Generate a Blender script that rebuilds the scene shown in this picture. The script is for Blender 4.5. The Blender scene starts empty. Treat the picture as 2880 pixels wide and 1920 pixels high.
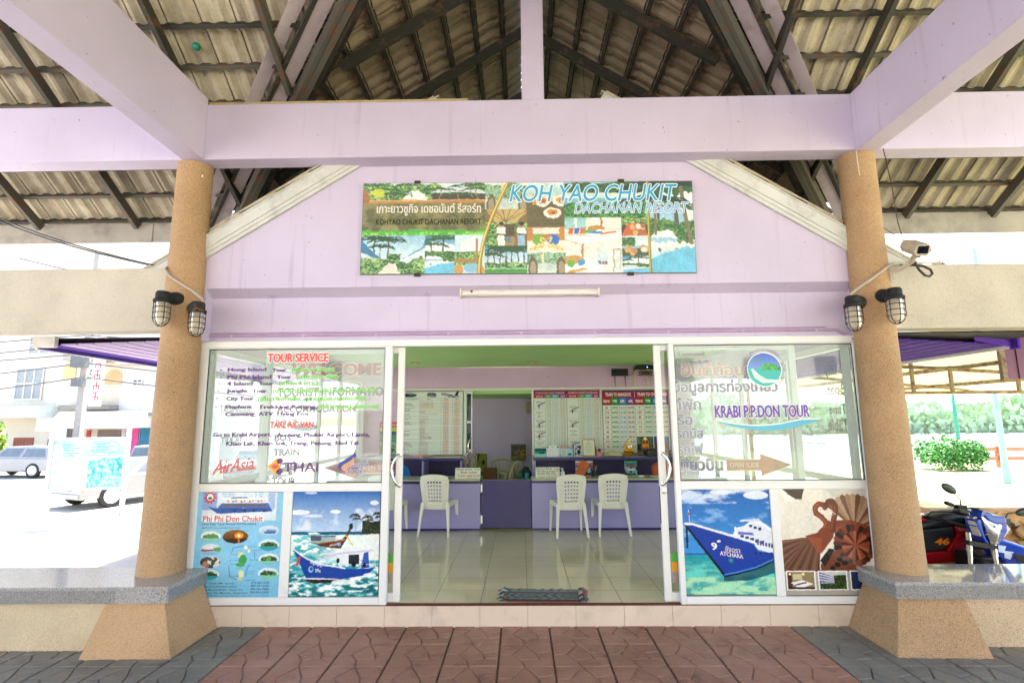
import bpy, bmesh, math, random
import numpy as np
from mathutils import Vector, Matrix
random.seed(7); RNG = np.random.RandomState(11)
SC = bpy.context.scene; COL = SC.collection
R = math.radians
# ---------------------------------------------------------------- camera
cd = bpy.data.cameras.new('camera'); cam = bpy.data.objects.new('camera', cd); COL.objects.link(cam)
cd.sensor_width = 36; cd.sensor_fit = 'HORIZONTAL'; cd.lens = 18.602; cd.clip_start = .05; cd.clip_end = 2000
_rt = Vector((.99982938, .01689896, -.00745941)); _up = Vector((.00988362, -.14825257, .98890014)); _fw = Vector((-.01560551, .98880514, .1483943))
cam.matrix_world = Matrix(((_rt.x, _up.x, -_fw.x, 0), (_rt.y, _up.y, -_fw.y, 0), (_rt.z, _up.z, -_fw.z, 1.65), (0, 0, 0, 1)))
SC.camera = cam
# ---------------------------------------------------------------- sky, sun, exposure
SUN_EL, SUN_AZ = 66.0, 18.0          # azimuth measured from +Y towards +X
w = bpy.data.worlds.new('World'); SC.world = w; w.use_nodes = True
nt = w.node_tree; bg = nt.nodes['Background']
sky = nt.nodes.new('ShaderNodeTexSky'); sky.sky_type = 'NISHITA'; sky.sun_disc = False
sky.sun_elevation = R(SUN_EL); sky.sun_rotation = R(SUN_AZ); sky.air_density = 1.0; sky.dust_density = 2.0; sky.ozone_density = .8
nt.links.new(sky.outputs[0], bg.inputs[0]); bg.inputs[1].default_value = .15
sl = bpy.data.lights.new('sun', 'SUN'); sun = bpy.data.objects.new('sun', sl); COL.objects.link(sun)
sl.energy = 5.0; sl.angle = R(.5); sl.color = (1, .955, .89)
_d = Vector((math.sin(R(SUN_AZ)) * math.cos(R(SUN_EL)), math.cos(R(SUN_AZ)) * math.cos(R(SUN_EL)), math.sin(R(SUN_EL))))
sun.rotation_euler = _d.to_track_quat('Z', 'Y').to_euler(); sun.location = (6, 12, 30)
vs = SC.view_settings; vs.view_transform = 'Standard'; vs.look = 'None'; vs.gamma = 1; vs.exposure = 2.58
# ================================================================ helpers
def hexc(h):
    h = h.lstrip('#'); o = []
    for i in (0, 2, 4):
        c = int(h[i:i+2], 16) / 255; o.append(c / 12.92 if c <= .04045 else ((c + .055) / 1.055) ** 2.4)
    return tuple(o)
def lin(c): return hexc(c) if isinstance(c, str) else tuple(c)
class M:
    """collects shapes; becomes ONE mesh object"""
    def __init__(s): s.v = []; s.f = []; s.c = []; s.cur = (1, 1, 1)
    def add(s, vs, fs, c=None):
        n = len(s.v); s.v += [tuple(p) for p in vs]; s.f += [tuple(i + n for i in q) for q in fs]
        s.c += [lin(c) if c is not None else s.cur] * len(fs); return s
    def box(s, x0, y0, z0, x1, y1, z1, c=None):
        x0, x1 = min(x0, x1), max(x0, x1); y0, y1 = min(y0, y1), max(y0, y1); z0, z1 = min(z0, z1), max(z0, z1)
        return s.add([(x0,y0,z0),(x1,y0,z0),(x1,y1,z0),(x0,y1,z0),(x0,y0,z1),(x1,y0,z1),(x1,y1,z1),(x0,y1,z1)],
                     [(0,3,2,1),(4,5,6,7),(0,1,5,4),(1,2,6,5),(2,3,7,6),(3,0,4,7)], c)
    def hexa(s, b, t, c=None):
        """bottom ring, top ring (n points each, same order, counter-clockwise from above)"""
        n = len(b); return s.add(list(b) + list(t), [tuple(range(n))[::-1], tuple(range(n, 2*n))] + [(i, (i+1) % n, n + (i+1) % n, n + i) for i in range(n)], c)
    def prism(s, pts, axis, a, b, c=None):
        f = {'x': lambda p, q: (q, p[0], p[1]), 'y': lambda p, q: (p[0], q, p[1]), 'z': lambda p, q: (p[0], p[1], q)}[axis]
        return s.hexa([f(p, a) for p in pts], [f(p, b) for p in pts], c)
    def bar(s, p, q, w, h=None, up=(0, 0, 1), c=None):
        """rectangular bar from p to q"""
        p, q = Vector(p), Vector(q); d = (q - p).normalized(); h = w if h is None else h
        u = Vector(up); r = d.cross(u)
        if r.length < 1e-4: r = d.cross(Vector((1, 0, 0)))
        r.normalize(); u = r.cross(d); r *= w / 2; u *= h / 2
        return s.hexa([p - r - u, p + r - u, p + r + u, p - r + u], [q - r - u, q + r - u, q + r + u, q - r + u], c)
    def tube(s, pts, r, n=8, c=None, cap=True):
        pts = [Vector(p) for p in pts]; k = len(pts); rs = r if isinstance(r, (list, tuple)) else [r] * k
        vs = []; u = None
        for i, p in enumerate(pts):
            t = (pts[min(i+1, k-1)] - pts[max(i-1, 0)]).normalized()
            if u is None: u = t.orthogonal().normalized()
            else:
                u = u - t * u.dot(t); u = u.normalized() if u.length > 1e-6 else t.orthogonal().normalized()
            b = t.cross(u)
            for j in range(n):
                a = 2 * math.pi * j / n; vs.append(p + (u * math.cos(a) + b * math.sin(a)) * rs[i])
        fs = [(i*n + j, i*n + (j+1) % n, (i+1)*n + (j+1) % n, (i+1)*n + j) for i in range(k-1) for j in range(n)]
        if cap: fs += [tuple(range(n))[::-1], tuple(range((k-1)*n, k*n))]
        return s.add(vs, fs, c)
    def lathe(s, prof, n=24, o=(0, 0, 0), axis='z', c=None, a0=0, a1=2 * math.pi):
        vs = []; k = len(prof)
        full = abs(a1 - a0 - 2 * math.pi) < 1e-6; m = n if full else n + 1
        for r, h in prof:
            for j in range(m):
                a = a0 + (a1 - a0) * j / n; x, y = r * math.cos(a), r * math.sin(a)
                p = (x, y, h) if axis == 'z' else ((x, h, y) if axis == 'y' else (h, x, y))
                vs.append((p[0] + o[0], p[1] + o[1], p[2] + o[2]))
        fs = []
        for i in range(k-1):
            for j in range(n if full else n):
                b = (j + 1) % m; fs.append((i*m + j, i*m + b, (i+1)*m + b, (i+1)*m + j))
        return s.add(vs, fs, c)
    def ball(s, o, r, n=12, sc=(1, 1, 1), c=None):
        pr = [(max(1e-4, r * math.sin(math.pi * i / n)), -r * math.cos(math.pi * i / n)) for i in range(n + 1)]
        k0 = len(s.v); s.lathe(pr, 2 * n, c=c)
        s.v[k0:] = [(o[0] + x * sc[0], o[1] + y * sc[1], o[2] + z * sc[2]) for x, y, z in s.v[k0:]]; return s
    def grid(s, fn, nu, nv, c=None, cfn=None):
        vs = [fn(i / nu, j / nv) for j in range(nv + 1) for i in range(nu + 1)]
        fs = [(j*(nu+1)+i, j*(nu+1)+i+1, (j+1)*(nu+1)+i+1, (j+1)*(nu+1)+i) for j in range(nv) for i in range(nu)]
        return s.add(vs, fs, c)
    def xf(s, mtx, k0=0):
        s.v[k0:] = [tuple(mtx @ Vector(p)) for p in s.v[k0:]]; return s
    def join(s, o): return s.add(o.v, o.f) if False else s._j(o)
    def _j(s, o):
        n = len(s.v); s.v += o.v; s.f += [tuple(i + n for i in q) for q in o.f]; s.c += o.c; return s
def wloc(o):
    l = Vector((0, 0, 0))
    while o is not None: l = l + o.location; o = o.parent
    return l
def obj(name, m, mat, parent=None, smooth=False, bevel=0, seg=2, colors=False, sub=0, at=None):
    me = bpy.data.meshes.new(name); l = Vector(at) if at else (wloc(parent) if parent else Vector((0, 0, 0)))
    me.from_pydata([(x - l.x, y - l.y, z - l.z) for x, y, z in m.v], [], m.f)
    if colors:
        a = me.attributes.new('Col', 'FLOAT_COLOR', 'FACE')
        buf = np.ones((len(m.c), 4), np.float32); buf[:, :3] = np.array(m.c, np.float32); a.data.foreach_set('color', buf.ravel())
    me.materials.append(mat)
    if smooth:
        if smooth is True: me.polygons.foreach_set('use_smooth', [True] * len(me.polygons))
        else:
            me.polygons.foreach_set('use_smooth', [True] * len(me.polygons)); me.set_sharp_from_angle(angle=R(smooth))
    me.update(); o = bpy.data.objects.new(name, me); COL.objects.link(o)
    if parent: o.parent = parent
    elif at: o.location = at
    if bevel:
        b = o.modifiers.new('bevel', 'BEVEL'); b.width = bevel; b.segments = seg; b.limit_method = 'ANGLE'; b.angle_limit = R(35)
    if sub:
        b = o.modifiers.new('sub', 'SUBSURF'); b.levels = sub; b.render_levels = sub
    return o
def tag(o, label, cat, group=None):
    o['label'] = label; o['category'] = cat
    if group: o['group'] = group
    return o
def thing(name, label, cat, loc=(0, 0, 0), group=None):
    o = bpy.data.objects.new(name, None); o.empty_display_size = .1; COL.objects.link(o); o.location = loc
    return tag(o, label, cat, group)
def structure(name, m, mat, **k):
    o = obj(name, m, mat, **k); o['kind'] = 'structure'; return o
def dup(root, loc=None, rotz=None, label=None, group=None):
    r = root.copy(); COL.objects.link(r)
    if loc is not None: r.location = loc
    if rotz is not None: r.rotation_euler = (0, 0, rotz)
    if label: r['label'] = label
    if group: r['group'] = group
    def kids(a, b):
        for ch in [c for c in a.children if c != b]:
            d = ch.copy(); COL.objects.link(d); d.parent = b; kids(ch, d)
    kids(root, r); return r
# ---------------------------------------------------------------- node materials
class N:
    def __init__(s, name):
        s.m = bpy.data.materials.new(name); s.m.use_nodes = True; s.t = s.m.node_tree; s.p = s.t.nodes['Principled BSDF']; s.out = s.t.nodes['Material Output']
    def n(s, kind, **k):
        x = s.t.nodes.new('ShaderNode' + kind)
        for a, b in k.items(): setattr(x, a, b)
        return x
    def l(s, a, b): s.t.links.new(a, b)
    def set(s, sock, v):
        if hasattr(v, 'is_output') or isinstance(v, bpy.types.NodeSocket): s.l(v, sock)
        elif isinstance(v, tuple) and len(v) == 3 and sock.type == 'RGBA': sock.default_value = v + (1,)
        else: sock.default_value = v
    def math(s, op, a, b=0, clamp=False):
        x = s.n('Math', operation=op, use_clamp=clamp); s.set(x.inputs[0], a); s.set(x.inputs[1], b); return x.outputs[0]
    def mix(s, f, a, b, mode='MIX'):
        x = s.n('Mix', data_type='RGBA', blend_type=mode); s.set(x.inputs[0], f); s.set(x.inputs[6], a); s.set(x.inputs[7], b); return x.outputs[2]
    def ramp(s, f, lo, hi, a=0.0, b=1.0):
        x = s.n('MapRange'); x.inputs[1].default_value = lo; x.inputs[2].default_value = hi; x.inputs[3].default_value = a; x.inputs[4].default_value = b; s.l(f, x.inputs[0]); return x.outputs[0]
    def co(s, scale=(1, 1, 1), loc=(0, 0, 0), rot=(0, 0, 0), kind='Object'):
        t = s.n('TexCoord'); mp = s.n('Mapping'); mp.inputs['Scale'].default_value = scale; mp.inputs['Location'].default_value = loc; mp.inputs['Rotation'].default_value = rot
        s.l(t.outputs[kind], mp.inputs[0]); return mp.outputs[0]
    def pos(s):
        g = s.n('NewGeometry'); x = s.n('SeparateXYZ'); s.l(g.outputs['Position'], x.inputs[0]); return x.outputs
    def noise(s, co, scale, detail=4, rough=.55, dist=0):
        x = s.n('TexNoise'); x.inputs['Scale'].default_value = scale; x.inputs['Detail'].default_value = detail; x.inputs['Roughness'].default_value = rough; x.inputs['Distortion'].default_value = dist; s.l(co, x.inputs['Vector']); return x.outputs['Fac']
    def vor(s, co, scale, out='Color', feature='F1'):
        x = s.n('TexVoronoi', feature=feature); x.inputs['Scale'].default_value = scale; s.l(co, x.inputs['Vector']); return x.outputs[out]
    def bump(s, h, strength=.3, dist=.01):
        x = s.n('Bump'); x.inputs['Strength'].default_value = strength; x.inputs['Distance'].default_value = dist; s.l(h, x.inputs['Height']); s.l(x.outputs[0], s.p.inputs['Normal']); return x
    def done(s, base=None, rough=None, metal=None, spec=None, coat=None):
        for k, v in (('Base Color', base), ('Roughness', rough), ('Metallic', metal), ('Specular IOR Level', spec), ('Coat Weight', coat)):
            if v is not None: s.set(s.p.inputs[k], v)
        return s.m
def plain(name, base, rough=.5, metal=0, var=.12, vs=6, bump=0, bs=60, spec=.5, coat=0, dirt=0, dirtc=(.12, .1, .08)):
    n = N(name); co = n.co(); b = lin(base); f = n.noise(co, vs, 5)
    lo = tuple(c * (1 - var) for c in b); hi = tuple(min(1, c * (1 + var)) for c in b)
    c = n.mix(n.ramp(f, .3, .7), lo, hi)
    if dirt: c = n.mix(n.math('MULTIPLY', n.ramp(n.noise(co, vs * 1.7, 8, .65), .52, .75), dirt), c, dirtc)
    if bump: n.bump(n.noise(co, bs, 3), bump, .004)
    r = n.ramp(n.noise(co, vs * 3, 3), .3, .7, max(.02, rough * .85), min(1, rough * 1.15))
    return n.done(c, r, metal, spec, coat)
def art_material(name, rough=.4, coat=0, spec=.5):
    n = N(name); a = n.n('Attribute', attribute_name='Col'); return n.done(a.outputs['Color'], rough, 0, spec, coat)
def glass_material(name, tint=(.965, .985, .975), ior=1.5, gain=1.0, rough=0.0, veil=0):
    """window glass: real reflection by Fresnel, straight-through transmission"""
    n = N(name); t = n.n('BsdfTransparent'); t.inputs[0].default_value = tint + (1,)
    g = n.n('BsdfGlossy'); g.inputs['Roughness'].default_value = rough; ge = n.n('NewGeometry'); dt = n.n('VectorMath', operation='DOT_PRODUCT'); n.l(ge.outputs['Incoming'], dt.inputs[0]); n.l(ge.outputs['Normal'], dt.inputs[1])
    r0 = ((ior - 1) / (ior + 1)) ** 2; fr = n.math('ADD', n.math('MULTIPLY', n.math('POWER', n.math('SUBTRACT', 1, n.math('ABSOLUTE', dt.outputs['Value']), True), 5), 1 - r0), r0)     # the same from both sides of the sheet
    mx = n.n('MixShader'); n.l(n.math('MULTIPLY', fr, gain, True), mx.inputs[0]); n.l(t.outputs[0], mx.inputs[1]); n.l(g.outputs[0], mx.inputs[2]); o = mx.outputs[0]
    if veil:      # diffuse white mixed in for a milky pale reflection on the sheet
        df = n.n('BsdfDiffuse'); df.inputs[0].default_value = (.82, .86, .84, 1); m2 = n.n('MixShader'); f = n.noise(n.co(), 1.7, 5); n.l(n.ramp(f, .3, .7, veil * .75, veil * 1.25), m2.inputs[0]); n.l(o, m2.inputs[1]); n.l(df.outputs[0], m2.inputs[2]); o = m2.outputs[0]
    n.l(o, n.out.inputs[0]); return n.m
# ---------------------------------------------------------------- lettering
_tc = {}
def glyphs(s, bold=0.0, shear=0.0, res=2, space=1.0):
    """flat outline of a line of text, scaled to the unit box; also its true width/height"""
    k = (s, round(bold, 4), shear, res, space)
    if k in _tc: return _tc[k]
    c = bpy.data.curves.new('t', 'FONT'); c.body = s; c.offset = bold; c.shear = shear; c.resolution_u = res; c.space_character = space
    o = bpy.data.objects.new('t', c); COL.objects.link(o); dg = bpy.context.evaluated_depsgraph_get()
    me = bpy.data.meshes.new_from_object(o.evaluated_get(dg))
    nv = len(me.vertices); a = np.zeros(nv * 3); me.vertices.foreach_get('co', a); a = a.reshape(-1, 3)[:, :2]
    fs = [tuple(p.vertices) for p in me.polygons]
    bpy.data.objects.remove(o); bpy.data.curves.remove(c); bpy.data.meshes.remove(me)
    if nv == 0: a = np.zeros((1, 2)); fs = []
    lo, hi = a.min(0), a.max(0); d = np.maximum(hi - lo, 1e-6)
    _tc[k] = ((a - lo) / d, fs, d[0], d[1]); return _tc[k]
class Plane:
    """a flat sheet standing in the world: origin, u (to the right), v (up); n points at the viewer"""
    def __init__(s, o, u=(1, 0, 0), v=(0, 0, 1)):
        s.o = Vector(o); s.u = Vector(u).normalized(); s.v = Vector(v).normalized(); s.n = s.u.cross(s.v); s.m = M()
    def P(s, a, b, d=0): return tuple(s.o + s.u * a + s.v * b + s.n * d)
    def flush(s, name, mat, parent):
        if s.m.v: obj(name, s.m, mat, parent, colors=True)
        s.m = M()
    def poly(s, pts, c, d=.0005):
        s.m.add([s.P(a, b, d) for a, b in pts], [tuple(range(len(pts)))], c); return s
    def rect(s, a0, b0, a1, b1, c, d=.0005): return s.poly([(a0, b0), (a1, b0), (a1, b1), (a0, b1)], c, d)
    def ell(s, a, b, ra, rb, c, d=.0005, n=28): return s.poly([(a + ra * math.cos(2*math.pi*i/n), b + rb * math.sin(2*math.pi*i/n)) for i in range(n)], c, d)
    def line(s, pts, w, c, d=.0005):
        for (a, b), (e, f) in zip(pts[:-1], pts[1:]):
            L = math.hypot(e - a, f - b) or 1e-6; x, y = -(f - b) / L * w / 2, (e - a) / L * w / 2
            s.poly([(a - x, b - y), (e - x, f - y), (e + x, f + y), (a + x, b + y)], c, d)
        return s
    def text(s, t, a0, b0, a1, b1, c, d=.001, bold=0.012, shear=0, halo=None, hw=.05, res=2, flip=False, fn=None, space=1.0):
        """text filling the box a0..a1 x b0..b1; b1 None keeps the letters' own proportions; a1 None likewise"""
        b0_ = min(bold, .012); ex_ = max(0, bold - .012); g, fs, w, h = glyphs(t, b0_, shear, res, space)
        if b1 is None: b1 = b0 + (a1 - a0) * h / w
        if a1 is None: a1 = a0 + (b1 - b0) * w / h
        kx, ky = (a1 - a0) / w, (b1 - b0) / h
        def put(c, d, dx=0, dy=0):
            fx = fn or (lambda x, y: (x, y)); vs = []
            for x, y in g:
                if flip: x = 1 - x
                q = fx(a0 + x * (a1 - a0) + dx, b0 + y * (b1 - b0) + dy); vs.append(s.P(q[0], q[1], d))
            s.m.add(vs, fs, c)
        if halo is not None:
            r = hw * .75 + ex_ + .01
            for k in range(8): put(halo, d - .00025 - .00012 * (8 - k), r * kx * math.cos(k*math.pi/4), r * ky * math.sin(k*math.pi/4))
        put(c, d)
        if ex_ > 0:
            for k, q in enumerate((-1, 1)): put(c, d + .00012 * (k + 1), q * ex_ * kx, 0)
            if ex_ > .015:
                for k, q in enumerate((-1, 1)): put(c, d + .00012 * (k + 3), 0, q * ex_ * .5 * ky)
        return a1
# ---------------------------------------------------------------- printed pictures (painted cell by cell, one face per cell)
class Canvas:
    def __init__(s, w, h, c=(1, 1, 1), ss=2):
        s.w, s.h, s.ss = w, h, ss; s.a = np.empty((h * ss, w * ss, 3), np.float32); s.a[:] = lin(c)
        yy, xx = np.mgrid[0:h*ss, 0:w*ss]; s.x = (xx + .5) / (w * ss); s.y = (yy + .5) / (h * ss)      # y runs DOWN, both 0..1
    def put(s, mask, c, a=1.0):
        c = np.array(lin(c), np.float32) if not isinstance(c, np.ndarray) else c
        m = (mask.astype(np.float32) * a)[..., None]; s.a = s.a * (1 - m) + c * m
    def rect(s, x0, y0, x1, y1, c, a=1.0): s.put((s.x >= x0) & (s.x < x1) & (s.y >= y0) & (s.y < y1), c, a)
    def grad(s, x0, y0, x1, y1, c0, c1):
        t = np.clip((s.y - y0) / (y1 - y0), 0, 1)[..., None]; col = np.array(lin(c0)) * (1 - t) + np.array(lin(c1)) * t
        s.put((s.x >= x0) & (s.x < x1) & (s.y >= y0) & (s.y < y1), col.astype(np.float32))
    def ell(s, cx, cy, rx, ry, c, a=1.0): s.put(((s.x - cx) / rx) ** 2 + ((s.y - cy) / ry) ** 2 < 1, c, a)
    def poly(s, pts, c, a=1.0):
        ins = np.zeros(s.x.shape, bool); n = len(pts)
        for i in range(n):
            (x0, y0), (x1, y1) = pts[i], pts[(i+1) % n]
            if y0 == y1: continue
            cnd = ((y0 <= s.y) & (s.y < y1)) | ((y1 <= s.y) & (s.y < y0))
            ins ^= cnd & (s.x < (x1 - x0) * (s.y - y0) / (y1 - y0) + x0)
        s.put(ins, c, a)
    def line(s, pts, w, c, a=1.0, asp=1.0):
        for (x0, y0), (x1, y1) in zip(pts[:-1], pts[1:]):
            dx, dy = x1 - x0, (y1 - y0) * asp; L = dx*dx + dy*dy + 1e-9
            t = np.clip(((s.x - x0) * dx + (s.y - y0) * asp * dy) / L, 0, 1)
            s.put((s.x - x0 - t*dx)**2 + ((s.y - y0) * asp - t*dy)**2 < (w/2)**2, c, a)
    def noise(s, n, seed=0, octs=4):
        r = np.random.RandomState(seed); out = np.zeros(s.x.shape); amp = 1; tot = 0
        for k in range(octs):
            nx = max(2, int(n[0] * 2**k)); ny = max(2, int(n[1] * 2**k)); g = r.rand(ny + 2, nx + 2)
            fx = s.x * nx; fy = s.y * ny; ix = fx.astype(int); iy = fy.astype(int); tx = fx - ix; ty = fy - iy
            tx = tx*tx*(3-2*tx); ty = ty*ty*(3-2*ty)
            out += amp * ((g[iy, ix]*(1-tx) + g[iy, ix+1]*tx)*(1-ty) + (g[iy+1, ix]*(1-tx) + g[iy+1, ix+1]*tx)*ty); tot += amp; amp *= .55
        return out / tot
    def sm(s, n, a, b): t = np.clip((n - a) / (b - a), 0, 1); return t*t*(3 - 2*t)
    def warp(s, x0, y0, x1, y1, amp=.035, tex=.22, seed=0, k=16):
        """roughens drawn outlines and tones inside a box so that they read as a photograph"""
        H, W = s.x.shape; i0, i1, j0, j1 = int(y0*H), max(int(y0*H)+2, int(y1*H)), int(x0*W), max(int(x0*W)+2, int(x1*W)); bw, bh = max(1e-3, x1-x0), max(1e-3, y1-y0); n = (k/bw, k/bh)
        n = (min(n[0], W/3), min(n[1], H/3)); a = s.noise(n, seed+70, 3)[i0:i1, j0:j1] - .5; b = s.noise(n, seed+71, 3)[i0:i1, j0:j1] - .5
        yy, xx = np.mgrid[i0:i1, j0:j1][:, :a.shape[0], :a.shape[1]]; xs = np.clip(xx + a*2*amp*(j1-j0), j0, j1-1).astype(int); ys = np.clip(yy + b*2*amp*(i1-i0), i0, i1-1).astype(int)
        t = 1 + tex*2*(s.noise((n[0]*1.3, n[1]*1.3), seed+72, 3)[i0:i1, j0:j1] - .5) + tex*1.2*(s.noise((3/bw, 3/bh), seed+73, 2)[i0:i1, j0:j1] - .5); s.a[i0:i1, j0:j1] = np.clip(s.a[ys, xs] * t[..., None], 0, 1)
    def box(s, x0, y0, x1, y1): return (s.x >= x0) & (s.x < x1) & (s.y >= y0) & (s.y < y1)
    def mesh(s, pl, a0, b0, a1, b1, d=0.0, jitter=0.03):
        h, w, k = s.h, s.w, s.ss; im = s.a.reshape(h, k, w, k, 3).mean((1, 3)); im = np.clip(im * (1 + jitter * RNG.randn(h, w, 1)), 0, 1)
        us = np.linspace(a0, a1, w + 1); vs = np.linspace(b1, b0, h + 1)
        U, V = np.meshgrid(us, vs); o = np.array(pl.o) + U[..., None] * np.array(pl.u) + V[..., None] * np.array(pl.v) + d * np.array(pl.n)
        n0 = len(pl.m.v); pl.m.v += [tuple(p) for p in o.reshape(-1, 3).tolist()]
        i, j = np.meshgrid(np.arange(w), np.arange(h)); q = (j * (w+1) + i + n0).ravel()
        f = np.stack([q + w + 1, q + w + 2, q + 1, q], 1).tolist(); pl.m.f += [tuple(p) for p in f]
        pl.m.c += [tuple(p) for p in im.reshape(-1, 3).tolist()]
def palm(c, x, y, s, col='#24401c', trunk='#5a5040', lean=.0, asp=1.0, seed=0):
    r = random.Random(seed); c.line([(x + lean*s, y + s*asp*1.0), (x + lean*s*.4, y + s*asp*.5), (x, y)], .024*s, trunk, asp=1/asp)
    for k in range(13):
        a = math.pi * (-.12 + 1.24 * k / 12) + r.uniform(-.12, .12); L = s * r.uniform(.26, .38); up = math.sin(a)
        p1 = (x + math.cos(a)*L*.55, y - (up*.42 + .04)*L*asp); p2 = (x + math.cos(a)*L*.9, y - (up*.38 - .08)*L*asp); p3 = (x + math.cos(a)*L*1.05, y - (up*.2 - .34)*L*asp)
        c.line([(x, y), p1, p2, p3], (.034, .026)[k % 2]*s, col, asp=1/asp)
def foliage(c, x0, y0, x1, y1, seed, cols=('#1f4218', '#4f8838', '#b4d68c'), n=(60, 26), cover=.42):
    f = c.noise((n[0]*.4, n[1]*.4), seed, 4); g = c.noise((min(n[0]*4, c.w*.6), min(n[1]*4, c.h*.6)), seed + 50, 3); b = c.box(x0, y0, x1, y1)
    edge = np.minimum(1, np.minimum((c.y - y0) / max(1e-4, (y1 - y0) * .5), 1) + .35); m = b & (f * edge > cover * .62)
    g = np.clip((g + .5*(f - .5) - .30) / .42, 0, 1); k = [np.array(lin(q)) for q in cols]; t = g[..., None]
    col = np.where(t < .5, k[0]*(1 - 2*t) + k[1]*2*t, k[1]*(2 - 2*t) + k[2]*(2*t - 1)); c.put(m, col.astype(np.float32))
# ================================================================ materials
def m_lavender(name, base='#cbc0d9', stain=.55):
    n = N(name); co = n.co(); b = lin(base)
    c = n.mix(n.ramp(n.noise(co, 1.3, 5), .3, .7), tuple(x * .94 for x in b), tuple(min(1, x * 1.05) for x in b))
    st = n.noise(n.co((9, 9, .35)), 1.6, 5, .6)
    c = n.mix(n.math('MULTIPLY', n.ramp(st, .60, .74), stain), c, (b[0] * .72, b[1] * .62, b[2] * .66))
    sp = n.noise(co, 26, 2); c = n.mix(n.math('MULTIPLY', n.ramp(sp, .73, .76), .6), c, (.11, .07, .06))
    n.bump(n.noise(co, 22, 6), .22, .006)
    return n.done(c, .62, spec=.35)
LAV = m_lavender('lavender_paint'); LAVP = m_lavender('mauve_wall_paint', '#d2b0cf', .1); LAVD = m_lavender('dusky_back_wall_paint', '#cfc3d8', .1)
def m_pebble(name, a, b, c, sc=150):
    n = N(name); co = n.co(); v = n.vor(co, sc); s = n.n('SeparateColor'); n.l(v, s.inputs[0])
    base = n.mix(s.outputs[0], lin(a), lin(b)); base = n.mix(n.math('GREATER_THAN', s.outputs[1], .86), base, lin(c))
    base = n.mix(n.math('MULTIPLY', n.ramp(n.noise(co, 2.2, 7, .62), .45, .75), .4), base, tuple(x * .62 for x in lin(b)), 'MIX')
    base = n.mix(n.math('MULTIPLY', n.ramp(n.noise(co, .9, 4), .42, .68), .35), base, tuple(min(.8, x * 1.35) for x in lin(a)))
    base = n.mix(n.math('MULTIPLY', n.ramp(n.noise(co, 5.5, 6, .7), .64, .70), .45), base, (.20, .19, .18))
    n.bump(n.vor(co, sc, 'Distance'), .5, .004); return n.done(base, .8, spec=.3)
PEB = m_pebble('pebble_wash_tan', '#c2a07a', '#a68663', '#79624a', 260); PEBL = m_pebble('pebble_wash_pale', '#dcc6a8', '#c9b08f', '#a08869', 260); PEBG = m_pebble('pebble_wash_grey', '#cac2b3', '#beb5a5', '#a89f8f', 260)
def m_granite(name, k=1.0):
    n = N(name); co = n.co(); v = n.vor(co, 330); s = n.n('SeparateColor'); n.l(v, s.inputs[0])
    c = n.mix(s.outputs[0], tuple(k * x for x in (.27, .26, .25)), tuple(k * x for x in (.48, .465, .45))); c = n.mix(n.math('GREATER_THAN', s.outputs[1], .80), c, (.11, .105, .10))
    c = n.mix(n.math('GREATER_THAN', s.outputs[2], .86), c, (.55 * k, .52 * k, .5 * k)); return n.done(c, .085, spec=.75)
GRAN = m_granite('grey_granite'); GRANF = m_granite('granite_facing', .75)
def m_rooftile(nm='concrete_roof_tile', k=(1, 1, 1)):
    n = N(nm); co = n.co(); f = n.noise(co, 2.4, 8, .62)
    c = n.mix(n.ramp(f, .32, .68), tuple(a*b for a, b in zip(k, (.33, .285, .20))), tuple(a*b for a, b in zip(k, (.60, .535, .41))))
    st = n.noise(n.co((7, 1.2, 1.2)), 2.2, 6, .6); c = n.mix(n.math('MULTIPLY', n.ramp(st, .52, .72), .5), c, (.17, .14, .09))
    sp = n.noise(co, 45, 4, .7); c = n.mix(n.math('MULTIPLY', n.ramp(sp, .56, .7), .5), c, (.12, .11, .09))
    n.bump(sp, .4, .006); return n.done(c, .93, spec=.15)
TILE = m_rooftile(); TILESH = m_rooftile('shaded_gable_tile', (.66, .58, .54))  # second one is a darker copy: the gable's shade put into the tile colour
def m_rust(name, base, rust=(.16, .075, .035), amt=.5, sc=9):
    n = N(name); co = n.co(); f = n.noise(co, sc, 8, .68)
    c = n.mix(n.ramp(f, .62 - amt * .25, .70 - amt * .2), lin(base), rust); n.bump(f, .3, .003); return n.done(c, .68, spec=.35)
STEEL = m_rust('rusty_grey_green_steel', '#54544b', (.14, .075, .045), amt=.45); STEELD = m_rust('dark_rusty_steel', '#37362f', (.12, .065, .04), amt=.35); STEELW = m_rust('weathered_pale_steel', '#8d7f66', amt=.6)
FLASH = plain('pale_flashing_board', '#bfb2b4', .55, var=.12, vs=3, dirt=.5)
BARGE = plain('weathered_white_board', '#cccdc8', .6, var=.1, vs=3, bump=.1, bs=30, dirt=.45, dirtc=(.2, .18, .13))
FASC = plain('weathered_grey_board', '#a9a49c', .75, var=.2, vs=2.2, bump=.3, bs=25, dirt=.6)
ALU = plain('white_powder_coated_aluminium', '#e4e6e6', .32, var=.03, vs=3, spec=.5)
ALUG = plain('off_white_aluminium', '#d9ded6', .36, var=.03)
BLACKP = plain('black_plastic', '#101012', .35); RUBBER = plain('black_rubber', '#161616', .75, bump=.2)
CHROME = N('polished_chrome').done((.75, .74, .72), .09, 1.0)
STAIN = N('brushed_stainless').done((.55, .55, .54), .28, 1.0)
WHITEP = plain('white_plastic', '#e6e4d8', .38, var=.03, vs=4, spec=.45)
GLASS = glass_material('window_glass'); GLASSF = glass_material('milky_reflection_glass', (.87, .925, .91), 1.5, 1.0, 0, .10); GLASSD = glass_material('door_glass', (.97, .99, .98), 1.5, .8)  # fixed panes carry their milky reflection as diffuse white
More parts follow.
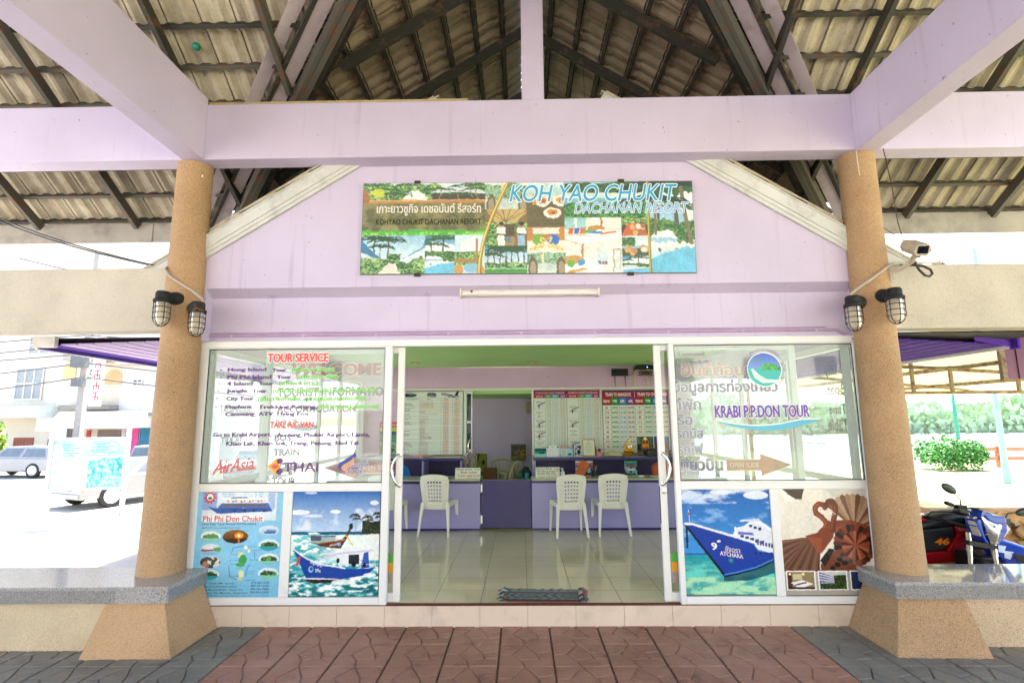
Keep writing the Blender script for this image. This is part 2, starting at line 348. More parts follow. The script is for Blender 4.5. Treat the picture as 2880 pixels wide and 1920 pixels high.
ART = art_material('printed_vinyl', .5, spec=.2); ARTG = art_material('printed_panel_behind_glass', .22, .25, .4); VINYL = art_material('cut_vinyl_lettering', .35); PAINTC = art_material('painted_parts', .4)
def m_floor_tile():
    n = N('polished_floor_tile'); p = n.pos(); pit = .392
    def gr(o, x0): 
        f = n.math('FRACT', n.math('DIVIDE', n.math('SUBTRACT', o, x0), pit)); d = n.math('MINIMUM', f, n.math('SUBTRACT', 1, f)); return n.math('LESS_THAN', d, .0065)
    g = n.math('MAXIMUM', gr(p[0], .04 - pit * 20), gr(p[1], 4.60 - pit * 20))
    co = n.co(); c = n.mix(n.ramp(n.noise(co, 1.2, 6), .3, .7), (.66, .555, .375), (.75, .64, .45))
    c = n.mix(g, c, (.16, .145, .105)); r = n.mix(g, (.06, .06, .06), (.6, .6, .6)); r2 = n.n('SeparateColor'); n.l(r, r2.inputs[0])
    rr = n.math('ADD', r2.outputs[0], n.ramp(n.noise(co, 3, 6), .45, .7, 0, .06)); n.bump(n.math('SUBTRACT', 1, g), .2, .002)
    return n.done(c, rr, spec=.55)
FLOOR = m_floor_tile()
def m_paver(name, a, b):
    n = N(name); co = n.co(); f = n.noise(co, 1.6, 6, .6); c = n.mix(n.ramp(f, .3, .7), lin(a), lin(b))
    g = n.noise(co, 90, 4, .7); c = n.mix(n.math('MULTIPLY', n.ramp(g, .5, .75), .45), c, tuple(min(.8, x * 1.5) for x in lin(b)))
    d = n.noise(co, 5, 7, .7); c = n.mix(n.math('MULTIPLY', n.ramp(d, .56, .72), .6), c, (.045, .04, .036))
    n.bump(g, .35, .003); r = n.ramp(n.noise(co, 2.5, 4), .35, .7, .42, .72); return n.done(c, r, spec=.4)
PAVR = m_paver('red_brown_paver', '#8a6254', '#a97e6d'); PAVG = m_paver('dark_grey_paver', '#6a6966', '#858279')
GROUT = plain('joint_mortar', '#5c4a40', .9, var=.3, vs=15)
RISER = plain('beige_ceramic_tile', '#d6c5b3', .3, var=.06, vs=2, dirt=.25)
GREEN = plain('green_ceiling_paint', '#a8d386', .7, var=.05, vs=1.5)
PURP = plain('deep_purple_laminate', '#251e66', .38, var=.1); PURPD = plain('dark_purple_laminate', '#322a5c', .4, var=.1); LILAC = plain('lilac_laminate', '#9d98cc', .45, var=.05, vs=2)
STONE = plain('cream_worktop', '#b6b89f', .2, var=.12, vs=20)
PLUM = plain('purple_soffit_board', '#5a3aa4', .85, var=.06, spec=.05); PLUML = plain('pale_lilac_soffit_board', '#bfaed2', .85, var=.06, spec=.05); MAROON = plain('maroon_metal_sheet', '#6a3a58', .45, var=.1); DPURP = plain('dark_purple_trim', '#4b2f8c', .45)
# ================================================================ ground and paving
m = M(); m.add([(-300,-300,-.42),(300,-300,-.42),(300,300,-.42),(-300,300,-.42)], [(0,1,2,3)])
structure('ground', m, plain('pale_concrete_ground', '#bdb7ab', .9, var=.15, vs=.6, bump=.2, bs=20))
m = M(); m.add([(-7.25,-20,-.05),(-9,-20,-.36),(-9,60,-.36),(-7.25,60,-.05)], [(3,2,1,0)]); m.add([(-9,-60,-.36),(-120,-60,-.36),(-120,60,-.36),(-9,60,-.36)], [(3,2,1,0)]); m.add([(-7.25,4.7,-.05),(-2.95,4.7,-.05),(-2.95,60,-.05),(-7.25,60,-.05)], [(0,1,2,3)])
structure('street', m, plain('worn_pale_asphalt', '#a8a298', .9, var=.15, vs=.8, bump=.3, bs=40))
m = M(); m.add([(2.98,4.7,-.12),(60,4.7,-.12),(60,22,-.12),(2.98,22,-.12)], [(0,1,2,3)]); m.add([(7.25,-20,-.12),(60,-20,-.12),(60,4.7,-.12),(7.25,4.7,-.12)], [(0,1,2,3)])
structure('lawn', m, plain('dry_lawn', '#a7a474', .95, var=.3, vs=3))
m = M(); m.box(-7.25, -6.1, -.4, 7.25, 4.66, -.0125); m.box(-2.93, 4.66, -.4, 3.02, 12.7, -.021)
structure('podium', m, GROUT)
PAT = [[(0,1),(.0,.5),(.25,.53),(.48,1)], [(.48,1),(.25,.53),(.42,.28),(.75,.33),(.69,.57)], [(.48,1),(.69,.57),(1,.68),(1,1)], [(.69,.57),(.75,.33),(1,.31),(1,.68)], [(.42,.28),(.48,0),(1,0),(1,.31),(.75,.33)], [(0,.5),(0,0),(.48,0),(.42,.28),(.25,.53)]]
def inset(pts, d):
    """inward offset of a counter-clockwise convex-ish polygon, a distance per edge"""
    n = len(pts); o = []
    for i in range(n):
        a, b, c = pts[i-1], pts[i], pts[(i+1) % n]; e1 = Vector((b[0]-a[0], b[1]-a[1])).normalized(); e2 = Vector((c[0]-b[0], c[1]-b[1])).normalized()
        n1 = Vector((-e1.y, e1.x)); n2 = Vector((-e2.y, e2.x)); d1, d2 = d[i-1], d[i]
        den = e1.x*e2.y - e1.y*e2.x
        if abs(den) < .05: o.append((b[0] + n1.x*d1, b[1] + n1.y*d1)); continue
        p1 = (b[0] + n1.x*d1, b[1] + n1.y*d1); p2 = (b[0] + n2.x*d2, b[1] + n2.y*d2); t = ((p2[0]-p1[0])*e2.y - (p2[1]-p1[1])*e2.x) / den
        o.append((p1[0] + e1.x*t, p1[1] + e1.y*t))
    return o
def pavers(cols, rows, x0, px, y1, py, rnd):
    m = M()
    for i in range(*cols):
        for j in range(*rows):
            tilt = (rnd.uniform(-.0012, .0012), rnd.uniform(-.0012, .0012), rnd.uniform(-.0012, .0012))
            for poly in PAT:
                pts = [(x0 + (i+u)*px, y1 - (j+1-v)*py) for u, v in poly]; k = len(poly); dd = []
                for a in range(k):
                    (u0, v0), (u1, v1) = poly[a], poly[(a+1) % k]
                    dd.append(.006 if u0 == u1 and u0 in (0, 1) else (.002 if v0 == v1 and v0 in (0, 1) else .0034))
                b = inset(pts, dd); t = inset(pts, [d + .0055 for d in dd])
                z = lambda x, y, h: h + tilt[0] + tilt[1]*(x-x0-i*px)*4 + tilt[2]*(y-y1+j*py)*4
                m.hexa([(x, y, z(x, y, -.0098)) for x, y in b], [(x, y, z(x, y, .0)) for x, y in t])
    return m
PX, PY = .3868, .362
m = M(); m.add([(-2.108, -4.8, -.0092), (2.147, -4.8, -.0092), (2.147, 4.612, -.0092), (-2.108, 4.612, -.0092)], [(0,1,2,3)]); structure('red_paving_base', m, PAVR)
m = M()
for a, b in ((-6.75, -2.1085), (2.1475, 6.6)): m.add([(a, -2.63, -.0092), (b, -2.63, -.0092), (b, 4.612, -.0092), (a, 4.612, -.0092)], [(0,1,2,3)])
structure('grey_paving_base', m, PAVG)
m = M()
for i in range(-12, 24): x = -2.108 + i*PX; m.add([(x-.0055, -4.8, -.0080), (x+.0055, -4.8, -.0080), (x+.0055, 4.612, -.0080), (x-.0055, 4.612, -.0080)], [(0,1,2,3)])
structure('sandy_joints', m, GROUT)
rn = random.Random(3)
structure('red_paving', pavers((0, 11), (0, 26), -2.108, PX, 4.612, PY, rn), PAVR)
structure('grey_paving', pavers((-12, 0), (0, 20), -2.108, PX, 4.612, PY, rn)._j(pavers((11, 23), (0, 20), -2.108, PX, 4.612, PY, rn)), PAVG)
# litter on the paving
for (x, y, s, a, c, lb) in ((.95, 4.55, .03, .3, '#8a4a22', 'curled brown dead leaf beside the doorstep on red paving'), (.72, 4.12, .02, 1.1, '#b98a5c', 'small pale dry leaf lying on the red paving'), (-.33, 4.22, .016, .6, '#d8d4cc', 'white scrap of paper on the red paving')):
    m = M(); m.grid(lambda u, v: (x + math.cos(a)*(u-.5)*2*s - math.sin(a)*(v-.5)*s*.8*(1-(2*u-1)**2), y + math.sin(a)*(u-.5)*2*s + math.cos(a)*(v-.5)*s*.8*(1-(2*u-1)**2), .004 + .008*(2*u-1)**2 + .004*abs(2*v-1)), 8, 4)
    o = obj('dead_leaf' if 'leaf' in lb else 'paper_scrap', m, plain('leaf', c, .8), at=(x, y, 0)); tag(o, lb, 'leaf' if 'leaf' in lb else 'litter')
# ================================================================ shop floor, step
m = M(); m.box(-2.87, 4.608, -.02, 2.96, 12.6, .158); structure('shop_floor', m, FLOOR)
st = thing('doorstep', 'low beige tiled step along the front of the shop', 'step', (0.04, 4.6, 0))
xj = [-2.62] + [round(.04 - .392*6 + .392*k, 3) for k in range(14)]; xj = sorted(set([x for x in xj if -2.62 <= x <= 2.7] + [-2.62, 2.7]))
for a, b in zip(xj[:-1], xj[1:]):
    m = M(); m.box(a + .0012, 4.597, -.012, b - .0012, 4.607, .158); obj('riser_tile', m, RISER, st, bevel=.0015, seg=1)
m = M(); m.box(-2.62, 4.5945, .1582, 2.7, 4.66, .1606); obj('red_edge_line', m, plain('red_brown_grout', '#6d3527', .8), st)
# ================================================================ benches, plinths, columns
def bench(side, name, label):
    s = 1 if side > 0 else -1
    xe, yf, yfc, yb, zt = (2.742, 4.10, 4.165, 4.66, .455) if s > 0 else (-2.628, 4.06, 4.10, 4.65, .455)
    far = 7.2 * s
    t = thing('bench', label, 'bench', (s * 4.5, 4.4, 0))
    m = M(); ring = [(xe, yfc), (xe, yb), (far, yb), (far, yf)]; ring = ring if s < 0 else ring
    m.prism(ring, 'z', .427, zt); obj('seat_slab', m, GRAN, t, bevel=.004)
    m = M(); xi = xe + s*.006
    j = (-3.02 if s < 0 else 3.62)
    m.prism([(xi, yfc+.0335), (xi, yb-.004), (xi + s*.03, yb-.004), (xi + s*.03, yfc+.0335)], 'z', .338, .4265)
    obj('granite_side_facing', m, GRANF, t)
    yj = yfc + (yf - yfc) * (j - xe) / (far - xe)
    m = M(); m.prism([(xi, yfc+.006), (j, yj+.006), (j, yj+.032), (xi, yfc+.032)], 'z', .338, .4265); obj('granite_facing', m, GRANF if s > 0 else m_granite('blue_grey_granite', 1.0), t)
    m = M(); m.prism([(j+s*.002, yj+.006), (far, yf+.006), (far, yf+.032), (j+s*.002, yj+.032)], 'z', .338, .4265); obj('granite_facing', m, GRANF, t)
    m = M(); m.box(xe + s*.30, 4.14 if s < 0 else 4.2, -.012, far, 4.62, .3375); obj('bench_wall', m, PEBL, t)
    # battered plinth under the column
    b = [(-2.504, 4.008), (-2.501, 4.594), (-3.30, 4.594), (-3.16, 3.988)] if s < 0 else [(2.606, 4.012), (2.608, 4.594), (3.40, 4.594), (3.26, 3.998)]
    tp = [(-2.665, 4.135), (-2.645, 4.594), (-3.13, 4.594), (-3.09, 4.115)] if s < 0 else [(2.775, 4.20), (2.765, 4.594), (3.30, 4.594), (3.25, 4.185)]
    if s > 0: b, tp = b[::-1], tp[::-1]
    m = M(); m.hexa([(x, y, -.012) for x, y in b[::-1]], [(x, y, .3378) for x, y in tp[::-1]]); obj('plinth', m, PEB, t, bevel=.006)
    return t
bench(-1, 'bench', 'granite topped bench round the foot of the street side column')
bench(1, 'bench', 'granite topped bench in front of the parked motorbikes')
for x, lb in ((-2.95, 'round tan pebble column on the street side with a plain conduit'), (3.022, 'round tan pebble column carrying the security camera')):
    t = thing('column', lb, 'column', (x, 4.5, .455), 'pebble columns of the pavilion')
    m = M(); m.lathe([(.175, .4555), (.171, .6), (.160, 1.8), (.150, 2.9), (.143, 3.98)], 48, (x, 4.5, 0)); obj('shaft', m, PEB, t, smooth=True)
    if x > 0:
        m = M(); m.tube([(x-.085, 4.355, 3.95), (x-.084, 4.354, 3.85), (x-.08, 4.352, 3.72)], .004, 6); obj('paint_drip', m, plain('dried_paint', '#d8cfc0', .6), t)
    else:
        m = M(); m.ball((x+.128, 4.405, 3.83), .012, 8, (.6, .6, 1)); obj('paint_spot', m, plain('dried_white_paint', '#e8e4dc', .6), t)
# ================================================================ beams
def beam(name, x0, y0, z0, x1, y1, z1, mat, label, bev=.006, cat='beam', group=None):
    m = M(); m.box(x0, y0, z0, x1, y1, z1); o = obj(name, m, mat, bevel=bev, at=((x0+x1)/2, (y0+y1)/2, z0)); tag(o, label, cat, group); return o
beam('beam', -8, 4.362, 3.965, 8, 4.542, 4.492, LAV, 'long lavender concrete beam across the top of the two columns')
beam('beam', -2.985, -3.6, 3.962, -2.795, 4.361, 4.545, LAV, 'lavender concrete beam running overhead from the street side column')
beam('beam', 2.935, -3.6, 3.952, 3.125, 4.361, 4.485, LAV, 'lavender concrete beam running overhead from the camera column')
beam('beam', -8, -3.75, 3.965, 8, -3.58, 4.49, LAV, 'far lavender beam behind the viewer')
beam('post', .035, 4.38, 4.493, .236, 4.53, 5.9, LAV, 'square lavender post standing on the middle of the long beam', cat='post')
beam('beam', -8, 4.425, 2.435, -3.075, 4.59, 2.995, PEBG, 'grey pebble finished side beam level with the wall lamps on the street side', .01)
beam('beam', 3.145, 4.425, 2.39, 8, 4.59, 2.945, PEBG, 'pale pebble finished side beam behind the security camera', .01)
m = M(); m.box(-2.79, 4.364, 4.4935, -.45, 4.40, 4.512); tag(obj('timber_batten', m, plain('pale_timber', '#b9a578', .7, dirt=.3), at=(-1.6, 4.38, 4.4935)), 'thin pale timber strip lying on top of the long beam', 'timber strip')
m = M(); m.tube([(3.13, 4.44, 4.505), (5, 4.44, 4.51), (8, 4.44, 4.505)], .014, 8); tag(obj('pipe', m, plain('yellow_pvc', '#c9922c', .4), at=(5, 4.44, 4.5)), 'yellow plastic pipe lying on the right end of the beam', 'pipe')
for x in (-2.95, 3.022):
    m = M(); m.lathe([(.16, -.01), (.145, 3.98)], 24, (x, -3.66, 0)); tag(obj('column', m, PEB, smooth=True, at=(x, -3.66, 0)), 'round tan column behind the viewer', 'column', 'rear pebble columns')
# ================================================================ pavilion roof
KP = .62; A0 = 7.5                        # purlin plane z = A0 - KP * y
PUR = [5.735 - .2835 * k for k in range(19)]
GR, GK, GX = 6.08, .63, .10               # upper gable: purlin plane z = GR - GK * |x - GX|
CR = math.cos(math.atan(KP)); NY, NZ = math.sin(math.atan(KP)), math.cos(math.atan(KP))
TP = [(0.0, .0), (.030, .0), (.045, .010), (.075, .030), (.105, .030), (.135, .010), (.150, .0), (.19, .0), (.205, .010), (.235, .030), (.262, .030), (.282, .004), (.2821, .052), (.2995, .052), (.2996, .0)]  # underside of one tile
def tiles(along, n_tiles, courses, frame, keep):
    """frame(a, s, h): a along the eave, s up the slope, h off the plane; two skins, 15 mm apart"""
    m = M()
    for skin, base in ((0, .052), (1, .069)):
        for k, (s0, s1) in enumerate(courses):
            for i in range(n_tiles):
                a0 = along + i * .30; jt = random.uniform(-.002, .002)
                if not keep(a0 + .15, (s0 + s1) / 2): continue
                rows = []
                for s, dh in ((s0 - .05, .0), (s1, .020)):
                    rows.append([frame(a0 + x, s, base + (h * (1 if skin == 0 else .6)) + dh + jt) for x, h in TP])
                kk = len(TP); m.add(rows[0] + rows[1], [(q, q+1, kk+q+1, kk+q) for q in range(kk-1)] if skin else [(q+1, q, kk+q, kk+q+1) for q in range(kk-1)])
    return m
def pav(a, s, h): y = 5.735 - s * CR; return (a, y + NY*h, A0 - KP*y + NZ*h)
SL = .2835 / CR
crs = [(-.62*SL, 0)] + [(k*SL, (k+1)*SL) for k in range(0, 18)]
def vkeep(a, s):
    y = 5.735 - s * CR; z = A0 - KP*y; return z > GR - GK*abs(a - GX) + .09
rt = thing('pavilion_roof', 'sloping tiled pavilion roof seen from below with steel rafters', 'roof', (0, 3, 5.6))
obj('roof_tiles', tiles(-8.1, 54, crs, pav, vkeep), TILE, rt)
# far slope, behind the viewer
YR = 5.735 - 18*.2835 + .06; ZR = A0 - KP*YR
m = M(); m.add([(-8.1, YR, ZR+.08), (8.1, YR, ZR+.08), (8.1, YR-5.4, ZR+.08-KP*5.4), (-8.1, YR-5.4, ZR+.08-KP*5.4), (-8.1, YR, ZR+.11), (8.1, YR, ZR+.11), (8.1, YR-5.4, ZR+.11-KP*5.4), (-8.1, YR-5.4, ZR+.11-KP*5.4)], [(0,1,2,3),(7,6,5,4),(2,6,7,3),(0,4,5,1),(1,5,6,2),(3,7,4,0)])
obj('rear_slope', m, TILE, rt)
def clipx(z): u = (GR - z) / GK; return (GX - u, GX + u)
for k, y in enumerate(PUR):
    z = A0 - KP*y; a, b = clipx(z + .06)
    for x0, x1 in (((-8, a), (b, 8)) if z < GR - .1 else ((-8, 8),)):
        m = M(); c = Vector((0, y + NY*.018, z + NZ*.018)); m.bar((x0, c.y, c.z), (x1, c.y, c.z), .034, .034, (0, NY, NZ)); obj('purlin', m, STEEL if k % 3 else STEELD, rt)
        # dark curls drawn as the shade in the tile-end gaps above the purlin
        m = M(); n = int((x1 - x0) / .15)
        for i in range(n):
            p0 = (x0 + .15*i, y + NY*.038, z + NZ*.038)
            m.tube([(p0[0] + .01, p0[1]-.01, p0[2]), (p0[0] + .05, p0[1]-.012, p0[2] + .016), (p0[0] + .10, p0[1]-.012, p0[2] + .016), (p0[0] + .14, p0[1]-.01, p0[2])], .007, 5)
        obj('tile_gap_shade', m, STEELD, rt)
def rafter(x, y0, y1, mat):
    m = M(); p = Vector((x, y0, A0 - KP*y0)); q = Vector((x, y1, A0 - KP*y1)); d = Vector((0, NY, NZ)) * -.052
    m.bar(p + d, q + d, .042, .10, (0, NY, NZ)); obj('rafter', m, mat, rt)
for i, x in enumerate((-7.6, -6.55, -5.5, -4.37, -3.06, 3.07, 4.33, 5.28, 6.4, 7.5)): rafter(x, 5.76, .7, STEELD if i in (4, 5) else STEEL)
rafter(-2.11, 4.50, .7, STEEL); rafter(2.27, 4.56, .7, STEELD); rafter(-1.0, 3.35, .7, STEELD); rafter(1.2, 3.35, .7, STEELD)
m = M(); m.box(-8, 5.775, 3.712, -2.95, 5.80, 3.935); obj('eave_board', m, FASC, rt); m = M(); m.box(3.1, 5.775, 3.70, 8, 5.80, 3.94); obj('eave_board', m, FASC, rt)
m = M(); m.box(-4.56, 5.765, 3.715, -4.22, 5.7745, 3.925); obj('patch_board', m, FASC, rt)
# ---- upper gable between the valleys
YB = 9.5
gt = thing('gable_roof', 'dim tiled gable roof above the shop front with crossing rafters', 'roof', (0, 6, 6))
GC = math.cos(math.atan(GK)); HN = (math.sin(math.atan(GK)), math.cos(math.atan(GK))); GS = .282 / GC
for sg in (-1, 1):
    fr = lambda a, s, h: (GX + sg*(s*GC + HN[0]*h), a, GR - GK*s*GC + HN[1]*h)
    kp = lambda a, s: (A0 - KP*(a - .02)) < (GR - GK*s*GC) - .06
    cs = [(k*GS, (k+1)*GS) for k in range(0, 12)]
    m = M()
    for skin, base in ((0, .052), (1, .069)):
        for k, (s0, s1) in enumerate(cs):
            for i in range(26):
                a0 = 1.9 + i*.30
                if not kp(a0 + .15, (s0+s1)/2): continue
                rows = [[fr(a0 + x, s, base + h*(1 if skin == 0 else .6) + dh) for x, h in TP] for s, dh in ((s0, .020), (s1 + .05, 0))]
                kk = len(TP); m.add(rows[0] + rows[1], [(q, q+1, kk+q+1, kk+q) for q in range(kk-1)])
    obj('roof_tiles', m, TILESH, gt)
    for k in range(12):
        u = .26 + .282*k; z = GR - GK*u; ys = max(1.9, (A0 - z) / KP)
        if ys < YB - .2:
            m = M(); m.bar((GX + sg*(u + HN[0]*.018), ys, z + HN[1]*.018), (GX + sg*(u + HN[0]*.018), YB, z + HN[1]*.018), .034, .034, (sg*HN[0], 0, HN[1])); obj('purlin', m, STEELD, gt)
            m = M()
            for i in range(int((YB - ys) / .15)):
                y0 = ys + .15*i; b = (GX + sg*(u - .02), z + .036); m.tube([(b[0], y0+.01, b[1]), (b[0], y0+.05, b[1]+.018), (b[0], y0+.10, b[1]+.018), (b[0], y0+.14, b[1])], .008, 5)
            obj('tile_gap_shade', m, STEELD, gt)  # dark curls again for the shade in the tile-end gaps
    for y in (4.47, 5.41, 6.6, 7.8):
        ue = 1.75 if y < 5 else (2.75 if y < 6 else 3.3)
        m = M(); d = .055; m.bar((GX + sg*.02, y, GR - d*1.2), (GX + sg*ue, y, GR - GK*ue - d*1.2), .045, .10, (sg*HN[0], 0, HN[1])); obj('rafter', m, STEELD, gt)
    # valley: two steel channels, a pale flashing board each side
    def vp(t, off, dz): y = 2.3 + t; z = A0 - KP*y; return Vector((GX + sg*((GR - z) / GK + off), y, z + dz))
    for off, wd, mt, nm, dz in ((.0, .05, STEEL, 'valley_beam', -.10), (-.055, .05, STEEL, 'valley_beam', -.10), (.13, .12, FLASH, 'valley_board', -.03), (.235, .035, STEELD, 'valley_angle', -.06), (.36, .11, FLASH, 'valley_board', -.005), (-.15, .03, STEELD, 'valley_angle', -.05)):
        m = M(); m.bar(vp(-.2, off, dz), vp(3.5, off, dz), wd, .13 if nm == 'valley_beam' else (.012 if nm == 'valley_board' else .05), (sg*.30, .30, 1)); obj(nm, m, mt, gt)
for sg in (-1, 1):
    m = M()
    for o0, o1, dz in ((-.30, .30, .13),):
        q = []
        for t in (-.35, 3.45):
            y = 2.3 + t; z = A0 - KP*y; xv = (GR - z) / GK
            q.append([(GX + sg*(xv + o), y, z + dz + max(0, o*0) - (GK*o if o > 0 else 0)*0 + .0) for o in (o0, 0, o1)])
        m.add(q[0] + q[1] + [(x, y, z + .01) for x, y, z in q[0] + q[1]], [(0,1,4,3), (1,2,5,4), (9,10,7,6), (10,11,8,7)])
    obj('valley_gutter', m, STEELD, gt)
for x in (-3.42, 3.62): m = M(); m.box(x-.02, 5.95, 2.95, x+.02, YB, 3.98); obj('light_block_board', m, STEELD, gt)  # boards added to keep side light out from under the gable roof
m = M(); m.prism([(-3.3, 3.9), (3.5, 3.9), (GX, 6.06)], 'y', YB, YB + .1); obj('end_wall', m, LAVD, gt)
m = M(); m.bar((GX, 2.2, GR - .03), (GX, YB, GR - .03), .06, .1); obj('ridge_beam', m, STEELD, gt)
for x, y in ((-.42, 5.2), (-.44, 5.5), (.72, 5.3)):
    m = M(); m.tube([(x, y, 5.65), (x + .003, y, 4.9), (x - .003, y, 4.5)], .003, 5); tag(obj('hanging_wire', m, BLACKP, at=(x, y, 4.5)), 'thin dark wire hanging down under the dim gable roof', 'wire', 'wires hanging under the gable roof')
m = M(); m.ball((-2.83, 4.18, 4.93), .035, 10); tag(obj('green_plug', m, plain('green_plastic', '#0f7a66', .5), smooth=True, at=(-2.83, 4.18, 4.93)), 'small round green plug stuck under the left roof tiles', 'plug')
# ================================================================ the shop front
shop = thing('shop_building', 'lilac tour office with white framed glass front and gabled roof', 'building', (0.05, 8, 0))
m = M()
GZ = 2.834
pl = [(-2.97, GZ), (3.03, GZ), (3.03, 3.07), (1.42, 4.085), (.70, 4.47), (-.64, 4.47), (-1.26, 4.085), (-2.97, 3.005)]
m.prism(pl, 'y', 4.546, 4.74)
m.add([(-2.97,4.546,GZ),(3.03,4.546,GZ),(3.03,4.66,2.768),(-2.97,4.66,2.768)], [(0,1,2,3)])
m.box(-2.97, 4.549, 2.368, -2.795, 4.74, 2.8338); m.box(2.925, 4.549, 2.368, 3.03, 4.74, 2.8338)
m.box(-2.7949, 4.66, 2.368, 2.9249, 4.74, 2.83)
obj('front_wall', m, LAV, shop)
m = M(); m.box(-2.868, 4.70, 2.34, -2.77, 12.6, 2.75); obj('side_wall_head', m, LAV, shop); m = M(); m.box(2.87, 4.70, 2.34, 2.968, 12.6, 2.75); obj('side_wall_head', m, LAV, shop)
# barge boards: three stepped fascia strips each side, with tile ends on top
for s in (-1, 1):
    if s < 0: a, b = (-3.30, 2.797), (-.66, 4.462)
    else: a, b = (3.34, 2.815), (.70, 4.485)
    d = Vector((b[0]-a[0], 0, b[1]-a[1])).normalized(); nn = Vector((-d.z, 0, d.x)) * (1 if s < 0 else -1)
    if nn.z < 0: nn = -nn
    for k, (o0, o1, y) in enumerate(((.0, .032, 4.520), (.032, .066, 4.512), (.066, .165, 4.504), (.165, .18, 4.498))):
        m = M(); p = [Vector((a[0],0,a[1])) + nn*o0, Vector((b[0],0,b[1])) + nn*o0, Vector((b[0],0,b[1])) + nn*o1, Vector((a[0],0,a[1])) + nn*o1]
        m.prism([(q.x, q.z) for q in p], 'y', y, 4.545); obj('barge_board', m, BARGE, shop, bevel=.003)
    m = M(); L = (Vector((b[0],0,b[1])) - Vector((a[0],0,a[1]))).length
    for i in range(3, 9):
        t0, t1 = i*L/9.0, (i+1.1)*L/9.0; p = Vector((a[0],0,a[1])) + nn*.185
        m.bar(p + d*t0 + nn*.022 + Vector((0,4.53,0)), p + d*t1 + nn*.004 + Vector((0,4.53,0)) , .05, .012, tuple(nn))
    obj('tile_edge', m, TILE, shop)
    m = M(); off = .215; q0 = Vector((a[0],0,a[1])) - d*.25 + nn*off; q1 = Vector((b[0],0,b[1])) + nn*off
    m.add([(q0.x,4.55,q0.z),(q1.x,4.55,q1.z),(q1.x,12.7,q1.z),(q0.x,12.7,q0.z),(q0.x+nn.x*.03,4.55,q0.z+nn.z*.03),(q1.x+nn.x*.03,4.55,q1.z+nn.z*.03),(q1.x+nn.x*.03,12.7,q1.z+nn.z*.03),(q0.x+nn.x*.03,12.7,q0.z+nn.z*.03)], [(0,1,2,3),(7,6,5,4),(0,4,5,1),(3,2,6,7),(0,3,7,4),(1,5,6,2)])
    obj('roof', m, TILE, shop)
    m = M(); e = q0 + nn*.02; m.tube([(e.x, 4.5, e.z), (e.x, 12.7, e.z)], .05, 8); m.bar((e.x + d.x*.1, 4.49, e.z + d.z*.1 + .03), (e.x - d.x*.02, 4.49, e.z - d.z*.02 + .03), .08, .05); obj('eave_edge', m, plain('dark_roof_edge', '#3b3c40', .6), shop)
# ---- front frame
HD = (-2.845, 2.955)
m = M(); m.box(HD[0], 4.600, 2.308, HD[1], 4.66, 2.366); obj('door_head', m, ALU, shop, bevel=.004)
def unit(x0, x1, stl, str_, mull, label_pane):
    zb = .162
    m = M()
    m.box(x0, 4.602, zb, x0+stl, 4.65, 2.3075); m.box(x1-str_, 4.602, zb, x1, 4.65, 2.3075)
    a, b = x0+stl+.0005, x1-str_-.0005
    m.box(a, 4.604, zb, b, 4.648, .222); m.box(a, 4.604, 1.070, b, 4.648, 1.139); m.box(mull[0], 4.606, .2225, mull[1], 4.646, 1.0695); m.box(a, 4.604, 2.297, b, 4.648, 2.3074)
    wn = obj('window', m, ALU, shop, bevel=.004)
    g = M(); g.box(a-.004, 4.617, 1.136, b+.004, 4.623, 2.2985); gp = obj('pane', g, GLASSF, wn)
    r = M(); t = .007
    for (p, q, z0, z1) in ((a, b, 1.1395, 1.1395+t), (a, b, 2.2965-t, 2.2965)): r.box(p, 4.6135, z0, q, 4.6165, z1)
    for p in (a, b-t): r.box(p, 4.6135, 1.1465, p+t, 4.6165, 2.2895)
    obj('glazing_bead', r, BLACKP, wn); return wn
WL = unit(-2.838, -1.127, .078, .062, (-2.026, -1.946), '')
WR = unit(1.294, 2.945, .044, .060, (2.076, 2.148), '')
# ---- sliding doors (standing open behind the fixed lights)
def door(x0, x1, hs):
    m = M(); y0, y1 = 4.668, 4.704
    m.box(x0, y0, .165, x0+.058, y1, 2.306); m.box(x1-.058, y0, .165, x1, y1, 2.306); m.box(x0+.0585, y0+.002, .165, x1-.0585, y1-.002, .235); m.box(x0+.0585, y0+.002, 2.255, x1-.0585, y1-.002, 2.306)
    d = obj('sliding_door', m, ALU, shop, bevel=.004)
    g = M(); g.box(x0+.054, 4.683, .231, x1-.054, 4.689, 2.259); obj('pane', g, GLASSD, d)
    hx = (x1-.030) if hs > 0 else (x0+.030); s = -1 if hs > 0 else 1
    h = M(); pts = [(hx + s*(-.006), 4.667, 1.372), (hx, 4.64, 1.372), (hx + s*.014, 4.622, 1.35)] + [(hx + s*(.014 + .035*math.sin(math.pi*t)), 4.618, 1.35 - .215*t) for t in [k/10 for k in range(1, 10)]] + [(hx + s*.014, 4.622, 1.132), (hx, 4.64, 1.11), (hx + s*(-.006), 4.667, 1.11)]
    h.tube(pts, .0115, 10)
    for z in (1.372, 1.11): h.lathe([(.0001, 4.656), (.019, 4.657), (.021, 4.664), (.021, 4.6675)], 16, (hx + s*(-.006), 0, z), 'y')
    obj('handle', h, CHROME, d, smooth=45)
    return d
DL = door(-2.275, -1.030, 1); DR = door(1.180, 2.42, -1)
m = M(); m.lathe([(.0001, 4.652), (.010, 4.652), (.012, 4.656), (.020, 4.657), (.022, 4.6675)], 18, (1.212, 0, 1.047), 'y'); obj('lock', m, STAIN, DR, smooth=45)
m = M(); m.box(1.1785, 4.674, .78, 1.1805, 4.70, 1.09); obj('lock_keeper', m, plain('dark_steel', '#2b2a28', .5), DR)
p = Plane((0, 4.681, 0))
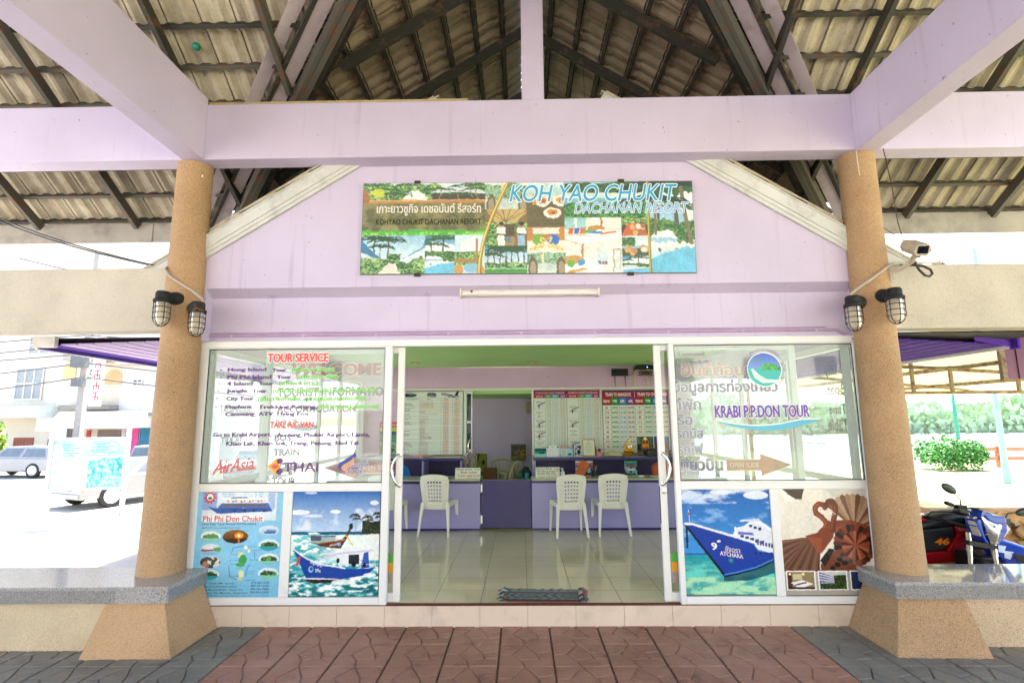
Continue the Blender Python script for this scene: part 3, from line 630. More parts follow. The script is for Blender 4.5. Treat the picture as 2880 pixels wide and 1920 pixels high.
for x0, x1, dd in ((-1.245, -1.095, DL), (1.245, 1.40, DR)):
    p.rect(x0, .475, x1, .545, '#4fae3c'); p.rect(x0, .395, x1, .4745, '#e0a01e'); p.rect(x0, .31, x1, .3945, '#a19690'); p.flush('sticker', VINYL, dd)
# ---- lettering on the panes
V0 = '#5a2270'; G0 = '#58c43c'; R0 = '#e2504a'; WH = '#f4f2ee'
p = Plane((0, 4.615, 0))
LP = WL
def tx(s, xa, za, xb, zb, col, **k): p.text(s, xa, za, xb, zb, col, **k); p.flush('lettering', VINYL, LP)
tx('TOUR SERVICE', -2.235, 2.178, -1.697, 2.255, R0, bold=.06, halo=WH, hw=.05, res=3)
for k, (nm, x, z) in enumerate((('-', -2.655, 2.111), ('-', -2.65, 2.046), ('-', -2.66, 1.99), ('-', -2.665, 1.926), ('-', -2.67, 1.86), ('-', -2.675, 1.788))): p.rect(x, z, x+.02, z+.008, V0, .001)
for s, a, b, c, d in (('Hong Island', -2.584, 2.092, -2.243, 2.131), ('Tour', -2.188, 2.095, -2.064, 2.125), ('Phi Phi Island', -2.583, 2.032, -2.196, 2.067), ('Tour', -2.141, 2.032, -2.019, 2.061), ('4 Island', -2.582, 1.976, -2.356, 2.010), ('Tour', -2.299, 1.976, -2.178, 2.006),
    ('Jungle', -2.582, 1.905, -2.399, 1.946), ('Tour', -2.351, 1.911, -2.229, 1.942), ('City Tour', -2.578, 1.837, -2.334, 1.878), ('Elephant', -2.578, 1.768, -2.354, 1.806), ('Trekking,Rafting,', -2.291, 1.762, -1.778, 1.803), ('Canoeing, ATV, Flying Fox', -2.577, 1.701, -1.845, 1.744),
    ('Go to Krabi Airport,', -2.671, 1.523, -2.161, 1.569), ('Ao nang,', -2.115, 1.517, -1.896, 1.566), ('Phuket Airport,', -1.876, 1.517, -1.478, 1.563), ('Lanta,', -1.461, 1.520, -1.306, 1.562), ('Khao Lak, Khao Sok, Trang, Penang, Had Yai', -2.551, 1.447, -1.405, 1.493)):
    tx(s, a, b, c, d, V0, bold=.055)
for s, a, b, c, d in (('(เที่ยวเกาะห้อง)', -2.017, 2.083, -1.637, 2.135), ('(เที่ยวเกาะพีพี)', -1.969, 2.019, -1.602, 2.072), ('(เที่ยว 4 เกาะ)', -2.122, 1.965, -1.778, 2.016), ('(เที่ยวน้ำตกร้อน,สระมรกต,วัดถ้ำเสือ)', -2.172, 1.897, -1.260, 1.950), ('(เที่ยววัดถ้ำเสือ ,สุสานหอย,คลองแห้ง)', -2.300, 1.825, -1.359, 1.884), ('(ขี่ช้าง,แคนู,ล่องแพ)', -1.764, 1.755, -1.246, 1.812)):
    tx(s, a, b, c, d, G0, bold=.035, halo='#e8f4d8', hw=.03)
tx('TAXI, A/C VAN', -2.178, 1.595, -1.801, 1.659, R0, bold=.06, halo=WH, hw=.03)
tx('AirAsia', -2.655, 1.235, -2.30, 1.345, '#cf5a52', bold=.02, shear=.35, res=4, fn=lambda x, y: (x, y + (x + 2.48)*.12))
tx('THAI', -2.043, 1.233, -1.742, 1.313, '#6a2f7c', bold=.02, res=4)
p.flush('dashes', VINYL, WL)
for (a, b, r, c) in ((-2.075, 1.325, .026, '#6a2f7c'), (-2.075, 1.235, .026, '#6a2f7c'), (-2.10, 1.318, .028, '#e8a227'), (-2.10, 1.242, .028, '#e8a227'), (-2.08, 1.322, .013, '#6a2f7c'), (-2.08, 1.238, .013, '#6a2f7c')): p.ell(a, b, r, r*.95, c, .0012 + .0001*int(r*500 < 10))
p.poly([(-2.184, 1.28), (-2.12, 1.328), (-2.065, 1.28), (-2.12, 1.232)], '#e8a227', .0016); p.poly([(-2.15, 1.28), (-2.115, 1.304), (-2.08, 1.28), (-2.115, 1.256)], '#d8434f', .002)
p.flush('airline_emblem', VINYL, WL)
def flame(col, sc, d, dx=0):
    pts = [(.36, 1), (.40, .72), (.30, .55), (.17, .40), (.14, .25), (.20, .10), (.33, 0), (.18, .02), (.04, .14), (.0, .30), (.06, .48), (.22, .66), (.33, .82)]
    p.poly([(-1.575 + dx + x*.40*sc, 1.224 + y*.189*sc) for x, y in pts], col, d)
flame('#2f3f98', 1, .001); flame('#c8a468', .72, .0014, .03); flame('#d99aa0', .5, .0018, .055); p.flush('airline_emblem', VINYL, WL)
tx('Bangkok', -1.461, 1.258, -1.305, 1.320, '#2f3f88', bold=.012, halo=WH, hw=.05, res=3); tx('Airways', -1.502, 1.204, -1.349, 1.264, '#2f3f88', bold=.012, halo=WH, hw=.05, res=3)
LP = DL
p = Plane((0, 4.6812, 0))
tx('WELCOME', -2.040, 2.061, -1.243, 2.170, '#b8382e', bold=.05, halo='#d8d4cc', hw=.05, res=3)
for s, a, b, c, d in (('TOURIST INFORMATION', -2.163, 1.879, -1.150, 1.957), ('ACCOMMODATION', -2.154, 1.740, -1.459, 1.798), ('BOAT', -2.161, 1.620, -1.968, 1.676), ('BUS', -2.163, 1.494, -2.019, 1.548), ('TRAIN', -2.165, 1.367, -1.938, 1.425), ('TICKET', -2.17, 1.244, -1.938, 1.302), ('TOUR', -2.164, 1.118, -1.960, 1.179)): tx(s, a, b, c, d, '#2f1f48', bold=.045, res=3)
def arrow(a0, b0, a1, b1, left, words, box):
    c = (b0+b1)/2; h = b1-b0; f = (lambda t: a1 - t*(a1-a0)) if left else (lambda t: a0 + t*(a1-a0))
    def sh(g, col, d): p.poly([(f(0) , c-h*.24-g), (f(.53), c-h*.24-g), (f(.53)+(0), c-h*.5-g), (f(1.0) + (-g if left else g)*1.5, c), (f(.53), c+h*.5+g), (f(.53), c+h*.24+g), (f(0), c+h*.24+g)], col, d)
    sh(.008, '#f0e8de', .0006); sh(0, '#c7502e', .001); p.poly([(f(.74), c-h*.28), (f(1.0), c), (f(.74), c+h*.28)], '#a33a30', .0014)
    p.flush('arrow', VINYL, LP); tx(words, *box, '#f4ece0', bold=.0, d=.0018, res=3)
arrow(-1.715, 1.168, -1.10, 1.353, True, 'OPEN SLIDE', (-1.408, 1.240, -1.115, 1.280))
p.ell(-1.90, 1.61, .11, .035, '#69b7d4', .0006); p.poly([(-2.09, 1.995), (-2.03, 1.995), (-2.06, 2.04)], '#a7c7d8', .0006)
p.flush('small_motif', VINYL, DL); LP = WR
p = Plane((0, 4.615, 0))
tx('21 ถ.คงคา ต.ปากน้ำ', 1.377, 2.198, 1.616, 2.238, '#6d5a7c', bold=.008, halo=WH, hw=.02); tx('อ.เมือง จ.กระบี่ 81000', 1.369, 2.130, 1.639, 2.170, '#6d5a7c', bold=.008, halo=WH, hw=.02)
tx('KRABI P.P.DON TOUR', 1.667, 1.664, 2.471, 1.768, '#6b3fae', bold=.045, halo=WH, hw=.03, res=3)
sw = [(k/16) for k in range(17)]
up_ = [(1.698 + .865*t, 1.633 - .045*math.sin(math.pi*min(1, t*1.25))**1 + .012*t) for t in sw]; lo_ = [(1.698 + .865*t, 1.633 - .085*math.sin(math.pi*min(1, t*.95 + .03)) + .012*t) for t in sw]
for i in range(16): p.poly([lo_[i], lo_[i+1], up_[i+1], up_[i]], '#4fb3cf', .001); p.poly([up_[i], up_[i+1], (up_[i+1][0], up_[i+1][1]+.009), (up_[i][0], up_[i][1]+.009)], WH, .0008)
cx, cz, rr = 2.117, 2.075, .143
p.flush('wave_stroke', VINYL, WR); p.ell(cx, cz, .150, .152, WH, .0004, 48)
c = Canvas(70, 70, '#ffffff'); c.grad(0, 0, 1, .48, '#3c62c8', '#6f9ade'); c.rect(0, .46, 1, 1, '#27b6b0'); foliage(c, .42, .30, 1, .52, 3, ('#1f7a3c', '#2c9a4a', '#54b860'), (6, 4), .5); palm(c, .27, .22, .30, '#5f9a4a', '#8a7a4a', seed=2)
for q, wd in ((.0, .05), (.07, .035), (.13, .025)): c.line([(.13 + q*.2, .5), (.2 + q, .72 - q*.3), (.42 + q, .88 - q*.5), (.95, .86 - q*.2)], wd, '#f6f6f2')
q = Plane((0, 4.615, 0)); c.mesh(q, cx-rr, cz-rr, cx+rr, cz+rr, .001)
keep = [i for i, f in enumerate(q.m.f) if sum((q.m.v[k][0]-cx)**2 + (q.m.v[k][2]-cz)**2 for k in f)/4 < rr*rr]; q.m.f = [q.m.f[i] for i in keep]; q.m.c = [q.m.c[i] for i in keep]
p.m._j(q.m); p.flush('round_emblem', VINYL, WR)
def ring(s, r0, r1, a0, a1, col, inward):
    n = len(s)
    f = lambda x, y: (cx + y*math.cos(x), cz + y*math.sin(x))
    tx(s, a0, r0, a1, r1, col, bold=.006, fn=f, halo=WH, hw=.03)
ring('PHI PHI CHUKIT THONGKERD CO.,LTD.', .163, .186, R(188), R(-8), '#6d4aa0', False)
f2 = lambda x, y: (cx + (.349 - y)*math.cos(x), cz + (.349 - y)*math.sin(x))
tx('บริษัท พีพีชูกิจ ทองเกิด จำกัด', R(204), .163, R(336), .186, '#6d4aa0', bold=.006, fn=f2, halo=WH, hw=.03)
LP = DR
p = Plane((0, 4.6812, 0))
tx('ยินดีต้อนรับ', 1.422, 2.030, 2.13, 2.15, '#dd8d82', bold=.035, halo='#efe6e0', hw=.04, res=3)
for s, a, b, c_, d, col in (('ข้อมูลการท่องเที่ยว', 1.340, 1.855, 2.248, 1.997, '#5a3a8c'), ('ที่พัก', 1.335, 1.735, 1.572, 1.845, '#5f3f90'), ('เรือ', 1.335, 1.607, 1.488, 1.700, '#684597'), ('รถบัส', 1.345, 1.490, 1.578, 1.580, '#7350a0'), ('รถไฟ', 1.350, 1.353, 1.565, 1.455, '#9a76bf'), ('เที่ยวบิน', 1.335, 1.218, 1.728, 1.335, '#8360a8')): tx(s, a, b, c_, d, col, bold=.035, halo='#eee8f0', hw=.04, res=3)
arrow(1.759, 1.171, 2.311, 1.353, False, 'OPEN SLIDE', (1.790, 1.243, 2.035, 1.283))
# ---- side glass walls
def side(x, s, name):
    ys = [4.76, 5.80, 7.05, 8.1, 9.18] if s > 0 else [4.76, 5.77, 7.39, 8.25, 9.18]
    m = M(); x0, x1 = (x-.045, x) if s < 0 else (x, x+.045)
    m.box(x0, 4.705, .162, x1, 9.2, .235); m.box(x0, 4.705, 2.275, x1, 9.2, 2.339); m.box(x0+.003, 4.76, 1.07, x1-.003, 9.19, 1.13)
    for y in ys: m.box(x0-.002, y-.03, .236, x1+.002, y+.03, 2.274)
    w_ = obj('side_window', m, ALU, shop, bevel=.003)
    g = M()
    for y0, y1 in zip(ys[:-1], ys[1:]): g.box((x0+x1)/2-.003, y0+.031, 1.1305, (x0+x1)/2+.003, y1-.031, 2.274)
    obj('pane', g, GLASSD, w_)
    g = M(); g.box((x0+x1)/2-.006, 4.78, .236, (x0+x1)/2+.006, 9.17, 1.0695); obj('lower_panel', g, GLASSD, w_)
    q = Plane((x1+.0 if s < 0 else x0, 0, 0), (0, 1 if s < 0 else -1, 0), (0, 0, 1)) if False else Plane(((x0+x1)/2 + (-.006 if s < 0 else .006), 0, 0), (0, -1 if s < 0 else 1, 0), (0, 0, 1))
    qm = (lambda: q.flush('lettering', VINYL, w_))
    if s > 0:
        for t, a, b, c_, d in (('Daily', 4.69, 2.03, 4.96, 2.14), ('Boat', 4.685, 1.87, 4.94, 1.965), ('Time', 4.695, 1.69, 4.935, 1.78), ('Table', 4.69, 1.535, 4.975, 1.65)): q.text(t, a+.13, b, c_+.16, d, '#6a7270', bold=.02); qm()
        r = random.Random(5)
        for k, z in enumerate((2.1, 2.02, 1.9, 1.74, 1.64, 1.60, 1.56, 1.48, 1.40, 1.36, 1.32, 1.24)): q.text(r.choice(('Krabi - Phi Phi', 'Phi Phi - Phuket', 'Krabi - Lanta', 'Phi Phi - Krabi')) + '   ' + r.choice(('09.00', '10.30', '13.30', '15.30')), 5.2 + r.uniform(0, .06), z, 5.62 + r.uniform(-.1, .12), z+.024, '#6a7270', bold=.01); qm()
    else:
        for t, a, b, c_, d in (('TOURIST INFORMATION', -6.0, 2.06, -4.85, 2.14), ('PASSENGER BOAT', -5.7, 1.74, -4.95, 1.82), ('TICKET', -5.4, 1.46, -5.0, 1.52)): q.text(t, a, b, c_, d, '#8a9aa0', bold=.02); qm()
side(-2.79, -1, ''); side(2.885, 1, '')
# ---- fluorescent fitting, conduit on the wall
t = thing('tube_light', 'white strip light fitting under the hotel banner', 'light', (.08, 4.6, 2.78))
m = M(); m.box(-.52, 4.600, 2.752, .692, 4.659, 2.806); m.box(-.535, 4.57, 2.745, -.5205, 4.659, 2.815); m.box(.6925, 4.57, 2.74, .707, 4.659, 2.81); obj('housing', m, plain('yellowed_white_enamel', '#ded6c8', .4, dirt=.2), t, bevel=.003)
m = M(); m.tube([(-.515, 4.585, 2.768), (.688, 4.585, 2.766)], .013, 12); obj('tube', m, plain('frosted_tube', '#e9e6e2', .25, var=.02), t, smooth=45)
m = M(); m.ball((-.43, 4.599, 2.797), .012, 8, (1, .5, 1)); obj('starter', m, plain('red_brown_plastic', '#7a4038', .5), t)
m = M(); m.tube([(-2.79, 4.646, 2.422), (2.72, 4.646, 2.424), (2.80, 4.646, 2.42), (2.86, 4.64, 2.37), (2.90, 4.60, 2.33)], .012, 8); m.tube([(-2.79, 4.652, 2.447), (2.7, 4.652, 2.449)], .006, 6)
cnd = obj('conduit', m, plain('mauve_painted_conduit', '#b79ac0', .5), at=(0, 4.65, 2.42)); tag(cnd, 'thin mauve painted conduit along the wall above the glass front', 'conduit')
for k in range(9):
    m = M(); x = -2.6 + k*.65; m.box(x, 4.636, 2.408, x+.022, 4.6595, 2.437); obj('clip', m, LAV, cnd, bevel=.002)
# ================================================================ the hotel banner and the four posters
def vig(c, x0, y0, x1, y1, kind, seed):
    """a small printed holiday photograph"""
    r = random.Random(seed); H = y1 - y0; W = x1 - x0; X = lambda t: x0 + t*W; Y = lambda t: y0 + t*H
    keep = c.a.copy()
    if kind == 'path':
        c.grad(x0, y0, x1, y1, '#9fd3ea', '#f2f8f8'); palm(c, X(.2), Y(.1), H*.45, asp=1.6, seed=seed); palm(c, X(.42), Y(.12), H*.4, asp=1.6, seed=seed+1); palm(c, X(.3), Y(.3), H*.3, asp=1.6, seed=seed+3)
        c.poly([(X(0), Y(.1)), (X(.12), Y(.35)), (X(.42), Y(.72)), (X(.42), Y(.8)), (X(0), Y(.75))], '#3c7fae'); c.poly([(X(0), Y(.45)), (X(.4), Y(.72)), (X(0), Y(.62))], '#dfe8ea'); c.poly([(X(1), Y(.0)), (X(.95), Y(.3)), (X(.58), Y(.7)), (X(1), Y(.62))], '#5aa0c8'); c.poly([(X(1), Y(.32)), (X(.6), Y(.68)), (X(.6), Y(.78)), (X(1), Y(.82))], '#dcebee'); c.rect(X(.9), Y(.55), X(.96), Y(.8), '#6a4a30')
        foliage(c, X(0), Y(.6), X(1), Y(1), seed, n=(54, 24), cover=.35); foliage(c, X(.42), Y(.48), X(.62), Y(.72), seed+2, n=(36, 24), cover=.2); c.poly([(X(.44), Y(.72)), (X(.53), Y(.72)), (X(.62), Y(1)), (X(.26), Y(1))], '#efe2d6')
    elif kind == 'pool':
        c.grad(x0, y0, x1, Y(.6), '#3f8fc8', '#bfe3f0'); f = c.noise((9, 5), seed); c.put(c.box(x0, y0, x1, Y(.55)) & (f > .56), '#eef6f8')
        palm(c, X(.6), Y(.1), H*.55, '#2f5a2a', asp=1.5, seed=seed); palm(c, X(.2), Y(.25), H*.35, '#2f5a2a', asp=1.5, seed=seed+1); foliage(c, X(0), Y(.42), X(1), Y(.68), seed, ('#244a1e', '#3f6e30', '#7aa858'), cover=.33)
        c.poly([(X(.0), Y(.62)), (X(.1), Y(.55)), (X(.5), Y(.55)), (X(.6), Y(.62))], '#e9eef0'); c.rect(X(0), Y(.62), X(.6), Y(.68), '#9fc6dc'); c.rect(X(0), Y(.68), X(1), Y(.74), '#efece4'); c.poly([(X(0), Y(.85)), (X(.7), Y(.72)), (X(1), Y(.72)), (X(1), Y(1)), (X(0), Y(1))], '#6fc3e4')
        for k in range(5): c.rect(X(.1+.15*k), Y(.67), X(.17+.15*k), Y(.70), '#ffffff')
    elif kind == 'palms':
        c.grad(x0, y0, x1, Y(.8), '#7cc0e4', '#eef6f6')
        for k in range(7): palm(c, X(.05 + .15*k + r.uniform(-.03, .03)), Y(r.uniform(.02, .35)), H*.5, '#2a4f22', asp=1.6, seed=seed+k)
        c.rect(x0, Y(.72), x1, Y(.84), '#dbe7ea'); c.rect(x0, Y(.84), x1, y1, '#4a9a34'); foliage(c, x0, Y(.6), x1, Y(.82), seed, cover=.42)
    elif kind == 'room':
        c.rect(x0, y0, x1, y1, '#f0e8da'); c.poly([(X(.45), Y(0)), (X(1), Y(0)), (X(1), Y(.55)), (X(.5), Y(.55))], '#f8f4ec'); c.rect(X(0), Y(0), X(.38), Y(.65), '#9fd0d0'); c.rect(X(.17), Y(0), X(.22), Y(.65), '#f4f4f0'); c.rect(X(.64), Y(0), X(.67), Y(.5), '#a5642c'); c.poly([(X(.4), Y(.5)), (X(.6), Y(.38)), (X(.7), Y(.55)), (X(.7), Y(.75)), (X(.4), Y(.75))], '#c98a3c'); c.rect(X(.0), Y(.85), X(1), Y(1), '#e8dcc4')
        for k, cl in enumerate(('#d9622c', '#2f6fc0', '#d9622c')): c.rect(X(.06+.11*k), Y(.55), X(.15+.11*k), Y(.88), cl)
        c.poly([(X(.4), Y(.9)), (X(.6), Y(.65)), (X(1), Y(.7)), (X(1), Y(.98)), (X(.5), Y(.98))], '#fbfaf4'); c.ell(X(.45), Y(.75), .02, H*.1, '#6fae3c'); c.ell(X(.55), Y(.8), .022, H*.08, '#3f8fd0'); c.poly([(X(.6), Y(.85)), (X(.9), Y(.72)), (X(.92), Y(.8)), (X(.65), Y(.93))], '#e0702c')
    elif kind == 'bigroom':
        c.rect(x0, y0, x1, y1, '#f3efe6'); c.poly([(X(0), Y(.08)), (X(.3), Y(.2)), (X(1), Y(.0)), (X(1), Y(-.0)), (X(0), Y(0))], '#fffdf6'); c.line([(X(0), Y(.1)), (X(.3), Y(.25))], .004, '#b8763c'); c.rect(X(.29), Y(.2), X(.33), Y(.75), '#c08a4c'); c.poly([(X(0), Y(.55)), (X(.2), Y(.5)), (X(.33), Y(.62)), (X(.33), Y(.75)), (X(0), Y(.75))], '#d09a50')
        c.rect(X(.56), Y(.4), X(.76), Y(.72), '#cfe4e6')
        for k, cl in enumerate(('#3a78c0', '#d9622c', '#3a78c0')): c.rect(X(.58+.06*k), Y(.68), X(.63+.06*k), Y(.78), cl)
        c.rect(X(.84), Y(.35), X(.98), Y(.98), '#a9906c'); c.rect(X(.86), Y(.38), X(.97), Y(.98), '#dfe6e4'); c.poly([(X(0), Y(1)), (X(0), Y(.8)), (X(.3), Y(.72)), (X(.62), Y(.8)), (X(.7), Y(1))], '#fbfbf8'); c.poly([(X(.0), Y(.98)), (X(.3), Y(.86)), (X(.4), Y(.9)), (X(.1), Y(1))], '#e0a63c'); c.ell(X(.1), Y(.74), .012, .04, '#6fae3c'); c.ell(X(.28), Y(.72), .012, .035, '#4f9ad0')
    elif kind == 'staff':
        c.rect(x0, y0, x1, y1, '#8a6a3c'); c.poly([(X(0), Y(0)), (X(1), Y(0)), (X(.75), Y(.38)), (X(.25), Y(.38))], '#c7ab6c')
        for k in range(6): c.line([(X(.5), Y(.36)), (X(k/5), Y(0))], .003, '#7a5a30')
        foliage(c, X(.0), Y(.36), X(1), Y(.6), seed, cover=.45); c.rect(X(.3), Y(.4), X(.7), Y(.75), '#5a4426'); c.rect(X(.3), Y(.75), X(.7), Y(1), '#b08c58'); c.rect(X(.38), Y(.78), X(.62), Y(.9), '#5c7f9a'); foliage(c, X(0), Y(.6), X(.28), Y(1), seed+1, cover=.2)
        for q, cl in ((.38, '#f2f0ea'), (.86, '#9fc2de')):
            c.ell(X(q), Y(.42), .008, .035, '#b98a68'); c.ell(X(q), Y(.39), .008, .02, '#1a1512'); c.poly([(X(q-.09), Y(.5)), (X(q+.09), Y(.5)), (X(q+.11), Y(.68)), (X(q-.11), Y(.68))], '#f6f4ee'); c.rect(X(q-.08), Y(.67), X(q+.08), Y(.71), '#20202a'); c.rect(X(q-.085), Y(.71), X(q+.085), Y(1), cl)
    elif kind == 'plates':
        c.grad(x0, y0, x1, Y(.42), '#dff0ee', '#8fcbd0'); c.rect(x0, Y(.28), x1, Y(.42), '#e6dcc0'); c.rect(x0, Y(.42), x1, y1, '#6a5a34')
        for k in range(9): c.line([(X(0), Y(.5+.06*k)), (X(1), Y(.5+.06*k))], .0015, '#3a301c')
        for a, b, rx in ((.4, .42, .22), (.9, .42, .2), (.68, .68, .24)): c.ell(X(a), Y(b), rx*W, .06, '#f2efe6'); c.ell(X(a), Y(b-.02), rx*W*.6, .035, '#d99a3c'); c.ell(X(a+.03), Y(b-.01), rx*W*.25, .02, '#b0482c')
        c.rect(X(.15), Y(.25), X(.24), Y(.5), '#e0a04c'); c.rect(X(.6), Y(.15), X(.66), Y(.36), '#c0503c')
    elif kind == 'swans':
        c.rect(x0, y0, x1, y1, '#c8863c'); c.rect(X(.15), Y(.02), X(.85), Y(.28), '#f0ebe0'); c.rect(x0, Y(.55), x1, y1, '#f2ead8'); c.ell(X(.3), Y(.5), .018, .06, '#6fae3c'); c.ell(X(.7), Y(.5), .018, .06, '#2f6fc0')
        for s in (-1, 1): c.line([(X(.5+s*.03), Y(.5)), (X(.5+s*.13), Y(.4)), (X(.5+s*.14), Y(.52)), (X(.5+s*.06), Y(.68)), (X(.5+s*.09), Y(.85))], .006, '#f0d27c'); [c.line([(X(.5+s*.1), Y(.8)), (X(.5+s*(.2+.07*k)), Y(.66+.06*k)), (X(.5+s*(.24+.07*k)), Y(.95))], .005, '#e0b850' if k % 2 else '#efd488') for k in range(4)]
    elif kind == 'patio':
        c.grad(x0, y0, x1, y1, '#e6f0ea', '#cfe0d0'); foliage(c, x0, y0, x1, Y(.6), seed, ('#3c6b4a', '#7fae8a', '#b7d6b0'), cover=.4); c.rect(X(.38), Y(0), X(.44), Y(.6), '#e8d8b4'); c.ell(X(.5), Y(.7), .03, .04, '#cdd8d6')
        for q in (.15, .9): c.ell(X(q), Y(.8), .014, .13, '#6d5a44'); c.ell(X(q), Y(.78), .009, .08, '#a99878')
    elif kind == 'feast':
        c.rect(x0, y0, x1, y1, '#3c3a20'); foliage(c, x0, y0, x1, Y(.4), seed, cover=.4); c.poly([(X(.25), Y(.3)), (X(.8), Y(.3)), (X(1), Y(1)), (X(0), Y(1))], '#d0602c')
        for k in range(9): c.ell(X(r.uniform(.2, .85)), Y(r.uniform(.45, .95)), .008, .03, r.choice(('#f0e8d8', '#d9b070', '#b07038')))
        c.line([(X(0), Y(.08)), (X(1), Y(.05))], .004, '#c89a3c')
    elif kind == 'shore':
        c.grad(x0, y0, x1, Y(.6), '#cfe6ec', '#eaf2ee'); c.rect(x0, Y(.5), x1, Y(.62), '#8fc6cc'); foliage(c, x0, y0, X(.5), Y(.5), seed, ('#244a1e', '#3f6e30', '#7aa858'), cover=.38); c.rect(x0, Y(.62), x1, y1, '#4e5a3a')
        for k in range(7): c.ell(X(r.uniform(.15, .9)), Y(r.uniform(.6, .85)), .009, .03, r.choice(('#f0e8d8', '#d9b070', '#c88a58')))
        c.rect(X(.18), Y(.45), X(.25), Y(.72), '#dca84c')
    c.warp(x0, y0, x1, y1, .03, .2, seed, 12); m = c.box(x0, y0, x1, y1)[..., None]; c.a = np.where(m, c.a, keep)
bn = thing('hotel_banner', 'wide printed resort banner with photo collage on the lilac gable', 'banner', (.07, 4.53, 2.93))
u = Vector((2.966, 0, -.021)).normalized(); v = Vector((.021, 0, 2.966)).normalized()
p = Plane((-1.412, 4.522, 2.946), tuple(u), tuple(v)); BW, BH = 2.962, .845
c = Canvas(540, 154, '#cfe6ea')
c.grad(0, 0, .44, .2, '#dcecf0', '#f4f8f6'); foliage(c, 0, 0, .42, .2, 4, n=(72, 21), cover=.43); c.poly([(.12, .16), (.15, .08), (.17, .08), (.195, .16), (.195, .19), (.12, .19)], '#eef2f2'); c.poly([(.2, .11), (.25, .04), (.33, .05), (.39, .12)], '#d8e2e6'); c.rect(.21, .12, .38, .19, '#4a3a28')
for k, x in enumerate((.03, .06, .09, .145, .235, .29, .33, .345)): palm(c, x, .02 + .05*(k % 3), .16, '#2c5a24', '#8a8468', asp=.9, seed=k)
c.ell(.045, .11, .02, .05, '#c8d43c')
n1 = c.noise((40, 12), 9); c.rect(0, .2, .41, .56, '#77703f'); c.put(c.box(0, .2, .41, .56) & (n1 > .55), '#8a824f'); c.put(c.box(0, .2, .41, .56) & (n1 < .42), '#5f5a2f'); c.rect(0, .185, .41, .225, '#c28a44'); c.rect(0, .185, .41, .195, '#e2b070')
c.rect(.385, .06, .412, .24, '#c08438'); c.rect(0, .07, .018, .22, '#a06a34')
g1 = c.noise((90, 6), 12); c.put((c.x < .40) & (c.y > .50 + .05*g1) & (c.y < .58), '#4fae2c'); c.put((c.x < .40) & (c.y > .53 + .03*g1) & (c.y < .58) & (g1 > .5), '#8fd84a')
c.warp(0, 0, .41, .58, .02, .22, 3, 26); vig(c, 0, .58, .193, 1, 'path', 3); vig(c, .193, .58, .282, 1, 'pool', 5)
c.grad(.282, .58, .365, 1, '#d6eaf4', '#bfe0ee'); c.poly([(.3, .66), (.34, .6), (.365, .74), (.365, .8), (.3, .8)], '#e6eff2'); foliage(c, .282, .76, .365, .92, 8, cover=.36); c.rect(.345, .62, .352, .85, '#b07a3c'); c.rect(.282, .84, .365, .88, '#b08048'); c.ell(.335, .94, .025, .05, '#8fc0dc'); c.ell(.295, .96, .014, .06, '#d09a50'); c.ell(.36, .97, .012, .06, '#d09a50')
vig(c, .372, .0, .50, .32, 'patio', 21); vig(c, .372, .30, .50, .70, 'staff', 22); vig(c, .372, .70, .50, 1, 'palms', 23); vig(c, .50, .0, .612, .5, 'plates', 24); vig(c, .50, .5, .612, .77, 'swans', 25); vig(c, .50, .77, .612, 1, 'patio', 26)
c.grad(.612, 0, .86, .4, '#9fd0de', '#4fa6b4'); foliage(c, .612, 0, .86, .12, 31, ('#1f3d1a', '#35602a', '#4f7f3c'), n=(60, 12), cover=.3); c.rect(.612, .12, .86, .18, '#d9e6e2'); foliage(c, .612, .22, .86, .42, 32, ('#17401c', '#2f7a30', '#6fb858'), n=(60, 18), cover=.38)
c.warp(.612, 0, .86, .42, .02, .2, 9, 20); vig(c, .612, .40, .782, .6, 'room', 33); vig(c, .612, .6, .782, 1, 'bigroom', 34); vig(c, .782, .40, .862, .6, 'feast', 35); vig(c, .782, .6, .862, .82, 'shore', 36); vig(c, .782, .82, .862, 1, 'pool', 37); vig(c, .868, 0, 1, 1, 'pool', 38)
palm(c, .965, .04, .5, '#14281a', '#7a7050', .05, asp=1.3, seed=41); palm(c, .885, .2, .3, '#14281a', '#7a7050', asp=1.3, seed=42)
pts = [(.442 - .085*math.sin(t*math.pi/2)**1.0, t) for t in [k/20 for k in range(21)]]
c.line(pts, .011, '#8a6a10', asp=.285); c.line([(x-.001, y) for x, y in pts], .007, '#c8a01e', asp=.285); c.line([(x-.002, y) for x, y in pts], .003, '#f0dc7c', asp=.285)
c.rect(.861, 0, .869, 1, '#7a6a18'); c.rect(.8625, 0, .866, 1, '#d8c03c')
c.a = c.a * .88 + np.array((.55, .74, .76), np.float32) * .10; c.mesh(p, 0, 0, BW, BH, .0, .07)
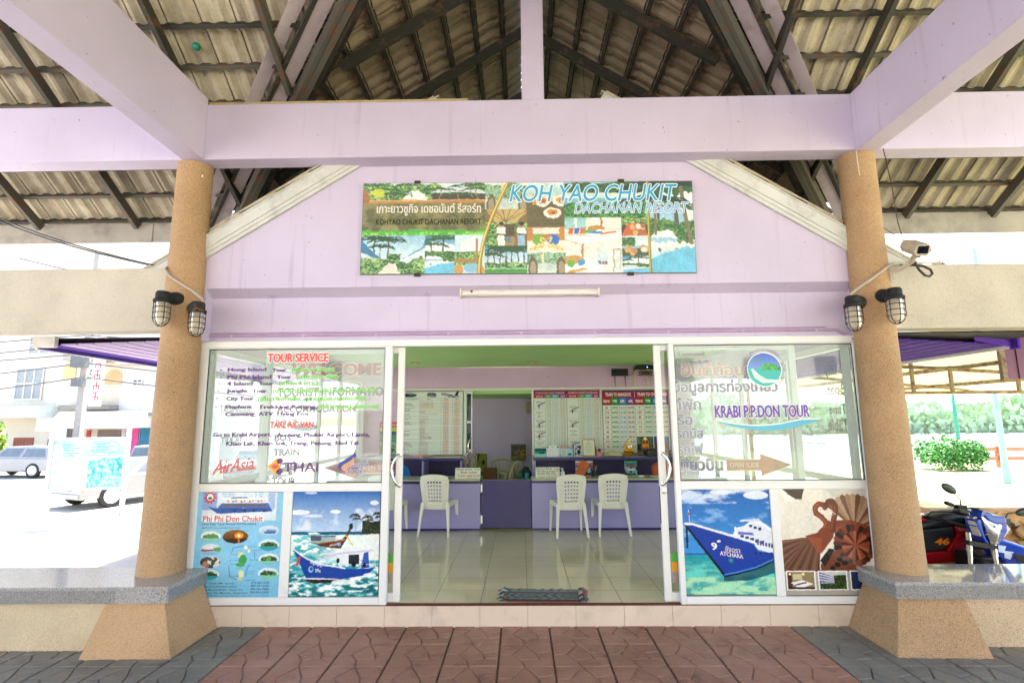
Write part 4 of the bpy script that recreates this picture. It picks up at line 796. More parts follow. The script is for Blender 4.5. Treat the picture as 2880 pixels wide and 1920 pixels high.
# words
zx = lambda x: (x - 45) / 2230 * BW; zz = lambda y: (645 - y) / 605 * BH
def bt(s, x0, y1, x1, y0, col, halo=None, bold=.0, hw=.05, sh=0): p.text(s, zx(x0), zz(y1), zx(x1), zz(y0), col, d=.002, halo=halo, bold=bold, hw=hw, shear=sh, res=4)
bt('KOH YAO CHUKIT', 1040, 172, 2175, 58, '#41a9d8', '#f2f6f6', .012, .035, .25); bt('DACHANAN RESORT', 1478, 252, 2245, 182, '#7fb8e2', '#f4f4f6', .008, .04, .25)
bt('เกาะยาวชูกิจ เดชอนันต์ รีสอร์ท', 140, 262, 848, 178, '#e6e4dc', None, .02); bt('KOHYAO CHUKIT DACHANAN RESORT', 138, 322, 850, 283, '#2c3a1c', None, .015)
obj('printed_sheet', p.m, ART, bn, colors=True)
m = M(); m.v = [tuple(p.P(a, b, d)) for d in (-.022, -.0015) for a, b in ((-.004, -.004), (BW+.004, -.004), (BW+.004, BH+.004), (-.004, BH+.004))]; m.f = [(0,3,2,1),(4,5,6,7),(0,1,5,4),(1,2,6,5),(2,3,7,6),(3,0,4,7)]; m.c = [(1,1,1)]*6
obj('backing_frame', m, plain('steel_banner_frame', '#5c6a62', .5), bn)
for a, b in ((.46, BH), (2.30, BH), (.48, -.018), (2.36, -.018), ):
    m = M(); q = Vector(p.P(a, b, -.02)); m.box(q.x, 4.515, q.z-.004, q.x+.055, 4.544, q.z+.022); obj('bracket', m, plain('dark_brown_bracket', '#3a2a26', .6), bn)
# ---- posters
def poster(x0, x1, z0, z1, c, words, label, wp=.0035):
    t = thing('poster', label, 'poster', ((x0+x1)/2, 4.618, z0)); p = Plane((x0, 4.6185, z0)); W, H = x1-x0, z1-z0
    c.warp(0, 0, 1, 1, wp, .13, 4, 34); c.mesh(p, 0, 0, W, H, .0, .02); words(p, W, H); obj('print', p.m, ARTG, t, colors=True)
    m = M(); m.box(x0-.006, 4.619, z0-.006, x1+.006, 4.628, z1+.006); obj('backing', m, plain('dark_backing', '#222426', .6), t)
    return t
# 1: sky blue trip poster
c = Canvas(190, 218, '#86c6e6'); c.grad(0, 0, 1, 1, '#93cdea', '#79bfe2'); c.rect(.07, 0, .92, .27, '#dbe9f2'); n1 = c.noise((10, 6), 2); c.put(c.box(.07, 0, .92, .16) & (n1 > .5), '#bcd4e8'); c.rect(.07, 0, .24, .17, '#8aa9dc'); c.rect(.82, 0, .9, .17, '#a8bfe0')
c.poly([(.13, .128), (.2, .15), (.86, .155), (.88, .185), (.25, .205), (.18, .165)], '#1f4f9f'); c.poly([(.3, .10), (.82, .10), (.86, .155), (.24, .15)], '#3f66ae'); c.rect(.32, .115, .8, .135, '#6a5a50')
for k in range(14): c.ell(.36 + .032*k, .085 + .004*(k % 3), .013, .014, ('#c8a080', '#e8d8c8', '#8a5a48')[k % 3])
c.line([(.3, .06), (.82, .06)], .012, '#f2f6f8'); c.line([(.27, .1), (.84, .1)], .008, '#eef2f4'); c.line([(.40, .052), (.58, .052)], .01, '#3a4a6a')
for k in range(4): c.ell(.45 + .11*k, .178, .02, .012, '#26304a')
c.ell(.155, .05, .055, .05, '#d83a44'); c.ell(.155, .045, .036, .032, '#eef4f0'); c.ell(.155, .055, .026, .014, '#2a8a6a')
for k in range(10): a = k*.628; c.line([(.155 + .05*math.cos(a), .05 + .045*math.sin(a)), (.155 + .068*math.cos(a), .05 + .062*math.sin(a))], .012, '#b02c3c')
c.rect(.09, .218, .79, .285, '#f2f2f4', .9)
def oval(cx, cy, rx, ry, kind, seed):
    keep = c.a.copy(); b = (cx-rx, cy-ry, cx+rx, cy+ry); n1 = c.noise((30, 30), seed)
    if kind == 'sun': c.grad(b[0], b[1], b[2], b[3], '#8a5a14', '#4a2a08'); c.ell(cx+.04, cy-.01, .05, .03, '#e8901c'); c.ell(cx+.04, cy-.01, .018, .015, '#fff0a0'); c.rect(b[0], cy+.02, b[2], b[3], '#3a2208'); c.line([(cx+.04, cy+.02), (cx+.04, cy+.05)], .02, '#c87a1c')
    elif kind == 'cave': c.rect(*b, '#2a241c'); c.put(c.box(*b) & (n1 > .5) & (c.x > cx-.03), '#cfd0c4'); c.ell(cx-.06, cy+.02, .03, .03, '#a8683c')
    elif kind == 'boat': c.grad(b[0], b[1], b[2], b[3], '#dcecf2', '#5aa0d0'); c.poly([(cx-rx, cy), (cx+rx*.3, cy), (cx+rx*.3, cy+.015), (cx-rx*.8, cy+.02)], '#8a3a3c'); c.rect(cx-rx*.7, cy-.03, cx+rx*.2, cy, '#e8e6e4'); c.ell(cx+rx*.7, cy, .05, .02, '#5a9a3c')
    elif kind == 'ship': c.grad(b[0], b[1], b[2], b[3], '#d8e8f4', '#9cc6e4'); c.poly([(cx-.06, cy+.005), (cx+.09, cy), (cx+.07, cy+.025), (cx-.04, cy+.025)], '#3a66a8'); c.rect(cx-.03, cy-.015, cx+.07, cy+.005, '#7a94c0')
    else:
        c.grad(b[0], b[1], b[2], b[3], '#cfe6ee' if kind != 'lagoon' else '#e2eedc', '#e8f2f0'); m = (np.abs(c.x-cx) < rx*.8) & (c.y > cy - ry*(.55 + .6*(n1-.5)) + .6*(ry)*(np.abs(c.x-cx)/rx)**2) & (c.y < cy+ry*.25)
        c.put(m, '#2f4a2a' if kind != 'lagoon' else '#5a8a48'); c.put(m & (n1 > .55), '#6a9a4a'); c.rect(b[0], cy+ry*.25, b[2], b[3], '#2f9aa4' if kind == 'isle' else '#7fc8b8')
    m = (((c.x-cx)/rx)**2 + ((c.y-cy)/ry)**2 < 1)[..., None]; c.a = np.where(m, c.a, keep)
oval(.195, .425, .115, .053, 'lagoon', 1); oval(.475, .425, .145, .065, 'sun', 2); oval(.85, .372, .115, .052, 'ship', 3); oval(.205, .545, .115, .052, 'boat', 4); oval(.86, .505, .115, .056, 'isle', 5); oval(.21, .665, .115, .055, 'cave', 6); oval(.868, .64, .115, .056, 'rock', 7); oval(.205, .78, .115, .05, 'isle', 8); oval(.87, .775, .115, .058, 'rock', 9)
for a, b, rx, ry, cl in ((.60, .53, .02, .018, '#e8e8c8'), (.64, .56, .018, .016, '#dfe6c0'), (.55, .60, .035, .03, '#dfe2a8'), (.575, .645, .045, .05, '#3c9a4a'), (.55, .69, .05, .02, '#48a852'), (.565, .78, .028, .04, '#dfe2b0'), (.56, .82, .025, .02, '#c8d89a')): c.ell(a, b, rx, ry, cl)
c.line([(.44, .58), (.46, .53), (.58, .515)], .008, '#4f86b8'); c.line([(.70, .57), (.71, .63)], .008, '#4f86b8'); c.line([(.42, .70), (.44, .80), (.52, .83)], .008, '#4f86b8'); c.line([(.66, .68), (.62, .74), (.62, .80)], .008, '#4f86b8')
def w1(p, W, H):
    f = lambda s, x0, y1, x1, y0, cl, bo=.01: p.text(s, x0*W, (1-y1)*H, x1*W, (1-y0)*H, cl, d=.001, bold=bo)
    f('Phi Phi Don Chukit', .095, .283, .775, .225, '#c8322e', .012); f('One Day Tour Aroud Phi Phi Island', .09, .322, .70, .292, '#26406a'); f('By Phi Phi Don Chukit Boat Trip', .095, .352, .515, .334, '#26406a', .0)
    for k, s in enumerate(('075-601-259', '089-727-0241', '086-266-7460', '062-826-2354')): f(s, .685, .868 + .0295*k, .885, .848 + .0295*k, '#1c2c50')
    for k, (s, x1) in enumerate((('Trip : 10.00 AM - Sunset', .50), ('Shark point,Bamboo island', .52), ('Island, Monkey Beach, Viking Cave', .60), ('Loh Samah Bay, Maya Bay, Sunset Point', .66))): f(s, .12, .876 + .0295*k, x1, .856 + .0295*k, '#1c2c50', .006)
    f('Coffee, Fruits, Lunch, Water, Snorkel, Insurance', .1, .985, .885, .972, '#1c2c50', .0)
    for k, (x, y) in enumerate(((.62, .515), (.68, .55), (.44, .59), (.43, .645), (.44, .68), (.66, .64), (.62, .70), (.62, .75), (.61, .77), (.44, .79), (.63, .83))): f(('Bamboo Island', 'Viking Cave', 'Maya Bay', 'Monkey Beach', 'Tonsai')[k % 5], x, y+.01, x+.1, y, '#1c2c50', .0)
poster(-2.776, -2.026, .216, 1.066, c, w1, 'pale blue boat trip poster with oval photos, half behind the bench', .002)
# 2: two longtail boats
c = Canvas(190, 218, '#ffffff'); c.grad(0, 0, 1, .4, '#1664b4', '#b4d2ee'); n1 = c.noise((6, 8), 3, 5); c.put(c.box(0, .16, 1, .37) * c.sm(n1, .42, .7), '#e6eef8', .8); c.ell(.49, .195, .06, .018, '#eef2f8'); c.ell(.08, .2, .12, .025, '#eef2f8', .9); c.ell(.24, .235, .1, .015, '#e6eef6', .8); c.ell(.93, .11, .05, .022, '#d8e6f4'); c.ell(.2, .01, .07, .012, '#cfdff0', .8)
c.grad(0, .388, 1, .42, '#123c5c', '#1c6a84'); c.grad(0, .415, 1, 1, '#35aebc', '#0f7f8a'); n2 = c.noise((9, 22), 5, 5); n3 = c.noise((14, 40), 6, 4); b = c.box(0, .42, 1, 1); c.put(b * c.sm(n2, .42, .62), '#6fcccf', .9); c.put(b * c.sm(n3, .5, .68), '#eef6f4'); c.put(c.box(0, .78, 1, 1) * c.sm(-n3, -.5, -.38), '#0c5f66', .9); c.put(b * (c.y < .66) * c.sm(c.x + .3*n2, .35, .75), '#eaf2ee', .9)
c.poly([(.76, .43), (.86, .415), (1, .40), (1, .425)], '#eee8d8'); foliage(c, .80, .28, 1, .41, 7, ('#0c140a', '#1c2c14', '#3a5424'), n=(30, 20), cover=.3)
for k, (x, y) in enumerate(((.72, .235), (.86, .25), (.97, .22))): palm(c, x, y, .19, '#141e0e', '#3a3222', asp=.9, seed=k); palm(c, x+.02, y+.03, .15, '#22331a', '#3a3222', asp=.9, seed=k+9)
c.poly([(.19, .475), (.30, .49), (.55, .475), (.615, .43), (.665, .33), (.69, .30), (.695, .335), (.63, .455), (.565, .55), (.35, .53)], '#5c2c1c'); c.poly([(.19, .475), (.3, .49), (.62, .455), (.6, .47), (.3, .502)], '#b98a68'); c.rect(.22, .425, .34, .475, '#4a5560'); c.poly([(.18, .395), (.28, .39), (.33, .41), (.2, .415)], '#dfe6e6'); c.rect(.35, .435, .5, .47, '#9fb4b8'); c.line([(.34, .435), (.5, .43)], .012, '#556068'); c.ell(.675, .335, .022, .03, '#1c2018'); c.line([(.63, .43), (.70, .52)], .014, '#c8c83c'); c.ell(.545, .51, .022, .018, '#3aa0d0')
c.poly([(.02, .545), (.12, .62), (.30, .70), (.62, .74), (.9, .735), (.96, .725), (.88, .80), (.55, .84), (.19, .835), (.10, .68)], '#0f3f9c'); c.poly([(.19, .835), (.55, .84), (.55, .865), (.28, .875), (.2, .86)], '#2c1c14'); c.poly([(.17, .825), (.55, .832), (.55, .84), (.19, .838)], '#dfe6ec'); c.line([(.02, .545), (.15, .625), (.33, .695), (.62, .735)], .012, '#e6eef2')
c.poly([(.38, .62), (.6, .58), (.92, .56), (.95, .57), (.6, .60), (.4, .635)], '#cfc4e0'); c.poly([(.5, .61), (.78, .6), (.80, .7), (.55, .71)], '#dfe8ec'); c.rect(.66, .605, .78, .70, '#1c2430'); c.poly([(.83, .59), (.88, .58), (.9, .73), (.8, .735)], '#2a56b0'); c.line([(.3, .63), (.6, .70), (.9, .70)], .007, '#d0dce4'); c.line([(.95, .57), (.96, .72)], .006, '#dfe6ea'); c.ell(.54, .665, .018, .025, '#101418'); c.ell(.72, .70, .025, .025, '#101418'); c.ell(.84, .71, .018, .022, '#101418'); c.line([(.10, .64), (.08, .70)], .03, '#c8503c')
c.ell(.6, .865, .12, .025, '#eef6f4', .8); c.ell(.9, .80, .07, .02, '#f4f8f6', .8)
def w2(p, W, H):
    f = lambda s, x0, y1, x1, y0, cl: p.text(s, x0*W, (1-y1)*H, x1*W, (1-y0)*H, cl, d=.001, bold=.015, fn=lambda x, y: (x, y - (x-.2*W)*.28))
    f('ณัฐธัญญา', .23, .69, .37, .64, '#dfe6f0'); f('ชูกิจ', .29, .75, .35, .71, '#dfe6f0'); p.ell(.24*W, .255*H, .028*W, .030*H, '#8fc0d8', .0008); p.ell(.245*W, .26*H, .018*W, .018*H, '#1c4fa8', .0012)
    p.text('ศรีบุญญา', .44*W, .475*H, .56*W, .505*H, '#e6dccc', d=.001, fn=lambda x, y: (x, y + (x-.5*W)*.25))
poster(-1.944, -1.200, .226, 1.067, c, w2, 'poster of a blue longtail boat and a brown one on green sea')
# 3: big blue ferry
c = Canvas(190, 218, '#ffffff'); c.grad(0, 0, 1, .66, '#0f5cb0', '#3f97dc'); n1 = c.noise((5, 14), 13, 5); c.put(c.box(0, 0, 1, .14) * c.sm(n1, .38, .62), '#dbe8f6', .85); c.put(c.box(0, .10, 1, .55) * c.sm(n1, .48, .72), '#8fc0ec', .7); c.ell(.85, .06, .14, .04, '#e6f0f8', .9); c.ell(.45, .03, .12, .025, '#dfeaf6', .8); c.ell(.12, .10, .1, .03, '#bcd6f0', .7); c.line([(.66, .305), (.86, .295)], .02, '#dbe8f6', .8)
c.rect(0, .612, 1, .632, '#2a5aa8'); c.grad(0, .628, 1, 1, '#1ba9b4', '#8fd8b0'); n2 = c.noise((7, 20), 15, 5); b = c.box(0, .63, 1, 1); c.put(b * c.sm(n2, .42, .66), '#5fd6cc', .8); c.put(b * c.sm(-n2, -.48, -.34), '#128f9c', .7); c.put(c.box(0, .84, 1, 1) * c.sm(n2, .4, .6), '#b4e2b4', .8)
c.poly([(.43, .83), (.6, .80), (.8, .76), (1, .69), (1, .80), (.7, .87), (.43, .875)], '#0c3c54', .85)
c.poly([(.56, .44), (.60, .37), (.66, .365), (.70, .35), (.76, .31), (.88, .305), (1, .38), (1, .62), (.83, .58), (.78, .50)], '#dfe4f0'); c.poly([(.74, .33), (.88, .315), (1, .395), (1, .41), (.88, .335)], '#f4f6fa')
for k in range(3): c.rect(.75 + .05*k, .345 + .012*k, .785 + .05*k, .37 + .014*k, '#33406a')
for k in range(5): c.rect(.64 + .055*k, .44 + .014*k, .685 + .055*k, .465 + .016*k, '#33406a')
for k in range(6): c.rect(.82 + .032*k, .50 + .005*k, .842 + .032*k, .535 + .006*k, '#46508a')
c.poly([(.62, .41), (.78, .42), (.8, .445), (.62, .435)], '#5a6ac0'); c.rect(.585, .36, .60, .44, '#eef0f6')
c.poly([(.01, .335), (.10, .34), (.58, .47), (.78, .525), (.83, .595), (1, .615), (1, .69), (.8, .755), (.6, .80), (.43, .83)], '#123a9c'); c.poly([(.01, .335), (.06, .355), (.44, .80), (.43, .83)], '#0e1826'); c.line([(.03, .332), (.10, .332), (.58, .455), (.79, .51)], .022, '#e4e6ee'); c.line([(.44, .815), (.62, .785), (.81, .742), (1, .672)], .014, '#3f7fd0'); c.line([(.44, .83), (.62, .80), (.81, .757), (1, .688)], .014, '#0c1420')
for k in range(4): c.ell(.80 + .06*k, .615 + .0*k, .012, .01, '#0c2050')
c.line([(.075, .20), (.085, .33)], .008, '#cfd6de'); c.rect(.065, .225, .082, .25, '#c83a4c'); c.poly([(.035, .37), (.06, .37), (.055, .56), (.03, .57)], '#1a2236'); c.ell(.40, .50, .02, .012, '#dfe6f2'); c.ell(.52, .68, .032, .03, '#1c5a7a'); c.ell(.52, .68, .02, .018, '#2f8a96')
def w3(p, W, H):
    f = lambda s, x0, y1, x1, y0, cl, bo: p.text(s, x0*W, (1-y1)*H, x1*W, (1-y0)*H, cl, d=.001, bold=bo, fn=lambda x, y: (x, y - (x-.5*W)*.16))
    f('9', .315, .605, .375, .535, '#dfe4ec', .04); f('อัจฉรา', .465, .60, .63, .545, '#d0c8d0', .025); f('ATCHARA', .405, .645, .66, .605, '#dcd6dc', .03)
poster(1.337, 2.074, .234, 1.070, c, w3, 'poster of a big blue ferry with white decks on turquoise water')
# 4: towel swans
c = Canvas(190, 218, '#e4dfd2'); n1 = c.noise((5, 5), 3); c.put(n1 > .52, '#dcd6c6', .8); c.poly([(.5, 0), (1, 0), (1, .23), (.52, .09)], '#d6d6d0'); c.poly([(.55, .0), (.98, 0), (.98, .18), (.6, .07)], '#c4c4be', .7); c.line([(.62, .11), (1, .235)], .018, '#2a241e'); c.poly([(.02, 0), (.30, 0), (.26, .105), (.2, .10)], '#4a4038'); c.poly([(.0, .0), (.05, .0), (.18, .1), (.1, .12)], '#f2efe6')
BR = '#7c3c22'; A = 1.13
def fan(cx, cy, r, a0, a1, k, cols):
    for i in range(k):
        t0, t1 = a0 + (a1-a0)*i/k, a0 + (a1-a0)*(i+1)/k; c.poly([(cx, cy), (cx + r*math.cos(t0), cy - r*math.sin(t0)/A), (cx + r*1.06*math.cos((t0+t1)/2), cy - r*1.06*math.sin((t0+t1)/2)/A), (cx + r*math.cos(t1), cy - r*math.sin(t1)/A)], cols[i % len(cols)])
fan(.82, .38, .36, R(5), R(140), 14, ('#9a7a60', '#6d4e3a', '#b0927a')); c.poly([(.58, .30), (.8, .30), (1, .36), (1, .42), (.8, .44), (.6, .45)], BR); c.poly([(.6, .37), (.84, .33), (.9, .38), (.62, .45)], '#8e4a2c')
c.poly([(.0, .49), (.3, .46), (.42, .50), (.40, .77), (0, .77)], '#6a4632')
for k in range(8): c.poly([(.30 + .02*k, .47), (-.02 + .055*k, .78 - .0*k), (.01 + .055*k, .78)], ('#7d5640', '#4e3020')[k % 2]); c.poly([(.3, .47), (-.02, .50 + .04*k), (-.02, .52 + .04*k)], ('#835c46', '#563626')[k % 2])
c.poly([(.26, .45), (.40, .42), (.55, .30), (.60, .36), (.58, .46), (.45, .60), (.41, .62), (.36, .50)], BR); c.poly([(.28, .455), (.45, .47), (.44, .60), (.40, .61)], '#9a5030', .7)
c.line([(.50, .38), (.52, .33), (.47, .27), (.41, .235), (.405, .18), (.45, .145), (.50, .155), (.515, .18)], .06, BR, asp=A); c.line([(.49, .37), (.51, .33), (.46, .27), (.40, .23), (.40, .18), (.44, .148)], .02, '#95502f', asp=A)
c.line([(.58, .40), (.60, .30), (.63, .22), (.635, .16), (.60, .12), (.555, .125), (.535, .16)], .06, '#63301c', asp=A); c.line([(.565, .38), (.59, .30), (.62, .22), (.625, .17)], .02, '#8a4628', asp=A)
c.line([(.55, .20), (.63, .245)], .008, '#d8c8a8'); c.line([(.54, .26), (.6, .25)], .006, '#d8c8a8')
c.poly([(.84, .41), (1, .36), (1, .6), (.9, .52)], '#5a2f22'); c.ell(.98, .45, .03, .015, '#16110e'); c.ell(.97, .49, .025, .012, '#16110e')
fan(.80, .54, .22, R(0), R(360), 26, ('#54221a', '#1c1412', '#7a3a24')); fan(.82, .54, .15, R(0), R(360), 22, ('#8a4228', '#3a1a14', '#a05a3c'))
c.poly([(.41, .72), (.52, .575), (.62, .60), (.86, .72), (.86, .77), (.41, .77)], '#6d3824'); c.poly([(.41, .68), (.52, .565), (.58, .575), (.46, .74)], '#1c1814')
for a, b, q in ((.63, .67, .03), (.68, .70, .035), (.60, .72, .03), (.66, .63, .025), (.54, .75, .03), (.74, .69, .025)): c.ell(a, b, q, q*.75, '#171310')
c.rect(0, .77, 1, .79, '#d8d2c6'); c.rect(0, .79, 1, 1, '#a9a39a'); c.rect(0, .765, 1, .785, '#6a3a30')
for k, x in enumerate((.02, .37, .72)):
    c.rect(x, .775, x+.325, .955, '#f2f0ec'); a0, a1, b0, b1 = x+.015, x+.31, .785, .945
    if k == 0: c.rect(a0, b0, a1, b1, '#8a7a52'); c.rect(a0, b0, a0+.05, b1, '#4a2a1c'); c.rect(a0+.06, b0+.02, a0+.16, b0+.07, '#c8bf96'); c.ell(a0+.03, b0+.02, .015, .012, '#ffdca0'); c.ell(a0+.175, b0+.02, .015, .012, '#ffdca0'); c.poly([(a0+.03, b0+.10), (a0+.16, b0+.075), (a0+.28, b0+.11), (a0+.12, b1-.005)], '#e8e6e4'); c.line([(a0+.08, b0+.12), (a0+.2, b0+.10)], .012, '#3a241c'); c.rect(a0, b1-.02, a1, b1, '#3a1c14')
    elif k == 1: c.rect(a0, b0, a1, b1, '#c4ccc8'); c.poly([(a0, b0), (a1-.1, b0+.06), (a1-.1, b1-.05), (a0, b1)], '#5a5a88'); [c.line([(a0, b0+.02+.028*q), (a1-.1, b0+.065+.012*q)], .012, '#d0d0e4') for q in range(4)]; foliage(c, a0+.16, b0+.03, a1, b1, 5, ('#16240f', '#2c4a20', '#4f7a3a'), n=(40, 60), cover=.25); foliage(c, a0, b0+.10, a1, b1, 6, ('#16240f', '#2c4a20', '#4f7a3a'), n=(40, 60), cover=.38)
    else: c.rect(a0, b0, a1, b1, '#1c2c50')
poster(2.147, 2.887, .228, 1.070, c, lambda p, W, H: None, 'poster of brown towel swans forming a heart on a bed')
# ================================================================ inside the office
FZ = .158
m = M(); m.box(-2.86, 4.75, 2.585, 2.95, 9.2, 2.63); obj('ceiling', m, GREEN, shop)
m = M(); m.box(-2.77, 9.205, 2.216, 2.87, 9.30, 2.5845); obj('upper_wall', m, LAVP, shop)
m = M(); m.box(-2.77, 9.25, FZ, -.99, 9.30, 2.214); m.box(.19, 9.25, FZ, 2.87, 9.30, 2.214); obj('partition_wall', m, LAVP, shop)
m = M(); m.box(-2.9, 11.3, FZ, 3.0, 11.4, 2.6); obj('back_room_wall', m, LAVD, shop)
m = M(); m.box(-2.86, 9.301, 2.12, 2.95, 11.3, 2.2); obj('back_room_ceiling', m, GREEN, shop)
m = M(); m.box(-2.868, 9.3, FZ, -2.77, 12.6, .95); m.box(-2.868, 9.3, 2.05, -2.77, 12.6, 2.34); m.box(-2.868, 9.3, .9501, -2.77, 9.5, 2.0499); m.box(-2.868, 11.2, .9501, -2.77, 12.6, 2.0499); obj('rear_side_wall', m, LAVD, shop); m = M(); m.box(-2.822, 9.5, .951, -2.816, 11.2, 2.049); obj('added_light_pane', m, GLASS, shop); m = M(); m.box(2.87, 9.3, FZ, 2.968, 12.6, 2.34); obj('rear_side_wall', m, LAVD, shop)  # left opening and its pane added to let daylight into the back room
m = M(); m.box(-2.9, 12.6, FZ, 3, 12.7, 3.2); m.prism([(-3.0, 2.75), (3.05, 2.75), (3.05, 3.2), (.1, 4.9), (-3.0, 3.2)], 'y', 12.5, 12.6); obj('rear_wall', m, LAV, shop)
# aluminium partition frame
m = M(); y0, y1 = 9.17, 9.245
m.box(-2.765, y0, 2.178, 2.865, y1, 2.215)
for a, b in ((-2.765, -2.72), (-2.07, -2.03), (-.988, -.938), (.186, .222), (1.357, 1.395)): m.box(a, y0+.001, FZ, b, y1, 2.1775)
pf = obj('partition_frame', m, ALUG, shop, bevel=.003)
dr = M(); dr.box(-.86+.0, 9.19, FZ+.01, -.842, 9.24, 2.17); dr.box(-.936, 9.195, 2.12, -.8605, 9.235, 2.17); dr.box(-.936, 9.195, FZ+.01, -.8605, 9.235, .24)
for z in (1.62, 1.15): dr.box(-.936, 9.195, z, -.8605, 9.235, z+.03)
d2 = obj('inner_door', dr, ALUG, shop); g = M(); g.box(-.935, 9.212, .24, -.861, 9.216, 2.12); obj('pane', g, plain('dark_teal_glass', '#12302f', .08), d2)
h = M(); h.tube([(-.855, 9.19, 1.36), (-.875, 9.16, 1.34), (-.905, 9.14, 1.26), (-.90, 9.14, 1.16), (-.875, 9.16, 1.10), (-.85, 9.19, 1.08)], .011, 8); obj('handle', h, CHROME, d2, smooth=True)
m = M(); m.box(-.84, 9.19, .0, .185, 9.2, .1) if False else None
for x, lb in ((-1.69, 'leftmost of three recessed lamps in the green ceiling'), (.19, 'middle one of three recessed lamps in the green ceiling'), (2.08, 'recessed ceiling lamp nearest the black router')):
    t = thing('downlight', lb, 'light', (x, 8.42, 2.58), 'recessed ceiling lamps')
    m = M(); m.lathe([(.062, 2.5845), (.088, 2.5845), (.088, 2.5775), (.080, 2.574), (.062, 2.578)], 24, (x, 8.42, 0)); obj('trim_ring', m, plain('brass_trim', '#b8a06a', .3, 1), t, smooth=40)
    m = M(); m.lathe([(.0001, 2.5805), (.061, 2.581)], 20, (x, 8.42, 0)); m.ball((x, 8.42, 2.578), .03, 8, (1, 1, .3)); obj('lamp', m, plain('frosted_lamp', '#f2e4c4', .3), t, smooth=True)
# ---- counters
def counter(x0, x1, label, lend, rend):
    t = thing('counter', label, 'counter', ((x0+x1)/2, 7.8, FZ))
    m = M(); m.box(x0, 7.612, FZ, x1, 7.63, .79); obj('front_panel', m, LILAC, t)
    m = M(); m.box(x0, 7.604, FZ, x1, 7.6115, .186); obj('skirting', m, PURP, t)
    m = M(); m.box(x0-.003, 7.598, .79, x1+.003, 7.63, .823); obj('edge_band', m, PURPD, t)
    m = M(); m.box(x0-.003, 7.600, .8235, x1+.003, 8.09, .846); obj('worktop', m, STONE, t, bevel=.003)
    m = M()
    if lend: m.box(x0, 7.631, FZ, x0+.018, 8.08, .79)
    if rend: m.box(x1-.018, 7.631, FZ, x1, 8.08, .79)
    obj('end_panel', m, LILAC, t); return t
counter(-2.74, -.583, 'lilac office counter on the left of the dark purple gate', 0, 1); counter(.143, 2.86, 'lilac office counter behind the two white chairs on the right', 1, 0)
t = thing('counter_gate', 'dark purple swing gate closing the gap between the two counters', 'gate', (-.22, 7.64, .19))
m = M(); m.box(-.572, 7.625, .19, .130, 7.650, .832); obj('panel', m, PURP, t, bevel=.003)
m = M(); m.box(-.572, 7.624, .8325, .130, 7.652, .840); obj('worn_edge', m, plain('bare_board_edge', '#8d8068', .8, var=.3, vs=20), t)
for z in (.66, .24): m = M(); m.tube([(-.5775, 7.614, z), (-.5775, 7.614, z+.125)], .009, 8); m.box(-.571, 7.6215, z+.01, -.55, 7.6245, z+.115); obj('hinge', m, STAIN, t)
def shelf(x0, x1, divs, label):
    t = thing('shelf_unit', label, 'shelf', ((x0+x1)/2, 8.85, FZ))
    m = M(); m.box(x0-.02, 8.58, 1.052, x1+.02, 9.165, 1.076); obj('top_board', m, STONE, t, bevel=.003)
    m = M(); m.box(x0-.02, 8.574, 1.030, x1+.02, 8.5795, 1.075); obj('edge_band', m, PURP, t)
    m = M(); m.box(x0, 9.12, FZ, x1, 9.14, 1.0515); obj('back_panel', m, PURPD, t)
    m = M(); m.box(x0, 8.62, FZ, x1, 9.1195, .60); obj('cupboard', m, PURPD, t)
    for x in divs: m = M(); m.box(x-.012, 8.60, .6005, x+.012, 9.1195, 1.0515); obj('divider', m, LILAC if x > .1 or x < -1.2 else plain('lilac_end_board', '#8f8ab8', .45), t)
shelf(-2.70, -.955, (-2.69, -1.575, -.965), 'purple open shelf behind the left counter'); shelf(.205, 2.80, (.215, 2.79), 'long purple shelf behind the right counter')
# ---- timetable boards
BOARD = '#d9e2da'
def board(x0, x1, z0, z1, label, group=None, c=BOARD):
    t = thing('timetable_board', label, 'timetable', ((x0+x1)/2, 9.16, z0), group); p = Plane((0, 9.158, 0)); p.rect(x0, z0, x1, z1, c, 0)
    m = M(); m.box(x0-.004, 9.1585, z0-.004, x1+.004, 9.169, z1+.004); obj('backing', m, plain('board_backing', '#22221f', .6), t)
    return t, p
r = random.Random(8)
t, p = board(-2.02, -1.0, 1.092, 2.158, 'pale green departure board headed by a bus, a van and an aeroplane')
K = '#20302c'
def jet(p, x, z, s, c1='#a9a6b0', c2='#3a2452', rot=0.0, d=.002):
    f = lambda a, b: (x + s*(a*math.cos(rot) - b*math.sin(rot)), z + s*(a*math.sin(rot) + b*math.cos(rot)))
    p.poly([f(*q) for q in ((0, .10), (.06, .16), (.2, .17), (.75, .02), (1.0, -.02), (.95, -.06), (.7, -.08), (.2, .02), (.04, .05))], c1, d); p.poly([f(*q) for q in ((.72, .03), (.88, .26), (.96, .26), (.9, .0))], c2, d+.0006); p.poly([f(*q) for q in ((.42, .06), (.70, -.10), (.80, -.10), (.55, .08))], '#6d6a78', d+.0006); p.ell(*f(.45, -.04), .05*s, .03*s, '#4a4656', d+.0006)
p.poly([(-2.0, 2.07), (-1.86, 2.07), (-1.80, 2.09), (-1.80, 2.115), (-1.88, 2.14), (-2.0, 2.135)], '#27353f'); p.poly([(-1.9, 2.10), (-1.81, 2.115), (-1.885, 2.133), (-1.98, 2.128)], '#6d8490', .001)
p.poly([(-1.62, 2.075), (-1.48, 2.065), (-1.455, 2.085), (-1.46, 2.125), (-1.52, 2.145), (-1.60, 2.143), (-1.625, 2.12)], '#7d8088'); p.poly([(-1.53, 2.115), (-1.468, 2.108), (-1.475, 2.13), (-1.525, 2.138)], '#222a30', .001); p.poly([(-1.61, 2.118), (-1.545, 2.115), (-1.545, 2.135), (-1.605, 2.135)], '#222a30', .001)
jet(p, -1.385, 2.085, .33, '#98959f', '#33204e')
